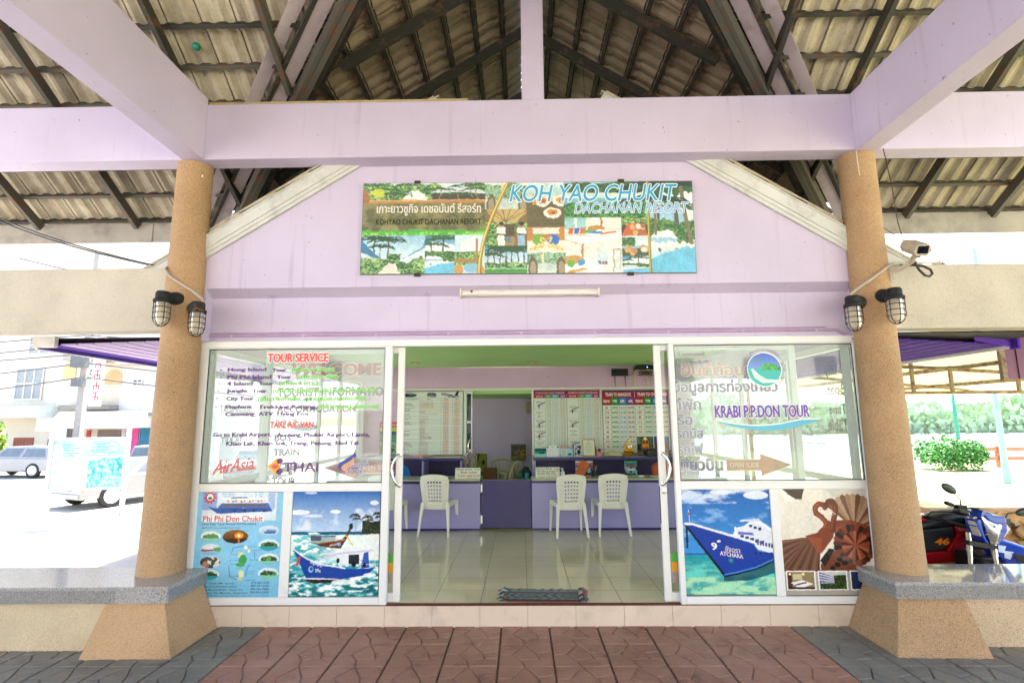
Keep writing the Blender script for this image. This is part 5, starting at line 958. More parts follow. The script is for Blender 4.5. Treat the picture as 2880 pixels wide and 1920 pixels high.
p.line([(-2.02, 2.055), (-1.0, 2.055)], .003, K, .001)
for x in (-1.743, -1.373, -1.181): p.line([(x, 2.055), (x, 1.092)], .0025, '#2f5a52', .001)
for s, a, b in (('From Krabi To', -1.97, -1.775), ('Type', -1.63, -1.545), ('Dep.', -1.325, -1.245), ('Arr.', -1.13, -1.065)): p.text(s, a, 2.024, b, 2.046, '#1f5a3c', d=.0015, bold=.02)
z = 2.018; typ = ('V.I.P.Bus(M.S.Road)', 'A/C Bus-Stop in Town', 'A/C Bus-Stop Train-Station', 'A/C Bus+Ferry', 'Night Ferry', 'A/C Van', 'A/C Van+Ferry', 'A/C Van+V.I.P.Bus', 'Express Boat'); des = ('Bangkok', 'Suratthani', 'Samui Island', 'Koh Tao', 'Phangan Island', 'Khao Lak', 'Had Yai', 'Penang', 'Phi Phi', 'Koh Lanta', 'Trang', 'Railay')
k = 0
while z > 1.12:
    hgt = (.0245, .049)[r.random() < .35]; p.line([(-2.02 if r.random() < .6 else -1.743, z), (-1.0, z)], .002, '#2f5a52', .001)
    a = typ[min(8, int(k*9/26))] if r.random() < .8 else 'A/C Van'; w_ = .0115*len(a); p.text(a, -1.73, z-hgt/2-.008, -1.73 + w_, z-hgt/2+.008, '#a83a34', d=.0015, bold=.02)
    if r.random() < .6: b = des[k % 12]; p.text(b, -2.0, z-hgt/2-.008, -2.0 + .012*len(b), z-hgt/2+.008, '#2a2c44', d=.0015, bold=.015)
    for q in range(int(hgt/.024)):
        zz_ = z - .0245*(q + .5)
        for x in (-1.335, -1.15): p.rect(x-.01, zz_-.010, x+.105, zz_+.010, '#e8d9cf', .001) if r.random() < .85 else None; p.text(r.choice(('11.00', '07.30', '13.30', '16.30', '17.00', '09.30')) + r.choice((' am.', ' pm.')), x, zz_-.0075, x+.095, zz_+.0075, '#b0463c', d=.0015, bold=.02)
    z -= hgt; k += 1
p.rect(-1.738, 1.838, -1.385, 1.882, '#d9d8c2', .0022)
obj('print', p.m, ART, t, colors=True)
def flights(x0, x1, label, title, cols, xs, groups, code):
    t, p = board(x0, x1, 1.09, 2.157, label, 'flight schedule boards'); p.rect(x0, 2.095, x1, 2.157, '#94164e', .001); L = x1-x0
    p.text(title, x0+.05*L, 2.112, x1-.06*L, 2.137, '#f0dfe4', d=.0018, bold=.006)
    for (s, col), a, b in zip(cols, xs[:-1], xs[1:]): p.rect(x0+a*L, 2.035, x0+b*L-.003, 2.093, col, .001); p.text(s, x0+(a+.2*(b-a))*L, 2.052, x0+(b-.2*(b-a))*L, 2.076, '#f4ecec', d=.0018, bold=.015)
    zt = 2.032; rh = .0408
    for a in xs[1:-1]: p.line([(x0+a*L, zt), (x0+a*L, 1.09)], .0022, '#2a2620', .001)
    k = 0; zz_ = zt
    while zz_ > 1.11:
        zz_ -= rh; k += 1; p.line([(x0+xs[1]*L, zz_), (x1, zz_)], .003, '#a8483c', .001)
        for (a, b), s, col in zip(zip(xs[1:-1], xs[2:]), ('%s %d' % (code, r.randint(101, 960)), '%02d:%02d' % (r.randint(6, 22), r.choice((0, 15, 30, 45))), '%02d:%02d' % (r.randint(7, 23), r.choice((5, 20, 35, 50)))), ('#1f8a48', '#3a9ac8', '#7a4a58')): p.text(s, x0+(a+.18*(b-a))*L, zz_+.011, x0+(b-.18*(b-a))*L, zz_+.029, col, d=.0016, bold=.02)
    zz_ = zt
    for n, ws, jt in groups:
        zb = zz_ - n*rh; p.line([(x0, zb), (x0+xs[1]*L, zb)], .003, '#a8483c', .001); mid = (zz_+zb)/2
        for q, s in enumerate(ws): p.text(s, x0+(.17 if len(s) > 3 else .25)*xs[1]*L*1.2, mid+.022-.036*q, x0+(.8 if len(s) > 3 else .58)*xs[1]*L, mid+.040-.036*q, '#7a2a2c', d=.0022, bold=.02)
        if jt: jet(p, x0+.02+.15*xs[1]*L, mid-.035, -.0001, rot=0) if False else jet(p, x0+xs[1]*L*.95, mid+.045, -.16, '#8c8894', '#4a1a2c', rot=.65, d=.003)
        if n > 1: p.text('(BKK)', x0+.68*xs[1]*L, mid-.045, x0+.92*xs[1]*L, mid-.03, '#3a9ac8', d=.0022)
        zz_ = zb
    obj('print', p.m, ART, t, colors=True)
HC = (('ROUTE', '#b3262c'), ('FLIGHT', '#1f8a3c'), ('DEP', '#2fa3b8'), ('ARR', '#7c3a94'))
flights(.224, .786, 'left one of the two flight schedule boards, all crimson heading', 'INTERNATIONAL FLIGHT SCHEDULES', HC, (0, .345, .56, .76, 1), ((4.7, ('BANGKOK', 'TO', 'HK'), 1), (3.9, ('BANGKOK', 'TO', 'SIN'), 0), (3.1, ('BANGKOK', 'TO', 'KUL'), 1), (2.0, ('BANGKOK', 'TO'), 0), (2.0, ('BANGKOK', 'TO'), 1), (2.1, ('BANGKOK', 'TO'), 0), (3, ('PHUKET', 'TO'), 0)), 'TG')
flights(.792, 1.354, 'flight schedule board directly above the gold framed certificate', 'DOMESTIC FLIGHT SCHEDULES', (('ROUTE', '#b31f24'), ('FLIGHT', '#1f8a3c'), ('DEP.', '#2fa3b8'), ('ARR.', '#8a1a5c')), (0, .35, .56, .77, 1), ((8.9, ('PHUKET', 'TO', 'BANGKOK'), 1), (3.1, ('KRABI', 'TO', 'BANGKOK'), 1), (4.8, ('BANGKOK', 'TO', 'CHIANGMAI'), 0), (4, ('PHUKET', 'TO'), 1)), 'TG')
t, p = board(1.402, 2.52, 1.098, 2.148, 'train timetable board with crimson headings and a photo of an orange train')
xs = (1.402, 1.540, 1.677, 1.812, 1.952, 2.106, 2.246, 2.385, 2.52)
p.rect(1.402, 2.135, 2.52, 2.148, '#15100f', .001); p.rect(1.402, 2.038, 1.950, 2.134, '#9c1250', .001); p.rect(1.956, 2.038, 2.52, 2.134, '#9c1250', .001); p.rect(1.402, 1.905, 2.52, 2.037, '#1a1212', .0006)
p.text('TRAIN TO BANGKOK', 1.45, 2.058, 1.895, 2.115, '#f2e4e4', d=.002, bold=.03); p.text('TRAIN TO CHIANG MAI', 1.998, 2.058, 2.50, 2.115, '#f2e4e4', d=.002, bold=.03)
for k, (s, col) in enumerate((('TRAIN NO.', '#b3262c'), ('TYPE', '#1f8a3c'), ('DEP.', '#2a84b8'), ('ARR.', '#7c3a94'))*2): p.rect(xs[k]+.002, 1.914, xs[k+1]-.002, 2.031, col, .001); p.text(s, xs[k]+.012+(0 if k % 4 == 0 else .018), 1.948, xs[k+1]-.012-(0 if k % 4 == 0 else .018), 1.995, '#f2ecec', d=.002, bold=.03)
rowsA = (('86', 'EXPRESS', '16:22', '06:05'), ('174', 'RAPID', '16:40', '04:45'), ('168', 'RAPID', '17:42', '05:15'), ('170', 'RAPID', '19:45', '08:05'), ('42', 'SPRINTER', '20:25', '05:40'), ('44', 'SPRINTER', '20:25', '05:40'), ('84', 'EXPRESS', '20:47', '08:25'), ('172', 'RAPID', '21:07', '09:45'), ('38', 'SP.EXP', '22:48', '10:10'))
rowsB = (('9', 'SPRINTER', '08:30', '20:30'), ('109', 'RAPID', '12:45', '04:05'), ('1', 'SP.EXP', '18:10', '07:10'), ('11', 'SPRINTER', '19:20', '07:40'), ('13', 'SP.EXP', '19:35', '09:45'), ('51', 'EXPRESS', '22:00', '12:10'))
for base, rows in ((0, rowsA), (4, rowsB)):
    for k, row in enumerate(rows):
        zb = 1.903 - (k+1)*.0815; p.line([(xs[base], zb), (xs[base+4], zb)], .0035, '#a8483c', .001)
        for q, s in enumerate(row): wq = min(.11, .022*len(s)); cxq = (xs[base+q]+xs[base+q+1])/2; p.text(s, cxq-wq/2, zb+.02, cxq+wq/2, zb+.058, ('#b83c34', '#1f8a48', '#3f8ec4', '#8a5a78')[q], d=.0016, bold=.03)
    for q in range(1, 4): p.line([(xs[base+q], 1.903), (xs[base+q], 1.903-len(rows)*.0815)], .003, '#2a2620', .001)
p.line([(1.953, 1.903), (1.953, 1.10)], .004, '#2a2620', .0012)
c = Canvas(44, 44, '#4a5a4a'); foliage(c, 0, 0, 1, 1, 3, ('#28382c', '#4a6250', '#7a9480'), n=(8, 8), cover=.3); c.poly([(.3, .3), (.42, .12), (.62, .12), (.72, .3), (.74, .85), (.28, .85)], '#c8782c'); c.rect(.34, .28, .48, .42, '#2a2a30'); c.rect(.54, .28, .68, .42, '#2a2a30'); c.ell(.51, .14, .09, .08, '#ffe9b0'); c.rect(.3, .52, .72, .60, '#e0a83c'); c.rect(.3, .7, .72, .85, '#8a4a28'); c.rect(0, .85, 1, 1, '#5a5a58'); c.rect(0, .5, .2, .85, '#20281f')
c.mesh(p, 1.962, 1.105, 2.238, 1.375, .002); c = Canvas(20, 30, '#27507c'); c.rect(0, .5, 1, 1, '#6a4a3c'); c.mesh(p, 2.25, 1.105, 2.5, 1.375, .002)
obj('print', p.m, ART, t, colors=True)
t, p = board(-2.42, -2.085, 1.10, 1.64, 'small colourful price poster half hidden behind the open left door', c='#7c90a0')
p.rect(-2.42, 1.56, -2.085, 1.64, '#c8402c', .001); p.text('KRABI TOUR', -2.39, 1.58, -2.11, 1.62, '#f0e0d8', d=.0016, bold=.02); p.rect(-2.42, 1.49, -2.085, 1.555, '#b8c03c', .001); p.rect(-2.42, 1.44, -2.085, 1.488, '#2f3f78', .001); p.rect(-2.42, 1.31, -2.085, 1.438, '#2f8a5c', .001)
for q in range(1, 5): p.line([(-2.42+.067*q, 1.31), (-2.42+.067*q, 1.49)], .004, '#a8c8b8', .0015)
for q in range(3): p.line([(-2.42, 1.31+.043*q), (-2.085, 1.31+.043*q)], .004, '#a8c8b8', .0015)
c = Canvas(40, 24, '#8aa0a8'); foliage(c, 0, .2, 1, .8, 5, n=(6, 6)); c.mesh(p, -2.42, 1.10, -2.085, 1.305, .001); obj('print', p.m, ART, t, colors=True)
# ---- plastic chairs
def chair_back():
    us = [0, .16]; vs = [0, .13]
    for k in range(5): us += [.255 + k*.107, .255 + k*.107 + .062]
    for k in range(6): vs += [.225 + k*.108, .225 + k*.108 + .055]
    us += [.84, 1]; vs += [.90, 1]; us = sorted(us); vs = sorted(vs)
    hu = [(.255 + k*.107, .255 + k*.107 + .062) for k in range(5)]; hv = [(.225 + k*.108, .225 + k*.108 + .055) for k in range(6)]
    def fill(l):
        o = []
        for a, b in zip(l[:-1], l[1:]):
            n = 1 if b - a < .07 else 3; o += [a + (b-a)*i/n for i in range(n)]
        return o + [l[-1]]
    us, vs = fill(us), fill(vs)
    def P(u, v):
        x = u*2 - 1; wid = .155 + .042*v - .02*max(0, v-.85)/.15*abs(x)**3; z = .335 + .425*v + .03*v*(1 - x*x); y = -.145 - .085*v**1.2 - .03*(1 - x*x)
        return (x*wid, y, z)
    m = M(); idx = {}
    for j, v in enumerate(vs):
        for i, u in enumerate(us): idx[i, j] = len(m.v); m.v.append(P(u, v))
    for j in range(len(vs)-1):
        for i in range(len(us)-1):
            cu, cv = (us[i]+us[i+1])/2, (vs[j]+vs[j+1])/2
            if any(a < cu < b for a, b in hu) and any(a < cv < b for a, b in hv): continue
            m.f.append((idx[i,j], idx[i+1,j], idx[i+1,j+1], idx[i,j+1])); m.c.append((1,1,1))
    return m, P
def make_chair(label, group):
    t = thing('plastic_chair', label, 'chair', (0, 0, 0), group)
    m, P = chair_back(); o = obj('backrest', m, WHITEP, t, smooth=40); s = o.modifiers.new('thick', 'SOLIDIFY'); s.thickness = .012; s.offset = 0
    m = M()
    for sx in (-1, 1):
        m.tube([Vector(P(.5 + sx*(.30 + .10*v), v)) + Vector((0, -.008, 0)) for v in [.0 + .09*k for k in range(11)]], .006, 6)
        m.tube([Vector(P(.5 + sx*.5, v)) + Vector((0, -.002, 0)) for v in [k/12 for k in range(13)]], .011, 8)
    m.tube([Vector(P(k/14, 1)) for k in range(15)], .010, 8); m.tube([Vector(P(.18 + .64*k/10, .13)) + Vector((0, -.006, 0)) for k in range(11)], .004, 6); obj('back_rib', m, WHITEP, t, smooth=True)
    m = M(); m.grid(lambda u, v: ((u*2-1)*(.185 + .02*v), -.16 + .36*v, .425 - .014*math.sin(math.pi*u)*math.sin(math.pi*min(1, v*1.1)) - .02*max(0, v-.85)/.15), 14, 12); o = obj('seat', m, WHITEP, t, smooth=True); s = o.modifiers.new('thick', 'SOLIDIFY'); s.thickness = .012
    m = M(); R1 = [(-.19, -.15), (-.21, .20), (.21, .20), (.19, -.15)]
    for a, b in zip(R1[:-1], R1[1:]): m.bar((a[0], a[1], .395), (b[0], b[1], .395), .014, .05)
    obj('seat_skirt', m, WHITEP, t, bevel=.003)
    for sx in (-1, 1):
        for (bx, by), (tx_, ty) in (((.215, .24), (.20, .19)), ((.205, -.245), (.17, -.165))):
            m = M(); w0, w1 = .026, .046
            m.hexa([(sx*bx-w0/2, by-w0/2, 0), (sx*bx+w0/2, by-w0/2, 0), (sx*bx+w0/2, by+w0/2, 0), (sx*bx-w0/2, by+w0/2, 0)], [(sx*tx_-w1/2, ty-w1*.4, .42), (sx*tx_+w1/2, ty-w1*.4, .42), (sx*tx_+w1/2, ty+w1*.4, .42), (sx*tx_-w1/2, ty+w1*.4, .42)])
            obj('leg', m, WHITEP, t, bevel=.005)
    return t
GRP = 'white plastic chairs drawn up to the counters'
c0 = make_chair('white plastic chair standing alone before the left counter', GRP); c0.location = (-1.135, 7.44, FZ); c0.rotation_euler.z = R(-7)
dup(c0, (.625, 7.34, FZ), R(6), 'white plastic chair in front of the soap pump and direct boat notice')
dup(c0, (1.195, 7.42, FZ), R(3), 'rightmost white plastic chair at the right counter')
dup(c0, (-1.83, 7.40, FZ), R(-4), 'white plastic chair partly hidden behind the open left door')
# ---- things on counters and shelves
def note(x0, x1, z0, z1, y, label, lines, tilt=.02):
    t = thing('notice_card', label, 'sign', ((x0+x1)/2, y+.03, .846), 'handwritten notices on the counters'); p = Plane((x0, y, z0), (1, 0, 0), (0, .22, 1)); W, H = x1-x0, (z1-z0)*1.02
    p.poly([(0, .0), (W, 0), (W-.004, H), (.008, H-.004)], '#dfe0cf', .0); p.m.add([p.P(0, 0, -.003), p.P(W, 0, -.003), p.P(W, H, -.003), p.P(0, H, -.003)], [(3, 2, 1, 0)], '#c9c9ba')
    for s, a, b, e, f, cl in lines: p.text(s, a*W, b*H, e*W, f*H, cl, d=.001, bold=.008, shear=.12)
    obj('card', p.m, ART, t, colors=True); m = M(); m.bar(((x0+x1)/2, y+.14, .8465), ((x0+x1)/2, y+.028, .846+H*.6), .03, .003); obj('strut', m, plain('card_board', '#b8ab90', .8), t)
note(-.942, -.582, .847, .998, 7.66, 'handwritten card about hotel rooms and taxi service on the left counter', (('Hotel, Room, Tour', .06, .74, .97, .94, '#5a4438'), ('Boat ticket', .22, .5, .86, .70, '#5a4438'), ('TAXI SERVICE', .10, .18, .98, .38, '#b0503c'), ('contact here', .45, .04, .88, .12, '#c0702c')))
note(.20, .545, .847, .996, 7.72, 'handwritten card about direct boats on the right counter', (('Direct Boat', .04, .78, .68, .95, '#3a3a34'), ('Ticket', .78, .76, .99, .88, '#b0302c'), ('Here', .82, .60, .98, .72, '#b0302c'), ('-Krabi-Lanta', .03, .56, .80, .73, '#3a3a34'), ('Krabi-Phi Phi', .08, .34, .82, .52, '#4a4a44'), ('Phi Phi - Lanta Phuket', .1, .18, .9, .27, '#b0605a'), ('Phuket - Phi Phi', .08, .05, .8, .13, '#b0605a')))
t = thing('pump_bottle', 'white soap pump bottle beside the direct boat notice', 'bottle', (.588, 7.80, .846)); m = M(); m.lathe([(.0001, .8465), (.029, .8465), (.031, .852), (.031, .915), (.024, .928), (.012, .932), (.012, .942), (.0001, .942)], 20, (.588, 7.80, 0)); obj('bottle_body', m, plain('white_bottle', '#e4e8e8', .3), t, smooth=40)
m = M(); m.lathe([(.014, .9425), (.014, .952), (.005, .953), (.005, .968), (.016, .969), (.016, .976), (.0001, .977)], 14, (.588, 7.8, 0)); m.bar((.588, 7.8, .972), (.556, 7.79, .968), .008); obj('pump', m, plain('white_pump', '#eeeeea', .35), t, smooth=40)
t = thing('phone_stand', 'orange backed tablet leaning on the right counter', 'tablet', (.86, 7.85, .846)); m = M(); m.bar((.81, 7.78, .85), (.93, 7.84, 1.06), .13, .012, (0, -1, .2)); obj('shell', m, plain('orange_shell', '#b0561e', .5), t, bevel=.004); m = M(); m.bar((.822, 7.79, .85), (.942, 7.85, 1.06), .14, .012, (0, -1, .2)); obj('screen_side', m, BLACKP, t, bevel=.004); m = M(); m.box(.80, 7.75, .8465, .99, 7.9, .856); obj('foot', m, plain('orange_foot', '#9a4a1c', .5), t)
for x, c_, lb in ((1.627, '#4fae4a', 'green stapler lying on the right counter'), (1.71, '#d8d8d0', 'white stapler lying on the right counter')):
    m = M(); m.box(x-.024 - (.02 if x > 1.7 else 0), 7.80, .8465, x+.024+(.02 if x > 1.7 else 0), 7.84, .868); tag(obj('stapler', m, plain('stapler_plastic', c_, .4), bevel=.006, at=(x, 7.82, .846)), lb, 'stapler')
def propped(name, x0, x1, z0, z1, label, cat, cv, frame=None, fw=.008, y=8.80, group=None):
    t = thing(name, label, cat, ((x0+x1)/2, y, 1.077), group); p = Plane((x0, y, 1.0775), (1, 0, 0), (0, .22, 1)); W, H = x1-x0, (z1-1.0775)
    if frame:
        m = M()
        for a, b, e, f in ((0, 0, W, fw), (0, H-fw, W, H), (0, fw, fw, H-fw), (W-fw, fw, W, H-fw)): m.add([p.P(a, b, .006), p.P(e, b, .006), p.P(e, f, .006), p.P(a, f, .006), p.P(a, b, -.006), p.P(e, b, -.006), p.P(e, f, -.006), p.P(a, f, -.006)], [(0,1,2,3), (7,6,5,4), (0,4,5,1), (1,5,6,2), (2,6,7,3), (3,7,4,0)])
        obj('frame', m, plain(name + '_frame', frame, .35), t)
    q = fw*.9 if frame else 0; cv(p, q, q, W-q, H-q); obj('print', p.m, ART, t, colors=True)
    m = M(); m.add([p.P(q, q, -.003), p.P(W-q, q, -.003), p.P(W-q, H-q, -.003), p.P(q, H-q, -.003)], [(3,2,1,0)]); m.bar(p.P(W/2, H*.55, -.004), ((x0+x1)/2, y+.10, 1.079), .03, .003); obj('back', m, plain('card_back', '#8f8674', .8), t)
def pic1(p, a, b, e, f): c = Canvas(26, 20, '#0f6a74'); c.grad(0, 0, 1, .5, '#0c3c40', '#1f7a7c'); c.grad(0, .5, 1, 1, '#2fa3a0', '#a8d8cc'); c.poly([(.3, .55), (.9, .5), (.8, .68), (.4, .68)], '#17201c'); c.mesh(p, a, b, e, f, 0)
def pic2(p, a, b, e, f):
    p.rect(a, b, e, f, '#e2e4ea', 0); W, H = e-a, f-b; p.rect(a+.03*W, b+.80*H, a+.16*W, b+.92*H, '#3a4a6a', .001); p.rect(a+.8*W, b+.8*H, a+.95*W, b+.93*H, '#3a4a5a', .001); p.text('2016', a+.4*W, b+.82*H, a+.6*W, b+.92*H, '#3a4a8a', d=.001)
    for i in range(8): p.line([(a+(.06+.126*i)*W, b+.1*H), (a+(.06+.126*i)*W, b+.74*H)], .0015, '#8a90b0', .001)
    for i in range(6): p.line([(a+.06*W, b+(.1+.128*i)*H), (a+.94*W, b+(.1+.128*i)*H)], .0015, '#8a90b0', .001)
def pic3(p, a, b, e, f): c = Canvas(30, 20, '#c8909a'); c.rect(0, .2, 1, 1, '#9ac8d8'); c.rect(.05, .3, .5, .95, '#e4e4d8'); [c.rect(.08, .36+.1*q, .46, .40+.1*q, '#7a8a94') for q in range(6)]; c.ell(.75, .8, .18, .1, '#2c3a40'); c.mesh(p, a, b, e, f, 0)
def pic4(p, a, b, e, f): c = Canvas(22, 30, '#bfc6d4'); n_ = c.noise((5, 6), 7); c.put(n_ > .5, '#27344e'); c.ell(.55, .35, .12, .1, '#d8c8b8'); c.ell(.6, .65, .25, .25, '#1c2436'); c.mesh(p, a, b, e, f, 0)
def pic5(p, a, b, e, f):
    p.rect(a, b, e, f, '#d4d8c4', 0); W, H = e-a, f-b; p.ell(a+W/2, b+.9*H, .008, .008, '#8a6a3c', .001)
    for i in range(9): L = (.5, .35, .7, .6, .7, .66, .7, .4, .5)[i]; p.line([(a+(.5-L/2)*W, b+(.8-.075*i)*H), (a+(.5+L/2)*W, b+(.8-.075*i)*H)], .004, '#8f9484', .001)
propped('picture_card', .222, .402, 1.08, 1.206, 'small teal sea picture at the left end of the long shelf', 'picture', pic1); propped('desk_calendar', .412, .622, 1.09, 1.25, 'white desk calendar standing on the long shelf', 'calendar', pic2); propped('picture_card', .636, .838, 1.08, 1.228, 'pink topped brochure stand next to the white desk calendar', 'brochure', pic3); propped('photo_frame', .860, .994, 1.08, 1.256, 'pale framed dark blue photo left of the gold certificate', 'photo', pic4, '#cfc6d2', .012); propped('certificate', 1.0, 1.205, 1.08, 1.35, 'gold framed certificate standing on the long shelf', 'certificate', pic5, '#b8963c', .013)
for x0, x1, lb, sd in ((.855, 1.13, 'brochure calendar hanging under the long shelf behind the tablet', 3), (1.63, 1.828, 'narrow brochure hanging under the long shelf on its right half', 4)):
    p = Plane((x0, 8.60, .742), (1, 0, 0), (0, 0, 1)); c = Canvas(34, 38, '#2f5a6a'); c.rect(0, 0, 1, .22, '#d8d4cc' if sd == 3 else '#4a9a5c'); c.rect(0, .1, 1, .2, '#b83440' if sd == 3 else '#3a7a9c'); n_ = c.noise((4, 5), sd); c.put(c.box(0, .22, 1, 1) & (n_ > .52), '#8fb8bc'); c.rect(0, .28, 1, .34, '#b83a30'); c.put(c.box(0, .4, 1, 1) & (n_ < .42), '#1f3a34'); c.ell(.5, .5, .3, .05, '#e8ecea'); c.mesh(p, 0, 0, x1-x0, .272, 0)
    p.m.add([p.P(0, 0, -.003), p.P(x1-x0, 0, -.003), p.P(x1-x0, .272, -.003), p.P(0, .272, -.003)], [(3, 2, 1, 0)], '#cfcfc8'); tag(obj('hanging_brochure', p.m, ART, colors=True, at=((x0+x1)/2, 8.6, .75)), lb, 'brochure')
t = thing('tissue_box', 'pink box with a dark wooden figure on the long shelf', 'box', (1.27, 8.85, 1.077)); m = M(); m.box(1.225, 8.80, 1.0775, 1.32, 8.9, 1.145); obj('box', m, plain('pink_card', '#c87884', .6), t, bevel=.004); m = M(); m.tube([(1.225, 8.86, 1.08), (1.215, 8.86, 1.16), (1.205, 8.86, 1.25)], (.02, .017, .008), 8); m.ball((1.275, 8.84, 1.165), .028, 8); obj('figure', m, plain('dark_red_wood', '#4a1c20', .4), t, smooth=True)
m = M(); rr_ = random.Random(2)
m.grid(lambda u, v: (1.34 + .30*u, 8.74 + .2*v, 1.0775 + (.008 + .062*math.sin(math.pi*u)**.6*math.sin(math.pi*v)**.6) + .012*math.sin(23*u+5*v)*math.sin(17*v)*math.sin(math.pi*u)), 24, 14); tag(obj('crumpled_bag', m, plain('cream_plastic_bag', '#c9bb96', .5, bump=.3, bs=25), smooth=True, at=(1.49, 8.84, 1.077)), 'crumpled cream plastic bag lying on the long shelf', 'bag')
t = thing('ship_clock', 'gilded sailing ship clock on the long shelf', 'clock', (1.755, 8.85, 1.077)); GOLD = plain('polished_gilt', '#c89a34', .22, .9)
m = M(); m.lathe([(.0001, 1.0775), (.09, 1.0775), (.098, 1.09), (.085, 1.102), (.06, 1.108), (.075, 1.122), (.098, 1.14), (.06, 1.15), (.0001, 1.15)], 24, (1.755, 8.85, 0)); m.v = [(1.755 + (x-1.755), 8.85 + (y-8.85)*.5, z) for x, y, z in m.v]; obj('hull', m, GOLD, t, smooth=40)
m = M()
for k, (x, w0, w1, z0, z1) in enumerate(((1.70, .05, .035, 1.15, 1.26), (1.755, .07, .045, 1.15, 1.32), (1.81, .05, .035, 1.15, 1.25))): m.hexa([(x-w0/2, 8.845, z0), (x+w0/2, 8.845, z0), (x+w0/2, 8.86, z0), (x-w0/2, 8.86, z0)], [(x-w1/2, 8.845, z1), (x+w1/2, 8.845, z1), (x+w1/2, 8.86, z1), (x-w1/2, 8.86, z1)])
m.tube([(1.755, 8.85, 1.15), (1.755, 8.85, 1.365)], .004, 6); m.hexa([(1.735, 8.845, 1.325), (1.775, 8.845, 1.325), (1.775, 8.855, 1.325), (1.735, 8.855, 1.325)], [(1.74, 8.845, 1.352), (1.782, 8.845, 1.352), (1.782, 8.855, 1.352), (1.74, 8.855, 1.352)]); obj('sail', m, GOLD, t)
m = M(); m.lathe([(.028, 8.826), (.04, 8.822), (.042, 8.832), (.036, 8.842)], 24, (1.765, 0, 1.225), 'y'); obj('wheel_rim', m, plain('silver_rim', '#cfcfcf', .2, .9), t, smooth=True); m = M(); m.lathe([(.0001, 8.834), (.036, 8.834), (.036, 8.8425)], 20, (1.765, 0, 1.225), 'y'); obj('dial', m, plain('clock_dial', '#e8e4d4', .4), t)
m = M(); m.box(2.03, 8.72, 1.0775, 2.4, 9.02, 1.17); m.box(2.06, 8.74, 1.1705, 2.37, 8.98, 1.185); tag(obj('printer', m, BLACKP, bevel=.012, at=(2.2, 8.87, 1.077)), 'black printer on the long shelf beside the right door', 'printer')
m = M(); m.tube([(2.08, 8.72, 1.085), (2.0, 8.6, 1.085), (1.985, 8.568, 1.06), (1.985, 8.568, .98)], .006, 6); tag(obj('cable', m, BLACKP, at=(2.0, 8.6, 1.05)), 'black cable hanging over the front of the long shelf', 'cable')
m = M()
for k in range(5): m.box(-1.93 + .02*k, 8.72 + .008*k, 1.0775 + .007*k, -1.56 + .03*k*(-1)**k, 8.90, 1.0835 + .007*k)
tag(obj('magazine_stack', m, plain('magazine_paper', '#c9a0a4', .5, var=.4, vs=12), at=(-1.75, 8.8, 1.077)), 'small pile of magazines on the left shelf', 'magazines')
m = M(); m.grid(lambda u, v: (-2.06 + .38*u, 8.42 + .10*math.sin(math.pi*v) - .08*math.sin(math.pi*u), .50 + .52*(1 - abs(2*u-1)**2.2)**.5*(.3 + .7*v) + .012*math.sin(26*u)*v), 24, 12); tag(obj('blue_jacket', m, plain('bright_blue_cloth', '#1a72b8', .8, bump=.2), smooth=True, at=(-1.87, 8.45, .5)), 'bright blue cloth shape behind the left counter', 'jacket')
m = M(); m.grid(lambda u, v: (2.02 + .34*u, 8.30 + .06*math.sin(math.pi*u), .55 + .46*v - .06*abs(2*u-1)**3*v), 12, 10); o = obj('backrest', m, plain('orange_fabric', '#b8521c', .7), None, smooth=True, at=(2.19, 8.32, .16)); o.modifiers.new('thick', 'SOLIDIFY').thickness = .05
t = thing('office_chair', 'orange office chair behind the right counter', 'chair', (2.19, 8.42, FZ)); o.parent = t; o.location = (0, -.1, .002)
m = M(); m.box(1.99, 8.36, .50, 2.39, 8.75, .56); obj('seat', m, plain('orange_seat', '#a84a1a', .7), t, bevel=.03); m = M(); m.tube([(2.19, 8.55, .19), (2.19, 8.55, .5)], .025, 10); [m.tube([(2.19, 8.55, .22), (2.19 + .25*math.cos(a), 8.55 + .25*math.sin(a), .18)], .018, 6) for a in [k*1.2566 for k in range(5)]]; obj('base', m, BLACKP, t)
for x, y, a, cl, lb in ((1.30, 7.86, 8, '#e2e2da', 'white papers lying on the right counter near the tablet'), (1.95, 7.83, -12, '#d8dccf', 'pale form lying on the right counter by the orange chair'), (-1.35, 7.85, 5, '#e0e0d6', 'white sheet lying on the left counter'), (.42, 7.90, -4, '#c9d6dc', 'pale blue leaflets behind the direct boat card')):
    m = M(); [m.box(x-.10+.004*k, y-.07-.003*k, .8465+.002*k, x+.10+.006*k, y+.07-.002*k, .8483+.002*k) for k in range(3)]; m.xf(Matrix.Translation((x, y, 0)) @ Matrix.Rotation(R(a), 4, 'Z') @ Matrix.Translation((-x, -y, 0))); tag(obj('papers', m, plain('sheet_paper', cl, .7), at=(x, y, .846)), lb, 'papers')
t = thing('pen_holder', 'dark pen pot on the right counter between the two chairs', 'pen pot', (.95+.1, 7.95, .846)); m = M(); m.lathe([(.0001, .8465), (.03, .8465), (.034, .93), (.030, .93), (.028, .86)], 16, (1.05, 7.95, 0)); obj('pot', m, BLACKP, t, smooth=40)
for k, cl in enumerate(('#2f5ab0', '#c03a34', '#3a3a3a', '#d8b03c')): m = M(); m.tube([(1.05 + .01*(k-1.5), 7.95, .87), (1.05 + .03*(k-1.5), 7.95 + .012*(-1)**k, .99)], .004, 6); obj('pen', m, plain('pen', cl, .4), t)
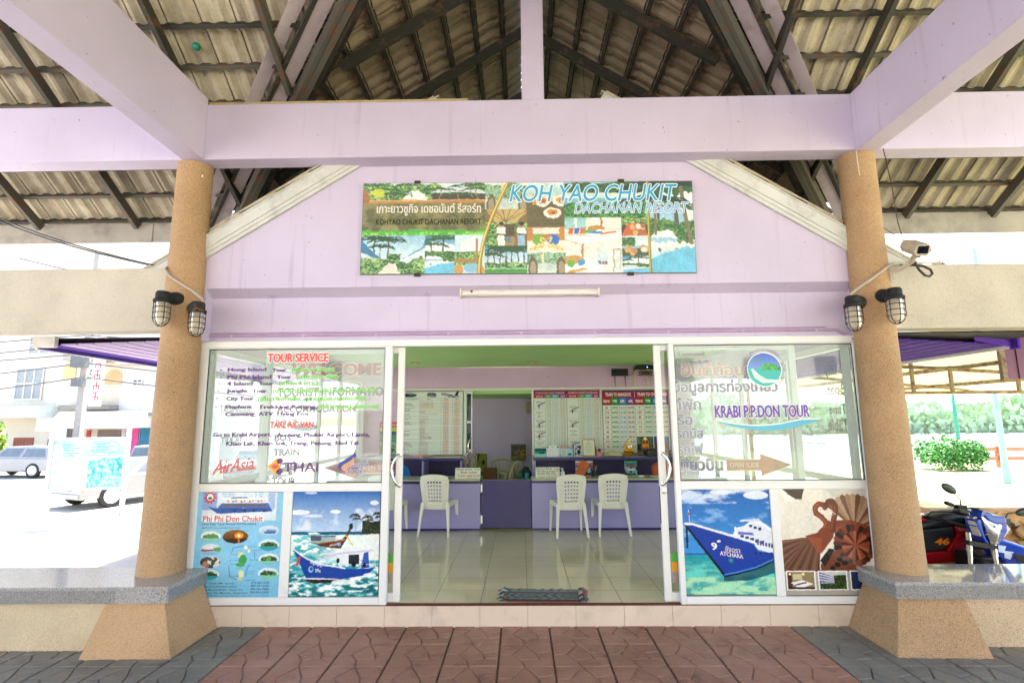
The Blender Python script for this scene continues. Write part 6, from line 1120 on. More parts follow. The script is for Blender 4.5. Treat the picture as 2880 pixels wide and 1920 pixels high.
# ---- fan, spare chairs and clutter beyond the gate
t = thing('desk_fan', 'dusty pink desk fan behind the hotel notice', 'fan', (-.86, 8.86, .8)); Rf = Matrix.Translation((-.83, 8.88, 1.0)) @ Matrix.Rotation(R(62), 4, 'Z')
m = M()
for q in range(30): a = q*math.pi/15; m.tube([(.0, -.05, 0), (.03*math.cos(a)*3, -.055, .03*math.sin(a)*3), (.15*math.cos(a), -.03, .15*math.sin(a)), (.165*math.cos(a), 0, .165*math.sin(a)), (.15*math.cos(a), .04, .15*math.sin(a)), (.04*math.cos(a), .06, .04*math.sin(a))], .0016, 4)
obj('cage', m.xf(Rf), plain('fan_wire', '#b9b4ac', .4), t)
m = M(); m.lathe([(.160, -.008), (.172, -.008), (.172, .008), (.160, .008)], 32, (0, 0, 0), 'y'); obj('rim', m.xf(Rf), plain('pink_rim', '#cfa8a4', .5), t, smooth=40)
m = M()
for q in range(3): m.grid(lambda u, v, a=q*2.094: ((.03 + .11*u)*math.cos(a + (v-.5)*(.9)), .012*(v-.5)*4, (.03 + .11*u)*math.sin(a + (v-.5)*(.9))), 4, 4)
obj('blade', m.xf(Rf), plain('grey_blade', '#8a9494', .3), t)
m = M(); m.ball((0, .11, 0), .06, 10, (1, 1.1, 1)); m.xf(Rf); obj('motor_cover', m, plain('pink_motor', '#d3b0ae', .5), t, smooth=True)
m = M(); m.tube([(-.83, 8.95, .96), (-.83, 8.95, .62)], .02, 10); m.lathe([(.0001, .60), (.12, .60), (.11, .63), (.0001, .64)], 20, (-.83, 8.95, 0)); obj('stand', m, plain('pink_stand', '#cfa8a4', .5), t, smooth=40)
m = M(); m.box(-1.1, 8.7, FZ, -.62, 9.1, .6); tag(obj('side_table', m, plain('lilac_table', '#7c78a4', .5), bevel=.004, at=(-.86, 8.9, FZ)), 'low lilac table carrying the pink fan', 'table')
t = thing('yellow_board', 'olive yellow painted board with black branches leaning on the back room wall', 'board', (-.82, 10.6, FZ)); p = Plane((-.98, 10.5, FZ+.15), (1, 0, 0), (0, .12, 1)); p.rect(0, 0, .31, .72, '#7d8a22', 0)
p.line([(.15, .72), (.10, .5), (.14, .3), (.22, .0)], .03, '#1a1c10', .001); p.line([(.12, .58), (.05, .66)], .02, '#1a1c10', .001); p.ell(.235, .55, .028, .05, '#14160c', .001); p.line([(.02, .35), (.30, .36)], .006, '#4a5214', .001); p.line([(.02, .2), (.30, .22)], .006, '#4a5214', .001); obj('painted_face', p.m, ART, t, colors=True)
m = M(); m.add([p.P(0, 0, -.001), p.P(.31, 0, -.001), p.P(.31, .72, -.001), p.P(0, .72, -.001), p.P(0, 0, -.02), p.P(.31, 0, -.02), p.P(.31, .72, -.02), p.P(0, .72, -.02)], [(0,1,2,3), (7,6,5,4), (0,4,5,1), (1,5,6,2), (2,6,7,3), (3,7,4,0)]); obj('board_core', m, plain('board_core', '#3a4014', .8), t)
def arm_chair(loc, rz, label):
    t = thing('plastic_armchair', label, 'chair', (0, 0, 0), 'old cream armchairs in the back room'); C_ = plain('aged_cream_plastic', '#b0ab82', .5, dirt=.3)
    arch = [(-.24, -.2, .42), (-.235, -.24, .62), (-.20, -.26, .74), (-.10, -.275, .785), (0, -.28, .795), (.10, -.275, .785), (.20, -.26, .74), (.235, -.24, .62), (.24, -.2, .42)]
    m = M(); m.tube(arch, .022, 8); obj('back_frame', m, C_, t, smooth=True)
    m = M(); [m.bar((x, -.22, .42), (x*1.1, -.265, .76 - abs(x)*.3), .035, .008, (0, 1, 0)) for x in (-.13, -.065, 0, .065, .13)]; obj('back_slats', m, C_, t)
    m = M(); m.box(-.23, -.22, .395, .23, .22, .42); obj('seat', m, C_, t, bevel=.01)
    for sx in (-1, 1):
        m = M(); m.tube([(sx*.24, -.22, .6), (sx*.26, 0, .63), (sx*.26, .2, .61), (sx*.255, .23, .4)], .02, 8); obj('armrest', m, C_, t, smooth=True)
        for y in (-.22, .22): m = M(); m.bar((sx*.25, y*1.1, 0), (sx*.23, y, .42), .04); obj('leg', m, C_, t, bevel=.006)
    t.location = loc; t.rotation_euler.z = rz; return t
a1 = arm_chair((-.43, 9.75, FZ), R(160), 'old cream plastic armchair facing the gate in the back room'); dup(a1, (-.30, 9.45, FZ-.0), R(65), 'old cream plastic armchair turned sideways behind the gate')
t = thing('hanging_bag', 'clear plastic bag of yellow things hanging on the back room wall', 'bag', (-.06, 11.2, .84)); p = Plane((-.222, 11.24, .838)); c = Canvas(40, 42, '#57524c'); c.rect(.03, 0, .97, .1, '#7a7868'); n_ = c.noise((6, 6), 4); c.put(c.box(.05, .35, .95, .9) & (n_ > .45), '#9a8420'); c.put(c.box(.5, .3, .95, .6) & (n_ < .5), '#22201c'); c.rect(.0, .05, .04, .95, '#a8a498'); c.mesh(p, 0, 0, .316, .336, 0)
obj('bag_face', p.m, ART, t, colors=True); m = M(); m.box(-.222, 11.241, .838, .094, 11.285, 1.174); obj('bag_body', m, plain('dusty_clear_plastic', '#55504a', .3), t, bevel=.01)
m = M(); m.tube([(-.06, 11.2, FZ+.02), (-.06, 11.22, 1.15)], .007, 6); tag(obj('broom_handle', m, plain('grey_broom_stick', '#6a6a66', .5), at=(-.06, 11.2, FZ)), 'thin grey stick standing in front of the hanging bag', 'broom')
m = M(); m.box(-.64, 9.05, FZ, -.42, 9.3, .86); tag(obj('brown_carton', m, plain('brown_carton', '#5c3c22', .8), bevel=.004, at=(-.53, 9.2, FZ)), 'dark brown carton behind the old armchairs', 'box')
m = M(); m.box(-.1, 8.55, FZ, .17, 9.0, .745); tag(obj('low_cabinet', m, PURPD, bevel=.004, at=(.03, 8.8, FZ)), 'low dark cabinet under the green bottle beyond the gate', 'cabinet')
m = M(); m.grid(lambda u, v: (-.03 + .2*u, 8.84 + .12*v, .7455 + .17*math.sin(math.pi*u)**.5*(math.sin(math.pi*v)**.5) + .01*math.sin(20*u)), 14, 8); tag(obj('dark_bag', m, plain('dark_green_cloth', '#12251c', .8), smooth=True, at=(.07, 8.9, .745)), 'dark green cloth bag on the low cabinet', 'bag')
m = M(); m.ball((-.03, 8.68, .795), .05, 10, (1, 1, .95)); m.lathe([(.02, .835), (.014, .86), (.0001, .861)], 12, (-.03, 8.68, 0)); tag(obj('green_jar', m, plain('green_jar', '#1f6a34', .15), smooth=True, at=(-.03, 8.68, .745)), 'round green jar on the low cabinet', 'jar')
m = M(); m.lathe([(.0001, .7455), (.03, .7455), (.034, .83), (.0001, .832)], 14, (.085, 8.66, 0)); tag(obj('teal_cup', m, plain('teal_cup', '#2a9ab0', .2), smooth=40, at=(.085, 8.66, .745)), 'bright teal cup on the low cabinet', 'cup')
m = M(); m.ball((-.44, 9.3, .79), .045, 10, (.8, .8, 1)); m.tube([(-.44, 9.3, FZ), (-.44, 9.3, .76)], .012, 6); tag(obj('green_ball', m, plain('bright_green_plastic', '#1f9a40', .2), smooth=True, at=(-.44, 9.3, FZ)), 'bright green knob between the old armchairs', 'bottle')
m = M(); m.box(.10, 11.06, 1.80, .7, 11.29, 2.05); tag(obj('air_conditioner', m, plain('cream_casing', '#b5ae8a', .5), bevel=.02, at=(.4, 11.2, 1.8)), 'cream air conditioner on the back room wall', 'air conditioner')
# ---- router, set-top box on the upper wall
t = thing('router', 'black wall router with two hanging aerials', 'router', (1.716, 9.17, 2.40)); m = M(); m.box(1.575, 9.14, 2.405, 1.857, 9.2045, 2.53); obj('body', m, BLACKP, t, bevel=.006)
for x in (1.628, 1.808): m = M(); m.tube([(x-.004, 9.16, 2.404), (x, 9.16, 2.38), (x + .004, 9.16, 2.215)], (.016, .015, .006), 8); obj('aerial', m, plain('grey_aerial', '#6d6a62', .4), t)
t = thing('set_top_box', 'black box on a wall bracket under the ceiling with a blue light', 'box', (2.1, 9.1, 2.48)); m = M(); m.box(1.96, 9.0, 2.492, 2.36, 9.2, 2.565); obj('body', m, BLACKP, t, bevel=.006); m = M(); m.box(2.15, 8.996, 2.535, 2.162, 9.0, 2.545); e = bpy.data.materials.new('blue_indicator'); e.use_nodes = True; e.node_tree.nodes['Principled BSDF'].inputs['Emission Color'].default_value = (.2, .3, 1, 1); e.node_tree.nodes['Principled BSDF'].inputs['Emission Strength'].default_value = 3; obj('indicator', m, e, t)
m = M(); m.box(1.955, 8.99, 2.482, 2.37, 9.2045, 2.491); [m.box(x, 9.19, 2.24, x+.03, 9.2045, 2.4815) for x in (1.955, 2.19)]; obj('bracket', m, plain('cream_bracket', '#c9c0a4', .5), t)
m = M(); rr_ = random.Random(4)
for k in range(7): x = 2.02 + .025*k; m.tube([(x, 9.12, 2.482), (x+.03, 9.10, 2.43), (x-.02+.02*k, 9.08, 2.40 - .01*(k % 3)), (x+.07, 9.10, 2.43), (x+.1, 9.13, 2.48)], .006, 6)
m.tube([(1.86, 9.17, 2.43), (1.90, 9.17, 2.42), (1.94, 9.17, 2.44), (1.96, 9.15, 2.49)], .005, 6); obj('cables', m, BLACKP, t)
m = M(); m.tube([(2.25, 9.17, 2.48), (2.23, 9.17, 2.35), (2.20, 9.17, 2.26), (2.26, 9.17, 2.29), (2.31, 9.17, 2.40)], .006, 6); m.tube([(2.30, 9.17, 2.49), (2.34, 9.17, 2.3), (2.28, 9.17, 2.25)], .005, 6); obj('white_cables', m, plain('white_cable', '#cfc9b8', .5), t)
# ---- rag rug by the door
t = thing('rag_rug', 'grey woven rag rug with frayed ends lying inside the doorway', 'rug', (.17, 4.84, .16)); Rg = Matrix.Translation((.175, 4.835, .1605)) @ Matrix.Rotation(R(-2.6), 4, 'Z')
m = M(); rg = random.Random(6); pal = ('#666a6a', '#484d4f', '#82857f', '#96978d', '#545b60', '#70746f', '#383d40')
for k in range(24):
    y = -.15 + .0127*k; cc = rg.choice(pal); ph = rg.uniform(0, 6); n = 26; am = rg.uniform(.0, .004)
    pts = [(-.31 + .62*i/n + 0, y + am*math.sin(ph + i*.5) + .025*math.sin(i/n*3.0 - .5)*0, .007 + .0025*math.sin(i*2.1 + ph)) for i in range(n+1)]; m.tube(pts, [.0078 + .002*math.sin(i*1.7 + ph) for i in range(n+1)], 6, c=cc)
obj('weave', m.xf(Rg), art_material('rag_cotton', .95, spec=.1), t, colors=True, smooth=True)
m = M(); RAGE = art_material('rag_ends', .95, spec=.1)
for s in (-1, 1):
    for k in range(46):
        y = rg.uniform(-.155, .16); L = rg.uniform(.03, .085); a = rg.uniform(-.7, .7); q = [(s*.305, y, .012), (s*(.31 + L*.5), y + a*L*.4, rg.uniform(.012, .034)), (s*(.31 + L), y + a*L, rg.uniform(.005, .014))]; m.tube(q, (.006, .007, .003), 5, c=rg.choice(pal + ('#aeb6b4', '#9a5a44')))
    obj('fringe', m.xf(Rg), RAGE, t, colors=True, smooth=True); m = M()
m = M(); m.tube([(-.3, -.163, .004), (0, -.166, .004), (.3, -.163, .004)], .004, 5); m.xf(Rg); obj('red_thread', m, plain('faded_red_thread', '#8a4a3c', .9), t)
# ================================================================ fittings on the columns
def wall_lamp(x, y, z, ang, label, worn):
    """caged bulkhead lamp on an elbow; ang = direction it stands off the column"""
    t = thing('wall_lamp', label, 'lamp', (x, y, z), 'caged lamps on the pebble columns'); o = Vector((x, y, z)); d = Vector((math.cos(ang), math.sin(ang), 0))
    BLK = m_rust('worn_black_paint', '#242426', (.32, .14, .05) if worn else (.10, .10, .105), .32 if worn else .12, 14)
    m = M(); c = o + d*(-.115) + Vector((0, 0, .055)); m.tube([c - d*.03, c + d*.005, c + d*.03, c + d*.06 + Vector((0, 0, .0))], (.058, .058, .05, .042), 18); m.ball(tuple(o + d*(-.06) + Vector((0, 0, .05))), .046, 10); obj('elbow', m, BLK, t, smooth=True)
    m = M(); m.lathe([(.0001, .092), (.046, .09), (.055, .075), (.056, .03), (.050, .026), (.068, .022), (.070, .0), (.062, -.004)], 28, (x, y, z)); obj('cap', m, BLK, t, smooth=40)
    m = M(); m.lathe([(.050, -.003), (.0505, -.13), (.044, -.16), (.028, -.182), (.0001, -.19)], 24, (x, y, z))
    g = N('ribbed_lamp_glass'); 
    if True:
        gl = g.n('BsdfGlass'); gl.inputs['Roughness'].default_value = .35; gl.inputs['Color'].default_value = (.93, .9, .84, 1); tr = g.n('BsdfTranslucent'); tr.inputs[0].default_value = (.85, .8, .7, 1); df = g.n('BsdfDiffuse'); df.inputs[0].default_value = (.74, .69, .6, 1); mx = g.n('MixShader'); mx.inputs[0].default_value = .5; g.l(gl.outputs[0], mx.inputs[1]); m2 = g.n('MixShader'); m2.inputs[0].default_value = .5; g.l(df.outputs[0], m2.inputs[1]); g.l(tr.outputs[0], m2.inputs[2]); g.l(m2.outputs[0], mx.inputs[2]); g.l(mx.outputs[0], g.out.inputs[0])
    obj('glass', m, g.m, t, smooth=True)
    m = M(); m.lathe([(.0001, -.02), (.018, -.02), (.02, -.06), (.012, -.09), (.0001, -.1)], 12, (x, y, z)); obj('bulb', m, plain('old_bulb', '#c9a860', .4), t, smooth=True)
    m = M(); r_ = .063
    for k in range(6): a = k*math.pi/3 + .35; m.tube([(x + r_*math.cos(a), y + r_*math.sin(a), z), (x + r_*math.cos(a), y + r_*math.sin(a), z-.135), (x + r_*.8*math.cos(a), y + r_*.8*math.sin(a), z-.172), (x + r_*.42*math.cos(a), y + r_*.42*math.sin(a), z-.198), (x, y, z-.204)], .0035, 6)
    for h in (-.045, -.09, -.135): m.tube([(x + r_*math.cos(2*math.pi*k/24), y + r_*math.sin(2*math.pi*k/24), z+h) for k in range(25)], .0035, 6)
    obj('cage', m, m_rust('cage_wire', '#3a3432', (.35, .34, .33), .3, 30), t, smooth=True); return t
wall_lamp(-2.965, 4.245, 2.645, R(-108), 'caged wall lamp on the street side column, facing the street, black cap', False); wall_lamp(-2.70, 4.30, 2.565, R(-48), 'caged wall lamp with a rusty orange cap on the street side column', True)
wall_lamp(2.735, 4.30, 2.555, R(-140), 'caged wall lamp at the lower end of the conduit on the camera column', False); wall_lamp(3.03, 4.23, 2.60, R(-85), 'caged wall lamp on the camera column right under the security camera', False)
PIPE = plain('grey_plastic_conduit', '#b3a89a', .5, dirt=.3)
m = M(); m.tube([(-3.06, 4.40, 2.99), (-3.04, 4.345, 2.955), (-2.98, 4.326, 2.89), (-2.88, 4.328, 2.825), (-2.76, 4.34, 2.745), (-2.69, 4.34, 2.69), (-2.68, 4.34, 2.64)], .012, 10); tag(obj('conduit', m, PIPE, smooth=True, at=(-2.9, 4.33, 2.8)), 'grey plastic conduit slanting across the street side column', 'conduit')
m = M(); m.tube([(2.735, 4.33, 2.62), (2.745, 4.34, 2.665), (2.82, 4.35, 2.72), (2.95, 4.335, 2.81), (3.08, 4.335, 2.905), (3.13, 4.36, 2.928), (3.3, 4.42, 2.957), (3.6, 4.43, 2.958)], .012, 10); tag(obj('conduit', m, PIPE, smooth=True, at=(2.9, 4.33, 2.8)), 'grey plastic conduit climbing the camera column to the side beam', 'conduit')
# security camera
t = thing('security_camera', 'beige boxy security camera on a bent arm beside the right column', 'camera', (3.15, 4.4, 2.9)); BEI = plain('beige_camera_enamel', '#b8ad98', .45, var=.12, vs=12, dirt=.35); 
Rc = Matrix.Translation((3.222, 4.20, 3.02)) @ Matrix.Rotation(R(-6), 4, 'Z') @ Matrix.Rotation(R(30), 4, 'X')
m = M(); sec = [(-.042, -.050), (.042, -.050), (.066, -.010), (.058, .028), (.040, .046), (-.040, .046), (-.058, .028), (-.066, -.010)]; m.prism(sec, 'y', -.10, .10); obj('housing', m.xf(Rc), BEI, t, bevel=.004)
m = M(); m.box(-.04, -.106, -.028, .04, -.1002, .034); obj('front_window', m.xf(Rc), plain('dark_camera_glass', '#0d0f14', .1), t, bevel=.003)
m = M(); m.lathe([(.0001, -.1075), (.022, -.1075), (.022, -.1062)], 18, (0, 0, .002), 'y'); obj('lens', m.xf(Rc), plain('lens', '#05060a', .05), t)
m = M(); m.bar((-.066, -.095, -.01), (-.066, -.075, -.01), .016, .016); obj('latch', m.xf(Rc), STAIN, t); m = M(); m.bar((.066, -.095, -.01), (.066, -.075, -.01), .016, .016); obj('latch', m.xf(Rc), STAIN, t)
m = M(); m.bar((3.135, 4.37, 2.86), (3.215, 4.26, 2.91), .028, .03); m.bar((3.215, 4.26, 2.91), (3.215, 4.2, 2.95), .03, .03); m.lathe([(.034, 2.935), (.034, 2.952), (.02, 2.958)], 16, (3.215, 4.2, 0)); m.add([(3.125, 4.345, 2.80), (3.155, 4.37, 2.80), (3.155, 4.37, 2.90), (3.125, 4.345, 2.90), (3.12, 4.352, 2.80), (3.15, 4.377, 2.80), (3.15, 4.377, 2.90), (3.12, 4.352, 2.90)], [(0,1,2,3), (7,6,5,4), (0,4,5,1), (1,5,6,2), (2,6,7,3), (3,7,4,0)]); obj('arm', m, BEI, t, bevel=.003)
m = M(); m.tube([(3.23, 4.26, 2.95), (3.245, 4.25, 2.90), (3.27, 4.25, 2.845), (3.31, 4.25, 2.80), (3.345, 4.25, 2.79), (3.372, 4.25, 2.812), (3.368, 4.26, 2.85), (3.33, 4.28, 2.885), (3.27, 4.31, 2.905), (3.2, 4.36, 2.92)], .010, 10); obj('cable_loop', m, plain('dark_cable', '#3a3230', .5), t, smooth=True)
m = M(); m.tube([(3.0, 4.7, 3.14), (3.12, 4.66, 3.06), (3.25, 4.60, 2.985), (3.4, 4.55, 2.97)], .03, 10); tag(obj('black_hose', m, plain('black_hose', '#1d2026', .35), smooth=True, at=(3.2, 4.6, 3.0)), 'thick black hose lying on the side beam behind the camera', 'hose')
m = M(); m.tube([(3.16, 4.34, 3.96), (3.19, 4.33, 3.6), (3.2, 4.33, 3.3), (3.22, 4.33, 3.18), (3.26, 4.33, 3.06)], .004, 6); m.tube([(3.1, 4.36, 3.25), (3.2, 4.3, 3.12), (3.26, 4.26, 3.06)], .003, 6); tag(obj('hanging_wire', m, plain('brown_wire', '#4a3028', .6), at=(3.2, 4.33, 3.5)), 'thin brown wire hanging from the beam to the security camera', 'wire')
for (a, b, lb) in (((-7, 5.0, 4.7), (-3.05, 4.52, 2.995), 'upper black cable drooping from the left to the side beam'), ((-7, 5.05, 4.64), (-3.05, 4.54, 2.995), 'lower black cable drooping from the left to the side beam')):
    m = M(); a, b = Vector(a), Vector(b); m.tube([a.lerp(b, k/14) - Vector((0, 0, .22*math.sin(math.pi*k/14))) for k in range(15)], .007, 6); tag(obj('cable', m, BLACKP, smooth=True, at=tuple(b)), lb, 'cable')
m = M(); m.tube([(-4.6, 4.62, 3.16), (-4.2, 4.62, 3.06), (-3.9, 4.62, 3.0)], .006, 6); tag(obj('cable', m, plain('pale_cable', '#8d8d92', .5), at=(-4.2, 4.62, 3.0)), 'short pale cable resting on the street side beam', 'cable')
# ================================================================ side soffits of the shop
def soffit(s, mat, fascia, label):
    t = thing('side_eave', label, 'eave', (s*4, 7, 2.45)); x0 = 2.975 if s > 0 else 2.875; x1 = 5.30 if s > 0 else 4.74; y0 = 5.25 if s > 0 else 5.12; n = 11
    for k in range(n):
        a = x0 + (x1-x0)*k/n; b = x0 + (x1-x0)*(k+1)/n - .012; m = M(); m.box(s*a, y0 + (.0 if s < 0 else .55*k/n), 2.46 - .004*k, s*b, 10.5, 2.475 - .004*k); obj('soffit_board', m, PLUM if (s > 0 or k == n-1) else PLUML, t)
    m = M(); m.box(s*x0, y0+.02, 2.484, s*x1, 10.5, 2.50); obj('dark_batten', m, plain('dark_gap', '#221a30', .8), t)
    m = M(); m.box(s*(x1+.002), y0+(.55 if s > 0 else 0), 2.385, s*(x1+.03), 10.5, 2.50); obj('fascia', m, DPURP if s < 0 else plain('white_fascia', '#e2e0d8', .5), t)
    if s < 0: m = M(); m.box(s*(x1+.031), y0-.02, 2.38, s*(x1+.055), 10.5, 2.402); m.box(s*(x1-.16), y0-.05, 2.40, s*(x1+.06), y0-.005, 2.51); obj('gutter_trim', m, plain('white_trim', '#dcd8cf', .5), t)
    else: m = M(); m.add([(4.75, y0+.30, 2.44), (5.33, y0+.52, 2.40), (5.33, y0+.52, 2.52), (4.75, y0+.30, 2.56)], [(0, 1, 2, 3)]); m.box(5.33, 5.7, 2.38, 5.36, 5.86, 2.55); obj('corner_trim', m, PLUM, t)
soffit(-1, PLUML, DPURP, 'pale lilac boarded eave with dark purple edge on the street side'); soffit(1, PLUM, None, 'deep purple boarded eave with white edge on the lawn side')
t = thing('metal_canopy', 'rusty framed lean-to canopy roofed with pale sheets beside the lawn', 'canopy', (6.5, 9, 2.3)); SH = N('pale_translucent_sheet'); tr = SH.n('BsdfTranslucent'); tr.inputs[0].default_value = (.80, .78, .62, 1); df = SH.n('BsdfDiffuse'); df.inputs[0].default_value = (.6, .58, .48, 1); mx = SH.n('MixShader'); mx.inputs[0].default_value = .35; SH.l(df.outputs[0], mx.inputs[1]); SH.l(tr.outputs[0], mx.inputs[2]); SH.l(mx.outputs[0], SH.out.inputs[0])
def sheet_(y0, y1):
    m = M(); n = int((y1-y0)/.05); pr = [(y0 + .05*i, (.03 if (i % 5) == 0 else 0)) for i in range(n)]
    vs = [(5.2, y, 2.74 + h) for y, h in pr] + [(9.0, y, 2.12 + h) for y, h in pr] + [(5.2, y, 2.755 + h) for y, h in pr] + [(9.0, y, 2.135 + h) for y, h in pr]; k = len(pr)
    m.add(vs, [(i, i+1, k+i+1, k+i) for i in range(k-1)] + [(2*k+i+1, 2*k+i, 3*k+i, 3*k+i+1) for i in range(k-1)]); return m
obj('roof_sheet', sheet_(6.2, 13.5), SH.m, t)
for x in (5.9, 6.9, 8.0): m = M(); zq = 2.74 - (x-5.2)*.163; m.bar((x, 6.2, zq-.035), (x, 13.5, zq-.035), .05, .06); obj('roof_beam', m, STEELW, t)
m = M(); m.bar((5.2, 8.0, 2.02), (7.45, 8.0, 2.02), .04, .045); obj('tie_rail', m, STEELW, t); m = M(); m.bar((5.0, 8.0, 2.46), (8.9, 8.0, 2.20), .045, .05); obj('cross_rail', m, STEELW, t); m = M(); m.bar((5.0, 10.4, 2.5), (8.9, 10.4, 2.16), .045, .05); obj('cross_rail', m, STEELW, t)
for x in (5.85, 6.42, 7.40): m = M(); m.bar((x, 8.0, 2.04), (x, 8.0, 2.50 - (x-5.85)*.15), .04); obj('strut', m, STEELW, t)
m = M(); m.tube([(5.3, 7.6, 2.36), (6.2, 7.4, 2.34), (6.8, 7.0, 2.42), (7.0, 6.6, 2.5)], .008, 6); obj('sagging_wire', m, BLACKP, t)
for x in (5.6, 8.6): m = M(); m.bar((x, 13.2, -.15), (x, 13.2, 2.5 - (x-5.2)*.1), .07); obj('canopy_post', m, STEELW, t)
t = thing('metal_screen', 'ribbed maroon metal sheet hanging beside the purple eave', 'screen', (6.1, 6.0, 2.1)); m = M(); [m.box(5.44 + .12*k, 5.99 - (.012 if k % 2 else 0), 2.07, 5.44 + .12*(k+1) - .004, 6.02, 2.66) for k in range(14)]; obj('sheet', m, MAROON, t); m = M(); m.box(5.385, 5.985, 2.06, 5.4375, 6.03, 2.66); obj('edge_angle', m, STEELW, t); m = M(); m.box(5.78, 5.93, 2.47, 7.1, 5.985, 2.62); obj('flashing', m, plain('pinkish_flashing', '#a8665c', .5), t)
# ================================================================ lawn side
def leaf_bush(name, cx, cy, rx, ry, h, n, cols, label, cat, z0=-.12, seed=1, size=.05):
    t = thing(name, label, cat, (cx, cy, z0)); r = random.Random(seed); lumps = [(r.uniform(-.7, .7), r.uniform(-.7, .7), r.uniform(.35, .8), r.uniform(.3, .5)) for _ in range(14)]
    mats = [plain('leaf_%d' % i, c_, .55, var=.25, vs=9) for i, c_ in enumerate(cols)]; ms = [M() for _ in cols]
    for _ in range(n):
        q = r.choice(lumps); d = Vector((r.gauss(0, 1), r.gauss(0, 1), r.gauss(0, 1))).normalized() * q[3] * r.uniform(.6, 1.05); p = Vector((cx + (q[0] + d.x)*rx, cy + (q[1] + d.y)*ry, z0 + max(.02, (q[2] + d.z*.9))*h*.85)); a = Vector((r.gauss(0, 1), r.gauss(0, 1), r.gauss(0, .6))).normalized(); b = a.cross(Vector((r.gauss(0, 1), r.gauss(0, 1), r.gauss(0, 1)))).normalized(); s = size*r.uniform(.6, 1.3)
        ms[r.randrange(len(cols))].add([p - a*s, p + b*s*.45, p + a*s, p - b*s*.45], [(0, 1, 2, 3)])
    for m_, mm in zip(mats, ms): obj('foliage', mm, m_, t)
    m = M(); [m.tube([(cx + .1*k - .2, cy, z0), (cx + .25*(k-2), cy + .1*(k % 2), z0 + h*.5)], .015, 5) for k in range(5)]; obj('stem', m, plain('bush_stem', '#4a3a28', .9), t)
leaf_bush('bush', 14.9, 18.9, 1.15, .8, 1.15, 5200, ('#2f6a2a', '#468a34', '#63a648', '#24541f'), 'round clipped green bush on the bright lawn', 'bush', -.12, 5, .06)
m = M(); m.add([(3, 22, -.10), (120, 22, -.10), (120, 59, -.10), (3, 59, -.10)], [(0, 1, 2, 3)]); structure('river', m, plain('pale_river_water', '#9fa8a4', .12, var=.05))
far = M(); r = random.Random(9)
for _ in range(9000):
    x = r.uniform(16, 110); top = 3.2 + .9*math.sin(x*.35) + .6*math.sin(x*1.1 + 1); p = Vector((x, 59 + r.uniform(0, 5), r.uniform(-.1, 1)*0 + top*r.random()**.8)); a = Vector((r.gauss(0, 1), r.gauss(0, .4), r.gauss(0, .7))).normalized(); b = a.cross(Vector((0, 1, .3))).normalized(); s = r.uniform(.25, .55); far.add([p - a*s, p + b*s*.6, p + a*s, p - b*s*.6], [(0, 1, 2, 3)])
far.box(14, 64, -.2, 112, 66, 2.4); o = obj('far_mangroves', far, plain('grey_green_leaves', '#9bb08e', .8, var=.25, vs=.6)); o['kind'] = 'stuff'; tag(o, 'pale line of mangroves along the far river bank', 'trees')
for x, y, h, lb, cl in ((16.75, 20.9, 6.5, 'teal lamp post rising behind the round bush', '#2f8a7c'), (13.1, 14.9, 6.5, 'pale teal lamp post on the lawn right of the bush', '#7fb0a4')):
    t = thing('lamp_post', lb, 'lamp post', (x, y, -.12)); m = M(); m.lathe([(.10, -.12), (.09, .3), (.075, .5), (.07, 1.8), (.085, 1.85), (.07, 1.9), (.055, 2.2), (.05, h)], 14, (x, y, 0)); obj('shaft', m, plain('teal_enamel', cl, .5), t, smooth=40); m = M(); m.ball((x, y, h + .2), .2, 10); obj('globe', m, WHITEP, t, smooth=True)
t = thing('fence', 'low reddish concrete rail fence along the river bank', 'fence', (21, 19.8, -.12)); CF = plain('reddish_concrete', '#a8705a', .9, var=.2, vs=3)
for k in range(7): m = M(); x = 17.3 + 2.6*k; m.box(x-.12, 19.7, -.12, x+.12, 19.9, .62); obj('fence_post', m, CF, t)
for z in (.12, .45): m = M(); m.box(15.2, 19.75, z, 36, 19.85, z+.13); obj('rail', m, CF, t)
# low rough stone border behind the motorbikes
t = thing('stone_border', 'low rough stone border behind the parked motorbikes', 'wall', (6, 7.4, -.12)); r = random.Random(12); m = M()
for k in range(70):
    x = 3.6 + r.uniform(0, 6.5); row = r.randrange(3); z = -.10 + .17*row; q = [(x + .20*r.uniform(.7, 1.3)*math.cos(a) , 7.35 + r.uniform(-.06, .02), z + .09 + .10*r.uniform(.7, 1.2)*math.sin(a)) for a in [j*math.pi/3.5 for j in range(7)]]
    m.hexa([(p_[0], p_[1], p_[2]) for p_ in q], [(p_[0]*.9 + x*.1, 7.7, p_[2]) for p_ in q])
m.box(3.4, 7.42, -.15, 10.6, 7.7, .42); obj('stones', m, plain('ochre_stone', '#b08a62', .9, var=.4, vs=4, bump=.5, bs=20), t, bevel=.012)
r = random.Random(3)
for k in range(7):
    x = 3.95 + .5*k + r.uniform(-.1, .1); t2 = thing('yellow_weed', 'tuft of yellow green weeds before the stone border', 'weeds', (x, 7.2, -.12), 'weed tufts by the stone border'); m = M()
    for _ in range(26): a = r.uniform(0, 6.3); L = r.uniform(.15, .34); b = Vector((x + r.uniform(-.08, .08), 7.2 + r.uniform(-.06, .06), -.12)); e = b + Vector((math.cos(a)*L*.5, math.sin(a)*L*.5, L)); w_ = Vector((math.sin(a), -math.cos(a), 0))*.012; m.add([b - w_, b + w_, e], [(0, 1, 2)])
    obj('blades', m, plain('yellow_green_blades', '#a8a83c', .7, var=.3), t2)
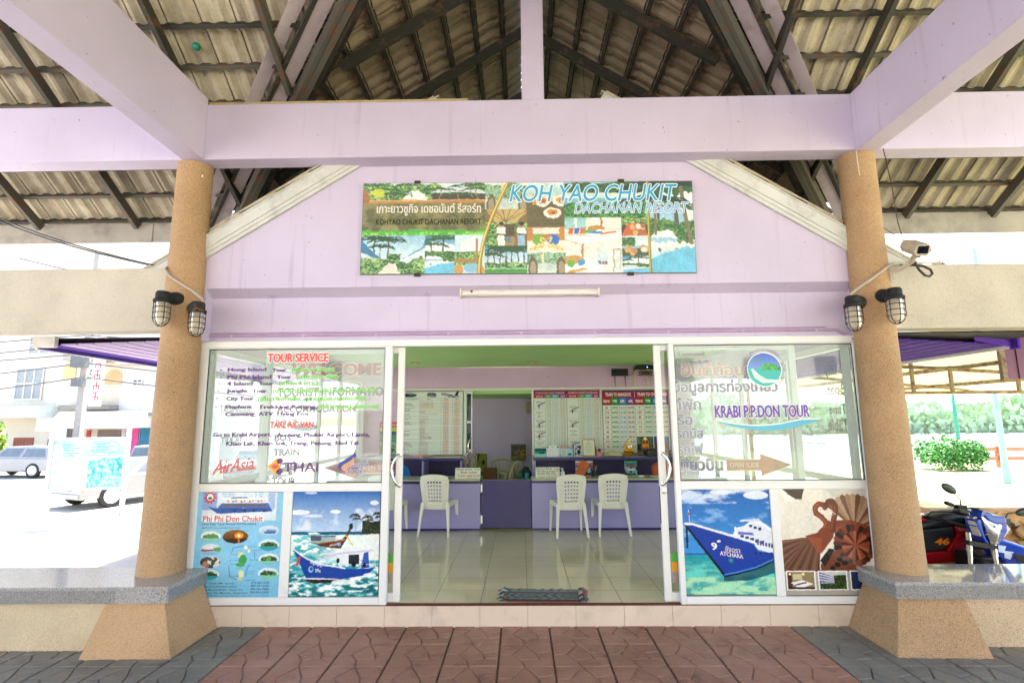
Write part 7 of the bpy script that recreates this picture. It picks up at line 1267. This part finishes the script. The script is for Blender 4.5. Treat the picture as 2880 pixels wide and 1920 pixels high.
# ================================================================ motorbikes
GY = -.14
def wheel(t, c_, yaw, rad=.27, wd=.045):
    Rw = Matrix.Translation(c_) @ Matrix.Rotation(yaw, 4, 'Z')     # wheel plane contains local x and z
    m = M(); m.lathe([(rad*.80, -wd*.6), (rad*.93, -wd), (rad, -wd*.5), (rad, wd*.5), (rad*.93, wd), (rad*.80, wd*.6)], 32, (0, 0, 0), 'y'); obj('tyre', m.xf(Rw), RUBBER, t, smooth=40)
    m = M(); m.lathe([(rad*.74, -wd*.5), (rad*.82, -wd*.6), (rad*.82, wd*.6), (rad*.74, wd*.5), (rad*.74, -wd*.5)], 32, (0, 0, 0), 'y'); m.lathe([(.0001, -.06), (.05, -.06), (.05, .06), (.0001, .06)], 16, (0, 0, 0), 'y')
    for k in range(16): a = k*math.pi/8; m.tube([(.04*math.cos(a+.5), .03*(-1)**k, .04*math.sin(a+.5)), (rad*.76*math.cos(a), 0, rad*.76*math.sin(a))], .003, 4)
    obj('rim', m.xf(Rw), STAIN, t, smooth=40)
RED = plain('glossy_red_fairing', '#a3141c', .2, var=.05, coat=.5); BLU = plain('glossy_blue_fairing', '#0f3fae', .2, var=.05, coat=.5); SEAT = plain('black_vinyl_seat', '#1c1e22', .42, bump=.15, bs=30)
t = thing('motorbike', 'red motorbike with a black seat and an orange number 46', 'motorbike', (4.2, 5.6, GY), 'motorbikes parked behind the bench')
wheel(t, (3.62, 5.6, GY+.27), 0); wheel(t, (4.78, 5.6, GY+.27), 0)
def loft(secs, n=16):
    m = M(); vs = []
    for x, yc, zc, hy, hz, p_ in secs:
        for k in range(n): a = 2*math.pi*k/n; cy, sy = math.cos(a), math.sin(a); vs.append((x, yc + hy*math.copysign(abs(cy)**p_, cy), zc + hz*math.copysign(abs(sy)**p_, sy)))
    k = len(secs); m.add(vs, [(i*n+j, i*n+(j+1) % n, (i+1)*n+(j+1) % n, (i+1)*n+j) for i in range(k-1) for j in range(n)] + [tuple(range(n))[::-1], tuple(range((k-1)*n, k*n))]); return m
obj('seat', loft([(4.0, 5.6, .50, .06, .03, .7), (4.05, 5.6, .535, .10, .05, .7), (4.15, 5.6, .565, .12, .06, .7), (4.30, 5.6, .60, .13, .065, .7), (4.42, 5.6, .635, .135, .065, .7), (4.52, 5.6, .64, .13, .065, .7), (4.75, 5.6, .65, .12, .055, .7), (4.86, 5.6, .66, .06, .02, .7)]), SEAT, t, smooth=True)
m = M(); m.prism([(4.03, .52), (4.40, .56), (4.42, .47), (4.28, .33), (4.05, .31), (3.92, .34), (3.92, .38), (4.02, .40)], 'y', 5.48, 5.72); obj('seat_base', m, plain('matt_black_fairing', '#17181b', .5), t, bevel=.02)
m = M(); m.prism([(4.42, .565), (4.86, .60), (4.95, .56), (4.88, .47), (4.62, .36), (4.30, .32), (4.44, .48)], 'y', 5.475, 5.725); obj('tail_panel', m, RED, t, bevel=.015)
m = M(); m.prism([(3.94, .30), (4.30, .335), (4.60, .345), (4.66, .28), (4.50, .12), (4.1, .05), (3.9, .1)], 'y', 5.47, 5.73); obj('side_panel', m, RED, t, bevel=.018)
p = Plane((0, 5.4675, 0)); p.poly([(4.52, .47), (4.86, .525), (4.80, .50), (4.60, .465)], '#d8b060', .004); p.poly([(4.10, .215), (4.62, .25), (4.5, .205), (4.2, .19)], '#c89a50', .004); p.poly([(4.40, .225), (4.41, .245), (4.52, .25), (4.51, .23)], '#dcdcdc', .005); p.text('46', 4.19, .395, 4.325, .455, '#f08a1c', d=.014, bold=.05, shear=.2); obj('decal', p.m, VINYL, t, colors=True)
obj('leg_shield', loft([(3.66, 5.6, .34, .13, .06, .8), (3.74, 5.6, .42, .17, .14, .8), (3.84, 5.6, .38, .18, .24, .8), (3.93, 5.6, .30, .15, .22, .8), (4.0, 5.6, .2, .1, .12, .8)]), RED, t, smooth=True)
obj('handlebar_cowl', loft([(3.72, 5.6, .58, .06, .05, .8), (3.80, 5.6, .625, .14, .065, .8), (3.92, 5.6, .64, .16, .06, .8), (4.02, 5.58, .63, .10, .045, .8)]), RED, t, smooth=True)
m = M(); m.tube([(3.98, 5.5, .655), (4.07, 5.36, .645), (4.19, 5.22, .60)], .017, 10); obj('handgrip', m, RUBBER, t, smooth=True); m = M(); m.tube([(3.98, 5.7, .655), (4.05, 5.85, .645), (4.13, 5.98, .61)], .017, 10); obj('handgrip', m, RUBBER, t, smooth=True)
def mirror(t, a, b, c_, mat=BLACKP, w_=.075, h_=.038, tilt=0):
    m = M(); m.tube([a, b, c_], .006, 8); obj('mirror_stem', m, mat, t, smooth=True)
    m = M(); m.ball((0, 0, 0), 1, 10); m.xf(Matrix.Translation(c_) @ Matrix.Rotation(tilt, 4, 'Y') @ Matrix.Diagonal((w_, .022, h_, 1))); obj('mirror', m, mat, t, smooth=True)
mirror(t, (4.0, 5.45, .66), (4.02, 5.42, .71), (4.245, 5.34, .722), tilt=R(12), w_=.082, h_=.034)
mirror(t, (3.93, 5.75, .66), (3.90, 5.80, .74), (3.80, 5.82, .80), w_=.06)
m = M(); m.box(4.05, 5.52, .02, 4.5, 5.68, .28); m.lathe([(.0001, 5.46), (.09, 5.46), (.09, 5.74), (.0001, 5.74)], 18, (4.35, 0, .12), 'y'); obj('engine', m, STAIN, t, bevel=.02)
m = M(); m.bar((4.62, 5.45, .36), (4.75, 5.45, .16), .04); m.tube([(4.3, 5.42, .02), (4.7, 5.40, .06), (4.95, 5.40, .14)], .035, 10); obj('exhaust', m, CHROME, t, smooth=40); m = M(); m.bar((4.6, 5.75, .36), (4.78, 5.72, .14), .05); m.bar((4.6, 5.45, .36), (4.78, 5.49, .14), .045); obj('shock_absorber', m, STAIN, t)
t.location.x -= .17; t.location.z += .035
for ch in t.children:
    if ch.name.split('.')[0] in ('handlebar_cowl', 'handgrip', 'mirror', 'mirror_stem'): ch.location.x += .14
# the blue one
t = thing('motorbike', 'blue motorbike seen from the front with a clear headlight and round mirrors', 'motorbike', (4.3, 5.2, GY), 'motorbikes parked behind the bench'); o0 = Vector((4.18, 5.02, 0))
wheel(t, (4.07, 4.98, GY+.27), R(62), .27, .05); wheel(t, (4.75, 6.1, GY+.27), R(58), .27, .055)
SQ = Matrix.Translation((4.20, 0, .655)) @ Matrix.Diagonal((.74, 1, 1, 1)) @ Matrix.Translation((-4.18, 0, -.655))
m = M(); m.prism([(4.025, .76), (4.07, .835), (4.13, .80), (4.20, .785), (4.33, .775), (4.345, .72), (4.28, .705), (4.20, .71), (4.13, .735), (4.08, .78)], 'y', 4.97, 5.10); obj('cowl', m.xf(SQ), BLU, t, bevel=.012)
m = M(); m.prism([(4.0, .745), (4.055, .75), (4.06, .66), (4.085, .58), (4.12, .535), (4.07, .55), (4.03, .62), (3.995, .69)], 'y', 4.985, 5.12); m.prism([(4.33, .735), (4.29, .70), (4.25, .60), (4.20, .535), (4.22, .525), (4.29, .585), (4.35, .65), (4.355, .70)], 'y', 4.985, 5.12); obj('cowl_side', m.xf(SQ), BLU, t, bevel=.01)
m = M(); m.prism([(3.985, .73), (3.996, .69), (4.03, .60), (4.04, .62), (4.0, .70)], 'y', 4.99, 5.08); obj('side_light', m.xf(SQ), plain('milky_lens', '#cfcac4', .2), t, bevel=.006); m = M(); m.prism([(4.36, .70), (4.41, .665), (4.33, .60), (4.29, .56), (4.35, .65)], 'y', 5.0, 5.10); obj('side_light', m.xf(SQ), plain('milky_lens', '#cfcac4', .2), t, bevel=.006)
def lens(u, v): a, b = 4.06 + .225*u - .0*v, 0; xx = 4.06 + .23*u; zz_ = .54 + (.235 - .055*u)*v; k = .35 + .65*v; return (4.165 + (xx - 4.165)*k, 4.985 - .045*math.sin(math.pi*u)*math.sin(math.pi*v), zz_ - .02*u*v)
m = M(); m.grid(lens, 14, 12); obj('headlight', m.xf(SQ), N('headlight_reflector').done((.78, .78, .76), .12, .75), t, smooth=True)
m = M(); m.grid(lambda u, v: tuple(Vector(lens(u, v)) + Vector((0, -.006, 0))), 14, 12); obj('headlight_lens', m.xf(SQ), glass_material('headlight_lens', (.96, .97, .97), 1.5, 1.0), t, smooth=True)
m = M(); m.bar((4.075, 4.968, .655), (4.265, 4.968, .635), .008, .004); m.ball((4.165, 4.962, .69), .016, 8); m.ball((4.165, 4.962, .605), .016, 8); obj('headlight_divider', m.xf(SQ), plain('lens_line', '#8a8a88', .3), t)
for a, b in (((4.035, 5.06, .62), (3.925, 4.95, .20)), ((4.235, 5.05, .56), (4.14, 4.93, .17))):
    a, b = Vector(a), Vector(b); m = M(); m.tube([a, a.lerp(b, .35)], .024, 12); m.tube([a.lerp(b, .35), b], .020, 12); obj('fork_leg', m, CHROME, t, smooth=40)
m = M(); m.bar((3.99, 5.03, .545), (4.235, 5.03, .50), .05, .04); m.bar((3.985, 5.02, .43), (4.2, 5.0, .38), .012); obj('fork_yoke', m, BLACKP, t)
m = M(); m.tube([(3.86, 5.05, .885), (3.94, 5.08, .862)], .019, 10); obj('handgrip', m, RUBBER, t, smooth=True); m = M(); m.tube([(4.50, 5.12, .675), (4.43, 5.12, .705)], .019, 10); obj('handgrip', m, RUBBER, t, smooth=True)
m = M(); m.tube([(3.94, 5.08, .862), (4.02, 5.12, .835), (4.10, 5.16, .80), (4.18, 5.18, .785), (4.30, 5.18, .755), (4.43, 5.12, .705)], .011, 8); m.box(3.98, 5.05, .80, 4.05, 5.12, .86); m.box(4.38, 5.06, .69, 4.43, 5.12, .74); m.tube([(3.99, 5.05, .84), (4.06, 5.0, .845), (4.11, 5.0, .835)], .006, 6); m.tube([(3.98, 5.05, .82), (3.90, 5.0, .835), (3.86, 4.98, .83)], .005, 6); obj('handlebar', m, plain('dark_green_black_metal', '#1a2016', .4), t, smooth=40)
DG = plain('dark_olive_mirror', '#2e3a30', .35)
mirror(t, (4.015, 5.08, .86), (4.01, 5.07, .91), (3.905, 5.05, 1.01), DG, .075, .040, R(30)); mirror(t, (4.405, 5.09, .735), (4.43, 5.08, .785), (4.56, 5.06, .80), DG, .08, .036, R(-10))
m = M(); m.tube([(4.10, 5.05, .825), (4.2, 5.0, .79), (4.30, 5.0, .75)], .005, 6); m.tube([(4.06, 5.04, .84), (4.17, 5.06, .80), (4.26, 5.1, .79), (4.34, 5.1, .74)], .005, 6); obj('brake_hose', m, BLACKP, t, smooth=True)
m = M(); m.prism([(4.27, .53), (4.31, .575), (4.40, .545), (4.62, .47), (4.62, .26), (4.45, .25), (4.36, .33), (4.29, .42)], 'y', 5.08, 5.24); obj('tank_shroud', m, BLU, t, bevel=.02)
p = Plane((0, 5.0775, 0)); p.poly([(4.30, .51), (4.37, .50), (4.35, .46), (4.43, .45), (4.39, .385), (4.34, .40), (4.345, .44), (4.295, .45)], '#cfdcf0', .003); p.poly([(4.40, .44), (4.62, .40), (4.62, .33), (4.47, .36)], '#20242c', .003); p.poly([(4.42, .33), (4.62, .30), (4.62, .26), (4.5, .26)], '#e4e6ea', .003); obj('decal', p.m, VINYL, t, colors=True)
m = M(); m.grid(lambda u, v: (3.95 + .20*v + .10*(u-.5)*.4, 4.80 + .36*u + .06*v, .235 + .05*math.sin(math.pi*u) - .02*abs(2*v-1)), 10, 6); o = obj('front_mudguard', m, BLU, t, smooth=True); o.modifiers.new('thick', 'SOLIDIFY').thickness = .006
m = M(); m.box(4.15, 5.1, .0, 4.42, 5.42, .40); m.bar((4.2, 5.15, .5), (4.62, 5.85, .5), .1); obj('frame', m, plain('dark_engine', '#141414', .5), t, bevel=.02)
obj('tank', loft([(4.25, 5.25, .60, .08, .05, .8), (4.35, 5.3, .64, .12, .07, .8), (4.48, 5.45, .62, .12, .07, .8), (4.6, 5.65, .56, .1, .05, .8)]), BLU, t, smooth=True); obj('seat', loft([(4.5, 5.6, .58, .1, .04, .8), (4.62, 5.8, .58, .12, .05, .8), (4.8, 6.1, .62, .1, .04, .8)]), SEAT, t, smooth=True)
# ================================================================ street side
SZ = -.36
def car(loc, rz, paint, label, kind='saloon', glassc='#5a646a'):
    t = thing('parked_car', label, 'car', (0, 0, 0), 'cars parked along the street'); P_ = plain('car_paint_' + paint, paint, .25, var=.03, coat=.5); GL = plain('car_window_glass', glassc, .08)
    if kind == 'pickup': roof = [(-.55, .78), (-.45, 1.22), (.25, 1.24), (.65, .80)]; body = [(-1.95, .28), (-1.97, .72), (-.56, .76), (.68, .80), (1.75, .70), (1.85, .5), (1.85, .26)]
    elif kind == 'estate': roof = [(-1.80, .72), (-1.55, 1.16), (.20, 1.18), (.75, .76)]; body = [(-1.88, .25), (-1.92, .58), (-1.82, .74), (.78, .77), (1.72, .66), (1.86, .5), (1.86, .24)]
    else: roof = [(-1.05, .74), (-.70, 1.10), (.28, 1.12), (.78, .76)]; body = [(-1.86, .25), (-1.90, .62), (-1.75, .72), (-1.0, .75), (.80, .77), (1.70, .66), (1.86, .5), (1.86, .24)]
    m = M(); m.prism(body, 'y', -.72, .72); obj('body', m, P_, t, bevel=.05, seg=3)
    m = M(); b0 = [(x, y*1.0, z) for (x, z) in (roof[0], roof[3]) for y in (-.68, .68)]; x0, z0 = roof[0]; x1, z1 = roof[1]; x2, z2 = roof[2]; x3, z3 = roof[3]
    m.hexa([(x0, -.68, z0), (x3, -.68, z3), (x3, .68, z3), (x0, .68, z0)], [(x1, -.56, z1), (x2, -.56, z2), (x2, .56, z2), (x1, .56, z1)]); obj('cabin', m, P_, t, bevel=.04, seg=2)
    def q(a, b, k, s): return (a[0] + (b[0]-a[0])*k, s*(.68 - .12*k) , a[1] + (b[1]-a[1])*k)
    for s in (-1, 1):
        for u0, u1 in ((.08, .48), (.53, .93)):
            def side(u, k): lo = (x0 + (x3-x0)*u, z0 + (z3-z0)*u); hi = (x1 + (x2-x1)*u, z1 + (z2-z1)*u); v_ = q(lo, hi, k, s); return (v_[0], v_[1] + s*.006, v_[2])
            m = M(); a_ = [side(u0, .14), side(u1, .14), side(u1, .84), side(u0, .84)]; m.add(a_ + [(x, y - s*.005, z) for x, y, z in a_], [(0,1,2,3), (7,6,5,4), (0,4,5,1), (1,5,6,2), (2,6,7,3), (3,7,4,0)]); obj('side_window', m, GL, t)
    for (xa, za, xb, zb, nm) in ((x3, z3, x2, z2, 'windscreen'), (x0, z0, x1, z1, 'rear_window')):
        sx = .008 if nm == 'windscreen' else -.008; f = lambda k, y: (xa + (xb-xa)*k + sx, y, za + (zb-za)*k); a_ = [f(.14, -.58), f(.14, .58), f(.86, .50), f(.86, -.50)]; m = M(); m.add(a_ + [(x - sx*.8, y, z) for x, y, z in a_], [(0,1,2,3), (7,6,5,4), (0,4,5,1), (1,5,6,2), (2,6,7,3), (3,7,4,0)]); obj(nm, m, GL, t)
    for x in (-1.15, 1.18):
        for s in (-1, 1):
            m = M(); m.lathe([(.0001, s*.60), (.27, s*.60), (.285, s*.63), (.285, s*.71), (.27, s*.735), (.19, s*.738)], 24, (x, 0, .285), 'y'); w_ = obj('wheel', m, RUBBER, t, smooth=40); m = M(); m.lathe([(.19, s*.7385), (.17, s*.745), (.06, s*.735), (.0001, s*.75)], 16, (x, 0, .285), 'y'); obj('hub_cap', m, STAIN, w_, smooth=40)
    for s in (-1, 1):
        m = M(); m.box(1.835, s*.40, .50, 1.868, s*.62, .62); obj('headlight', m, plain('lamp_glass', '#dfe4e4', .1), t, bevel=.01); m = M(); m.box(1.82, s*.625, .46, 1.866, s*.70, .60); obj('indicator', m, plain('amber_lens', '#e08a1c', .2), t, bevel=.008); m = M(); m.box(-1.925, s*.42, .52, -1.885, s*.68, .62); obj('tail_light', m, plain('red_lens', '#b01418', .2), t, bevel=.008)
    m = M(); m.box(1.84, -.66, .26, 1.90, .66, .38); m.box(-1.95, -.66, .28, -1.88, .66, .40); obj('bumper', m, plain('grey_bumper', '#8a8d8f', .4), t, bevel=.02); m = M(); m.box(1.86, -.34, .44, 1.872, .34, .60); obj('grille', m, BLACKP, t)
    m = M(); m.box(1.9005, -.2, .28, 1.906, .2, .36); obj('number_plate', m, plain('white_plate', '#e4e4de', .5), t)
    t.location = loc; t.rotation_euler.z = rz; return t
car((-10.25, 14.55, SZ), R(-112), '#85837f', 'white saloon car with an amber indicator behind the blue notice board'); car((-19.6, 21.0, SZ), R(176), '#7f8184', 'silver estate car at the far left of the street', 'estate'); car((-13.4, 19.6, SZ), R(100), '#7c7e80', 'silver pickup parked behind the white saloon', 'pickup'); car((-9.4, 19.5, SZ), R(95), '#8f9194', 'pale car seen just beside the street side column')
# notice board
t = thing('notice_board', 'free standing white framed notice board with pale blue posters', 'sign board', (-8.8, 10.9, -.3)); Rn = Matrix.Translation((-8.78, 10.85, 0)) @ Matrix.Rotation(R(14), 4, 'Z'); WF = plain('white_board_frame', '#b4b6b6', .5)
p = Plane((-.62, -.045, .40)); c = Canvas(64, 46, '#d4e8ee'); n_ = c.noise((6, 5), 3); c.rect(0, 0, 1, .38, '#bfe0ea'); c.put(c.box(0, 0, 1, .34) & (n_ > .5), '#8fcbe0')
for k in range(5): c.rect(.12, .08 + .06*k, .12 + .25*(.7 + .3*(k % 2)), .11 + .06*k, '#5a9aa4'); c.rect(.52, .06 + .06*k, .52 + .36*(.8 + .2*(k % 2)), .09 + .06*k, '#5a9aa4')
c.rect(0, .38, .5, 1, '#e6eef0'); foliage(c, .5, .36, 1, 1, 4, ('#2f8a8a', '#6fb8b4', '#a8d8d0'), n=(10, 8), cover=.36)
c.mesh(p, 0, 0, 1.24, .92, 0); k0 = 0; p.m.xf(Rn); obj('poster_face', p.m, ART, t, colors=True)
m = M(); m.box(-.70, -.04, .34, .70, .03, 1.38); obj('panel', m.xf(Rn), WF, t, bevel=.006)
m = M(); [m.box(a, -.07, b, e, -.0405, f) for a, b, e, f in ((-.70, .34, .70, .40), (-.70, 1.32, .70, 1.38), (-.70, .401, -.625, 1.319), (.625, .401, .70, 1.319))]; obj('frame', m.xf(Rn), plain('pale_blue_white_frame', '#9fb4c4', .5), t, bevel=.004)
for x in (-.66, .66): m = M(); m.bar((x, 0, -.36), (x, 0, 1.62), .07); m.ball((x, 0, 1.66), .05, 8); obj('leg', m.xf(Rn), m_rust('white_rusty_post', '#d8d4cc', (.45, .24, .14), .30, 4), t, bevel=.004)
m = M(); m.grid(lambda u, v: (-9.1 + .9*u, 7.4 + .12*math.cos(math.pi*v) + .3*u, -.1 + .10*math.sin(math.pi*v)), 8, 8); tag(obj('yellow_kerb_stone', m, plain('pale_yellow_paint', '#d8c878', .7), smooth=True, at=(-8.6, 7.5, -.2)), 'rounded pale yellow kerb stone at the far left', 'kerb stone')
# utility pole with wires
t = thing('utility_pole', 'grey concrete utility pole with tangled wires across the street', 'pole', (-18.4, 22, SZ)); m = M(); m.hexa([(-18.55, 21.87, SZ), (-18.25, 21.87, SZ), (-18.25, 22.13, SZ), (-18.55, 22.13, SZ)], [(-18.5, 21.92, 9), (-18.3, 21.92, 9), (-18.3, 22.08, 9), (-18.5, 22.08, 9)]); obj('shaft', m, plain('grey_concrete_pole', '#85827e', .9), t)
PH = plain('pole_hardware', '#55585a', .7)
for z in (6.2, 5.1): m = M(); m.bar((-19.2, 22, z), (-17.6, 22, z), .09); obj('crossarm', m, PH, t)
m = M(); m.box(-18.75, 21.6, 4.0, -18.15, 21.8685, 4.5); obj('cable_box', m, PH, t); m = M(); m.box(-18.65, 21.62, 3.2, -18.2, 21.8685, 3.5); obj('cable_box', m, PH, t)
for k, (z, d) in enumerate(((6.2, .5), (5.4, .6), (5.0, .7), (4.6, .5), (4.2, .8), (3.6, .9))):
    m = M(); a, b, e = Vector((-60, 24, z + .8 - .3*k)), Vector((-18.4, 21.95, z)), Vector((6, 23 + k, z - .4)); m.tube([a.lerp(b, i/10) - Vector((0, 0, d*1.6*math.sin(math.pi*i/10))) for i in range(11)] + [b.lerp(e, i/10) - Vector((0, 0, d*math.sin(math.pi*i/10))) for i in range(1, 11)], .028, 5); obj('wire', m, plain('grey_wire', '#4a4a4c', .6), t)
# shop houses
def X_(zx): return -29.3 + .00741*zx
def Z_(zy): return 7.4 - .00746*zy
YH = 30
def house(x0, x1, h, col, label, feats):
    t = thing('shophouse', label, 'building', ((x0+x1)/2, YH, SZ), 'shophouses across the street'); m = M(); m.box(x0, YH, SZ, x1, YH+10, h); obj('wall', m, plain('house_wall', col, .85, var=.08, vs=.5, dirt=.2), t)
    for k, (nm, a, b, e, f, cl, dep) in enumerate(feats):
        m = M(); xa, xb, za, zb = X_(a), X_(e), Z_(f), Z_(b); zbot = max(za, SZ)
        if nm == 'arch_window':
            n = 12; pts = [(xa, zbot), (xb, zbot)] + [((xa+xb)/2 + (xb-xa)/2*math.cos(math.pi*i/n), zb - (xb-xa)/2*.8 + (xb-xa)/2*.8*math.sin(math.pi*i/n)) for i in range(n+1)]; m.prism(pts, 'y', YH-.05, YH-.005)
        elif nm in ('awning', 'balcony', 'ledge'): m.box(xa, YH-dep, zbot, xb, YH-.005, zb)
        else: m.box(xa, YH-.06-.002*k, zbot, xb, YH-.005, zb)
        w_ = obj(nm, m, plain(nm, cl, .6), t)
        if nm == 'window':
            g = M(); wd = (xb-xa); n = max(2, int(wd/.45))
            for i in range(n+1): g.box(xa + wd*i/n - .03, YH-.10, zbot, xa + wd*i/n + .03, YH-.062-.002*k, zb)
            for z in (zbot, (zbot+zb)/2, zb): g.box(xa-.04, YH-.105, z-.035, xb+.04, YH-.0625-.002*k, z+.035)
            obj('window_frame', g, plain('window_frame', '#cfccc4', .6), w_)
        if nm in ('shutter', 'gate'):
            g = M(); wd = xb-xa; n = max(4, int(wd/.16))
            for i in range(n): g.box(xa + wd*i/n + .02, YH-.075-.002*k, zbot, xa + wd*i/n + .06, YH-.0605-.002*k, zb)
            obj('slat', g, plain(nm + '_slats', cl, .5, var=.2), w_)
        if nm == 'balcony':
            g = M(); n = int((xb-xa)/.18)
            for i in range(n+1): g.box(xa + .18*i, YH-dep, zb, xa + .18*i + .06, YH-dep+.06, zb+.8)
            g.box(xa, YH-dep-.01, zb+.8, xb, YH-dep+.07, zb+.9); obj('railing', g, plain('railing', '#d8d4cc', .7), w_)
    return t
house(X_(-700), X_(370), 13, '#cfc4b0', 'cream shophouse with tall gridded windows at the far left of the street', (('window', 40, 340, 250, 580, '#8a8d8c', 0), ('window', 110, 90, 280, 230, '#8a8f90', 0), ('arch_window', 70, 260, 240, 330, '#d8c8a4', 0), ('awning', -200, 640, 440, 720, '#dfe4dc', 1.6), ('gate', 80, 868, 230, 1040, '#8a4a34', 0), ('shop_door', 345, 880, 380, 1040, '#5a5674', 0), ('signboard', 240, 690, 400, 820, '#e8e8ec', 0)))
house(X_(371), X_(860), 13, '#d4c8b2', 'beige shophouse with arched windows behind the utility pole', (('arch_window', 400, 300, 500, 430, '#c8a878', 0), ('arch_window', 735, 360, 865, 470, '#d8a878', 0), ('balcony', 520, 240, 850, 300, '#9a9084', 1.2), ('window', 548, 350, 640, 402, '#4a4a44', 0), ('air_unit', 520, 405, 610, 510, '#bcc4c4', 0), ('ledge', 480, 630, 860, 665, '#8d8578', .8), ('shutter', 440, 740, 565, 1040, '#6a5a48', 0), ('red_fascia', 440, 732, 560, 748, '#b8402c', 0), ('shop_window', 725, 815, 900, 1040, '#7a6458', 0), ('red_banner', 640, 815, 668, 890, '#c03028', 0), ('awning', 600, 680, 1160, 800, '#e4e2dc', 1.5)))
house(X_(861), X_(1900), 12, '#d8cfc4', 'pale shophouse with a pink and a teal shutter beside the column', (('balcony', 900, 290, 1080, 330, '#b8b0a4', 1.0), ('window', 960, 435, 1030, 482, '#3f403c', 0), ('drain_pipe', 1135, 310, 1150, 620, '#7fb0c4', 0), ('window', 1140, 400, 1180, 500, '#5a5c58', 0), ('ledge', 860, 690, 1500, 712, '#8a8076', .7), ('shutter', 940, 800, 1040, 1040, '#d84f8c', 0), ('shutter', 1050, 785, 1170, 1040, '#2f7a94', 0), ('shop_window', 1250, 800, 1460, 1040, '#3a3a38', 0), ('window', 1400, 300, 1480, 480, '#5a5c58', 0)))
t = thing('vertical_sign', 'tall white shop sign with red characters beside the utility pole', 'sign', (-18.7, 28.6, 3)); m = M(); m.box(X_(655)+.9, 28.6, 2.6, X_(735)+.9, 28.75, 7.2); obj('panel', m, plain('white_sign_panel', '#e8e4e0', .5), t)
p = Plane((0, 28.598, 0)); r = random.Random(2)
for k in range(7):
    z = 6.75 - .6*k; x = X_(668)+.9
    for (a, b, e, f) in ((.03, .42, .42, .49), (.20, .0, .27, .46), (.05, .2, .4, .26), (.05, 0, .12, .22), (.33, 0, .4, .22)): p.rect(x + a, z + b - .25, x + e, z + f - .25, '#d02c28', .002) if r.random() < .8 else None
obj('characters', p.m, VINYL, t, colors=True)
leaf_bush('potted_tree', -23.9, 24, .55, .5, 2.3, 1500, ('#3f7a2c', '#7fae3c', '#c8b83c'), 'leafy tree with yellow tinges at the left edge of the street', 'tree', SZ, 8, .12)
for x in (-21.0, -13.9):
    t = thing('gate_pillar', 'white pillar with a pointed cap on the far pavement' if x < -15 else 'white capped pillar close to the pink shutter', 'pillar', (x, 24, SZ)); m = M(); m.box(x-.22, 23.8, SZ, x+.22, 24.2, 1.55); obj('pillar_shaft', m, WF, t, bevel=.02); m = M(); m.hexa([(x-.34, 23.68, 1.5505), (x+.34, 23.68, 1.5505), (x+.34, 24.32, 1.5505), (x-.34, 24.32, 1.5505)], [(x-.05, 23.95, 2.2), (x+.05, 23.95, 2.2), (x+.05, 24.05, 2.2), (x-.05, 24.05, 2.2)]); obj('pillar_cap', m, WF, t, bevel=.02)

# house row added out of view behind the viewer for glass reflections and bounce light
t = thing('shophouse', 'long white shophouse added out of view behind the viewer to brighten the window panes', 'building', (0, -26, -.42)); m = M(); m.box(-34, -36, -.42, 34, -26, 9.5); obj('wall', m, plain('white_house_wall', '#dcd6ca', .85, var=.08, vs=.5), t)
for k in range(14):
    for z in (4.2, 7.0): m = M(); x = -31.5 + 4.7*k; m.box(x-.7, -25.995, z, x+.7, -25.94, z+1.5); obj('window', m, plain('house_window', '#4a5458', .2), t)
for k in range(7): m = M(); x = -29 + 9.4*k; m.box(x-3.4, -25.995, -.42, x+3.4, -25.93, 2.4); obj('shutter', m, plain('house_shutter', ('#7d8f9a', '#a8a294', '#8a6f5c')[k % 3], .6), t)
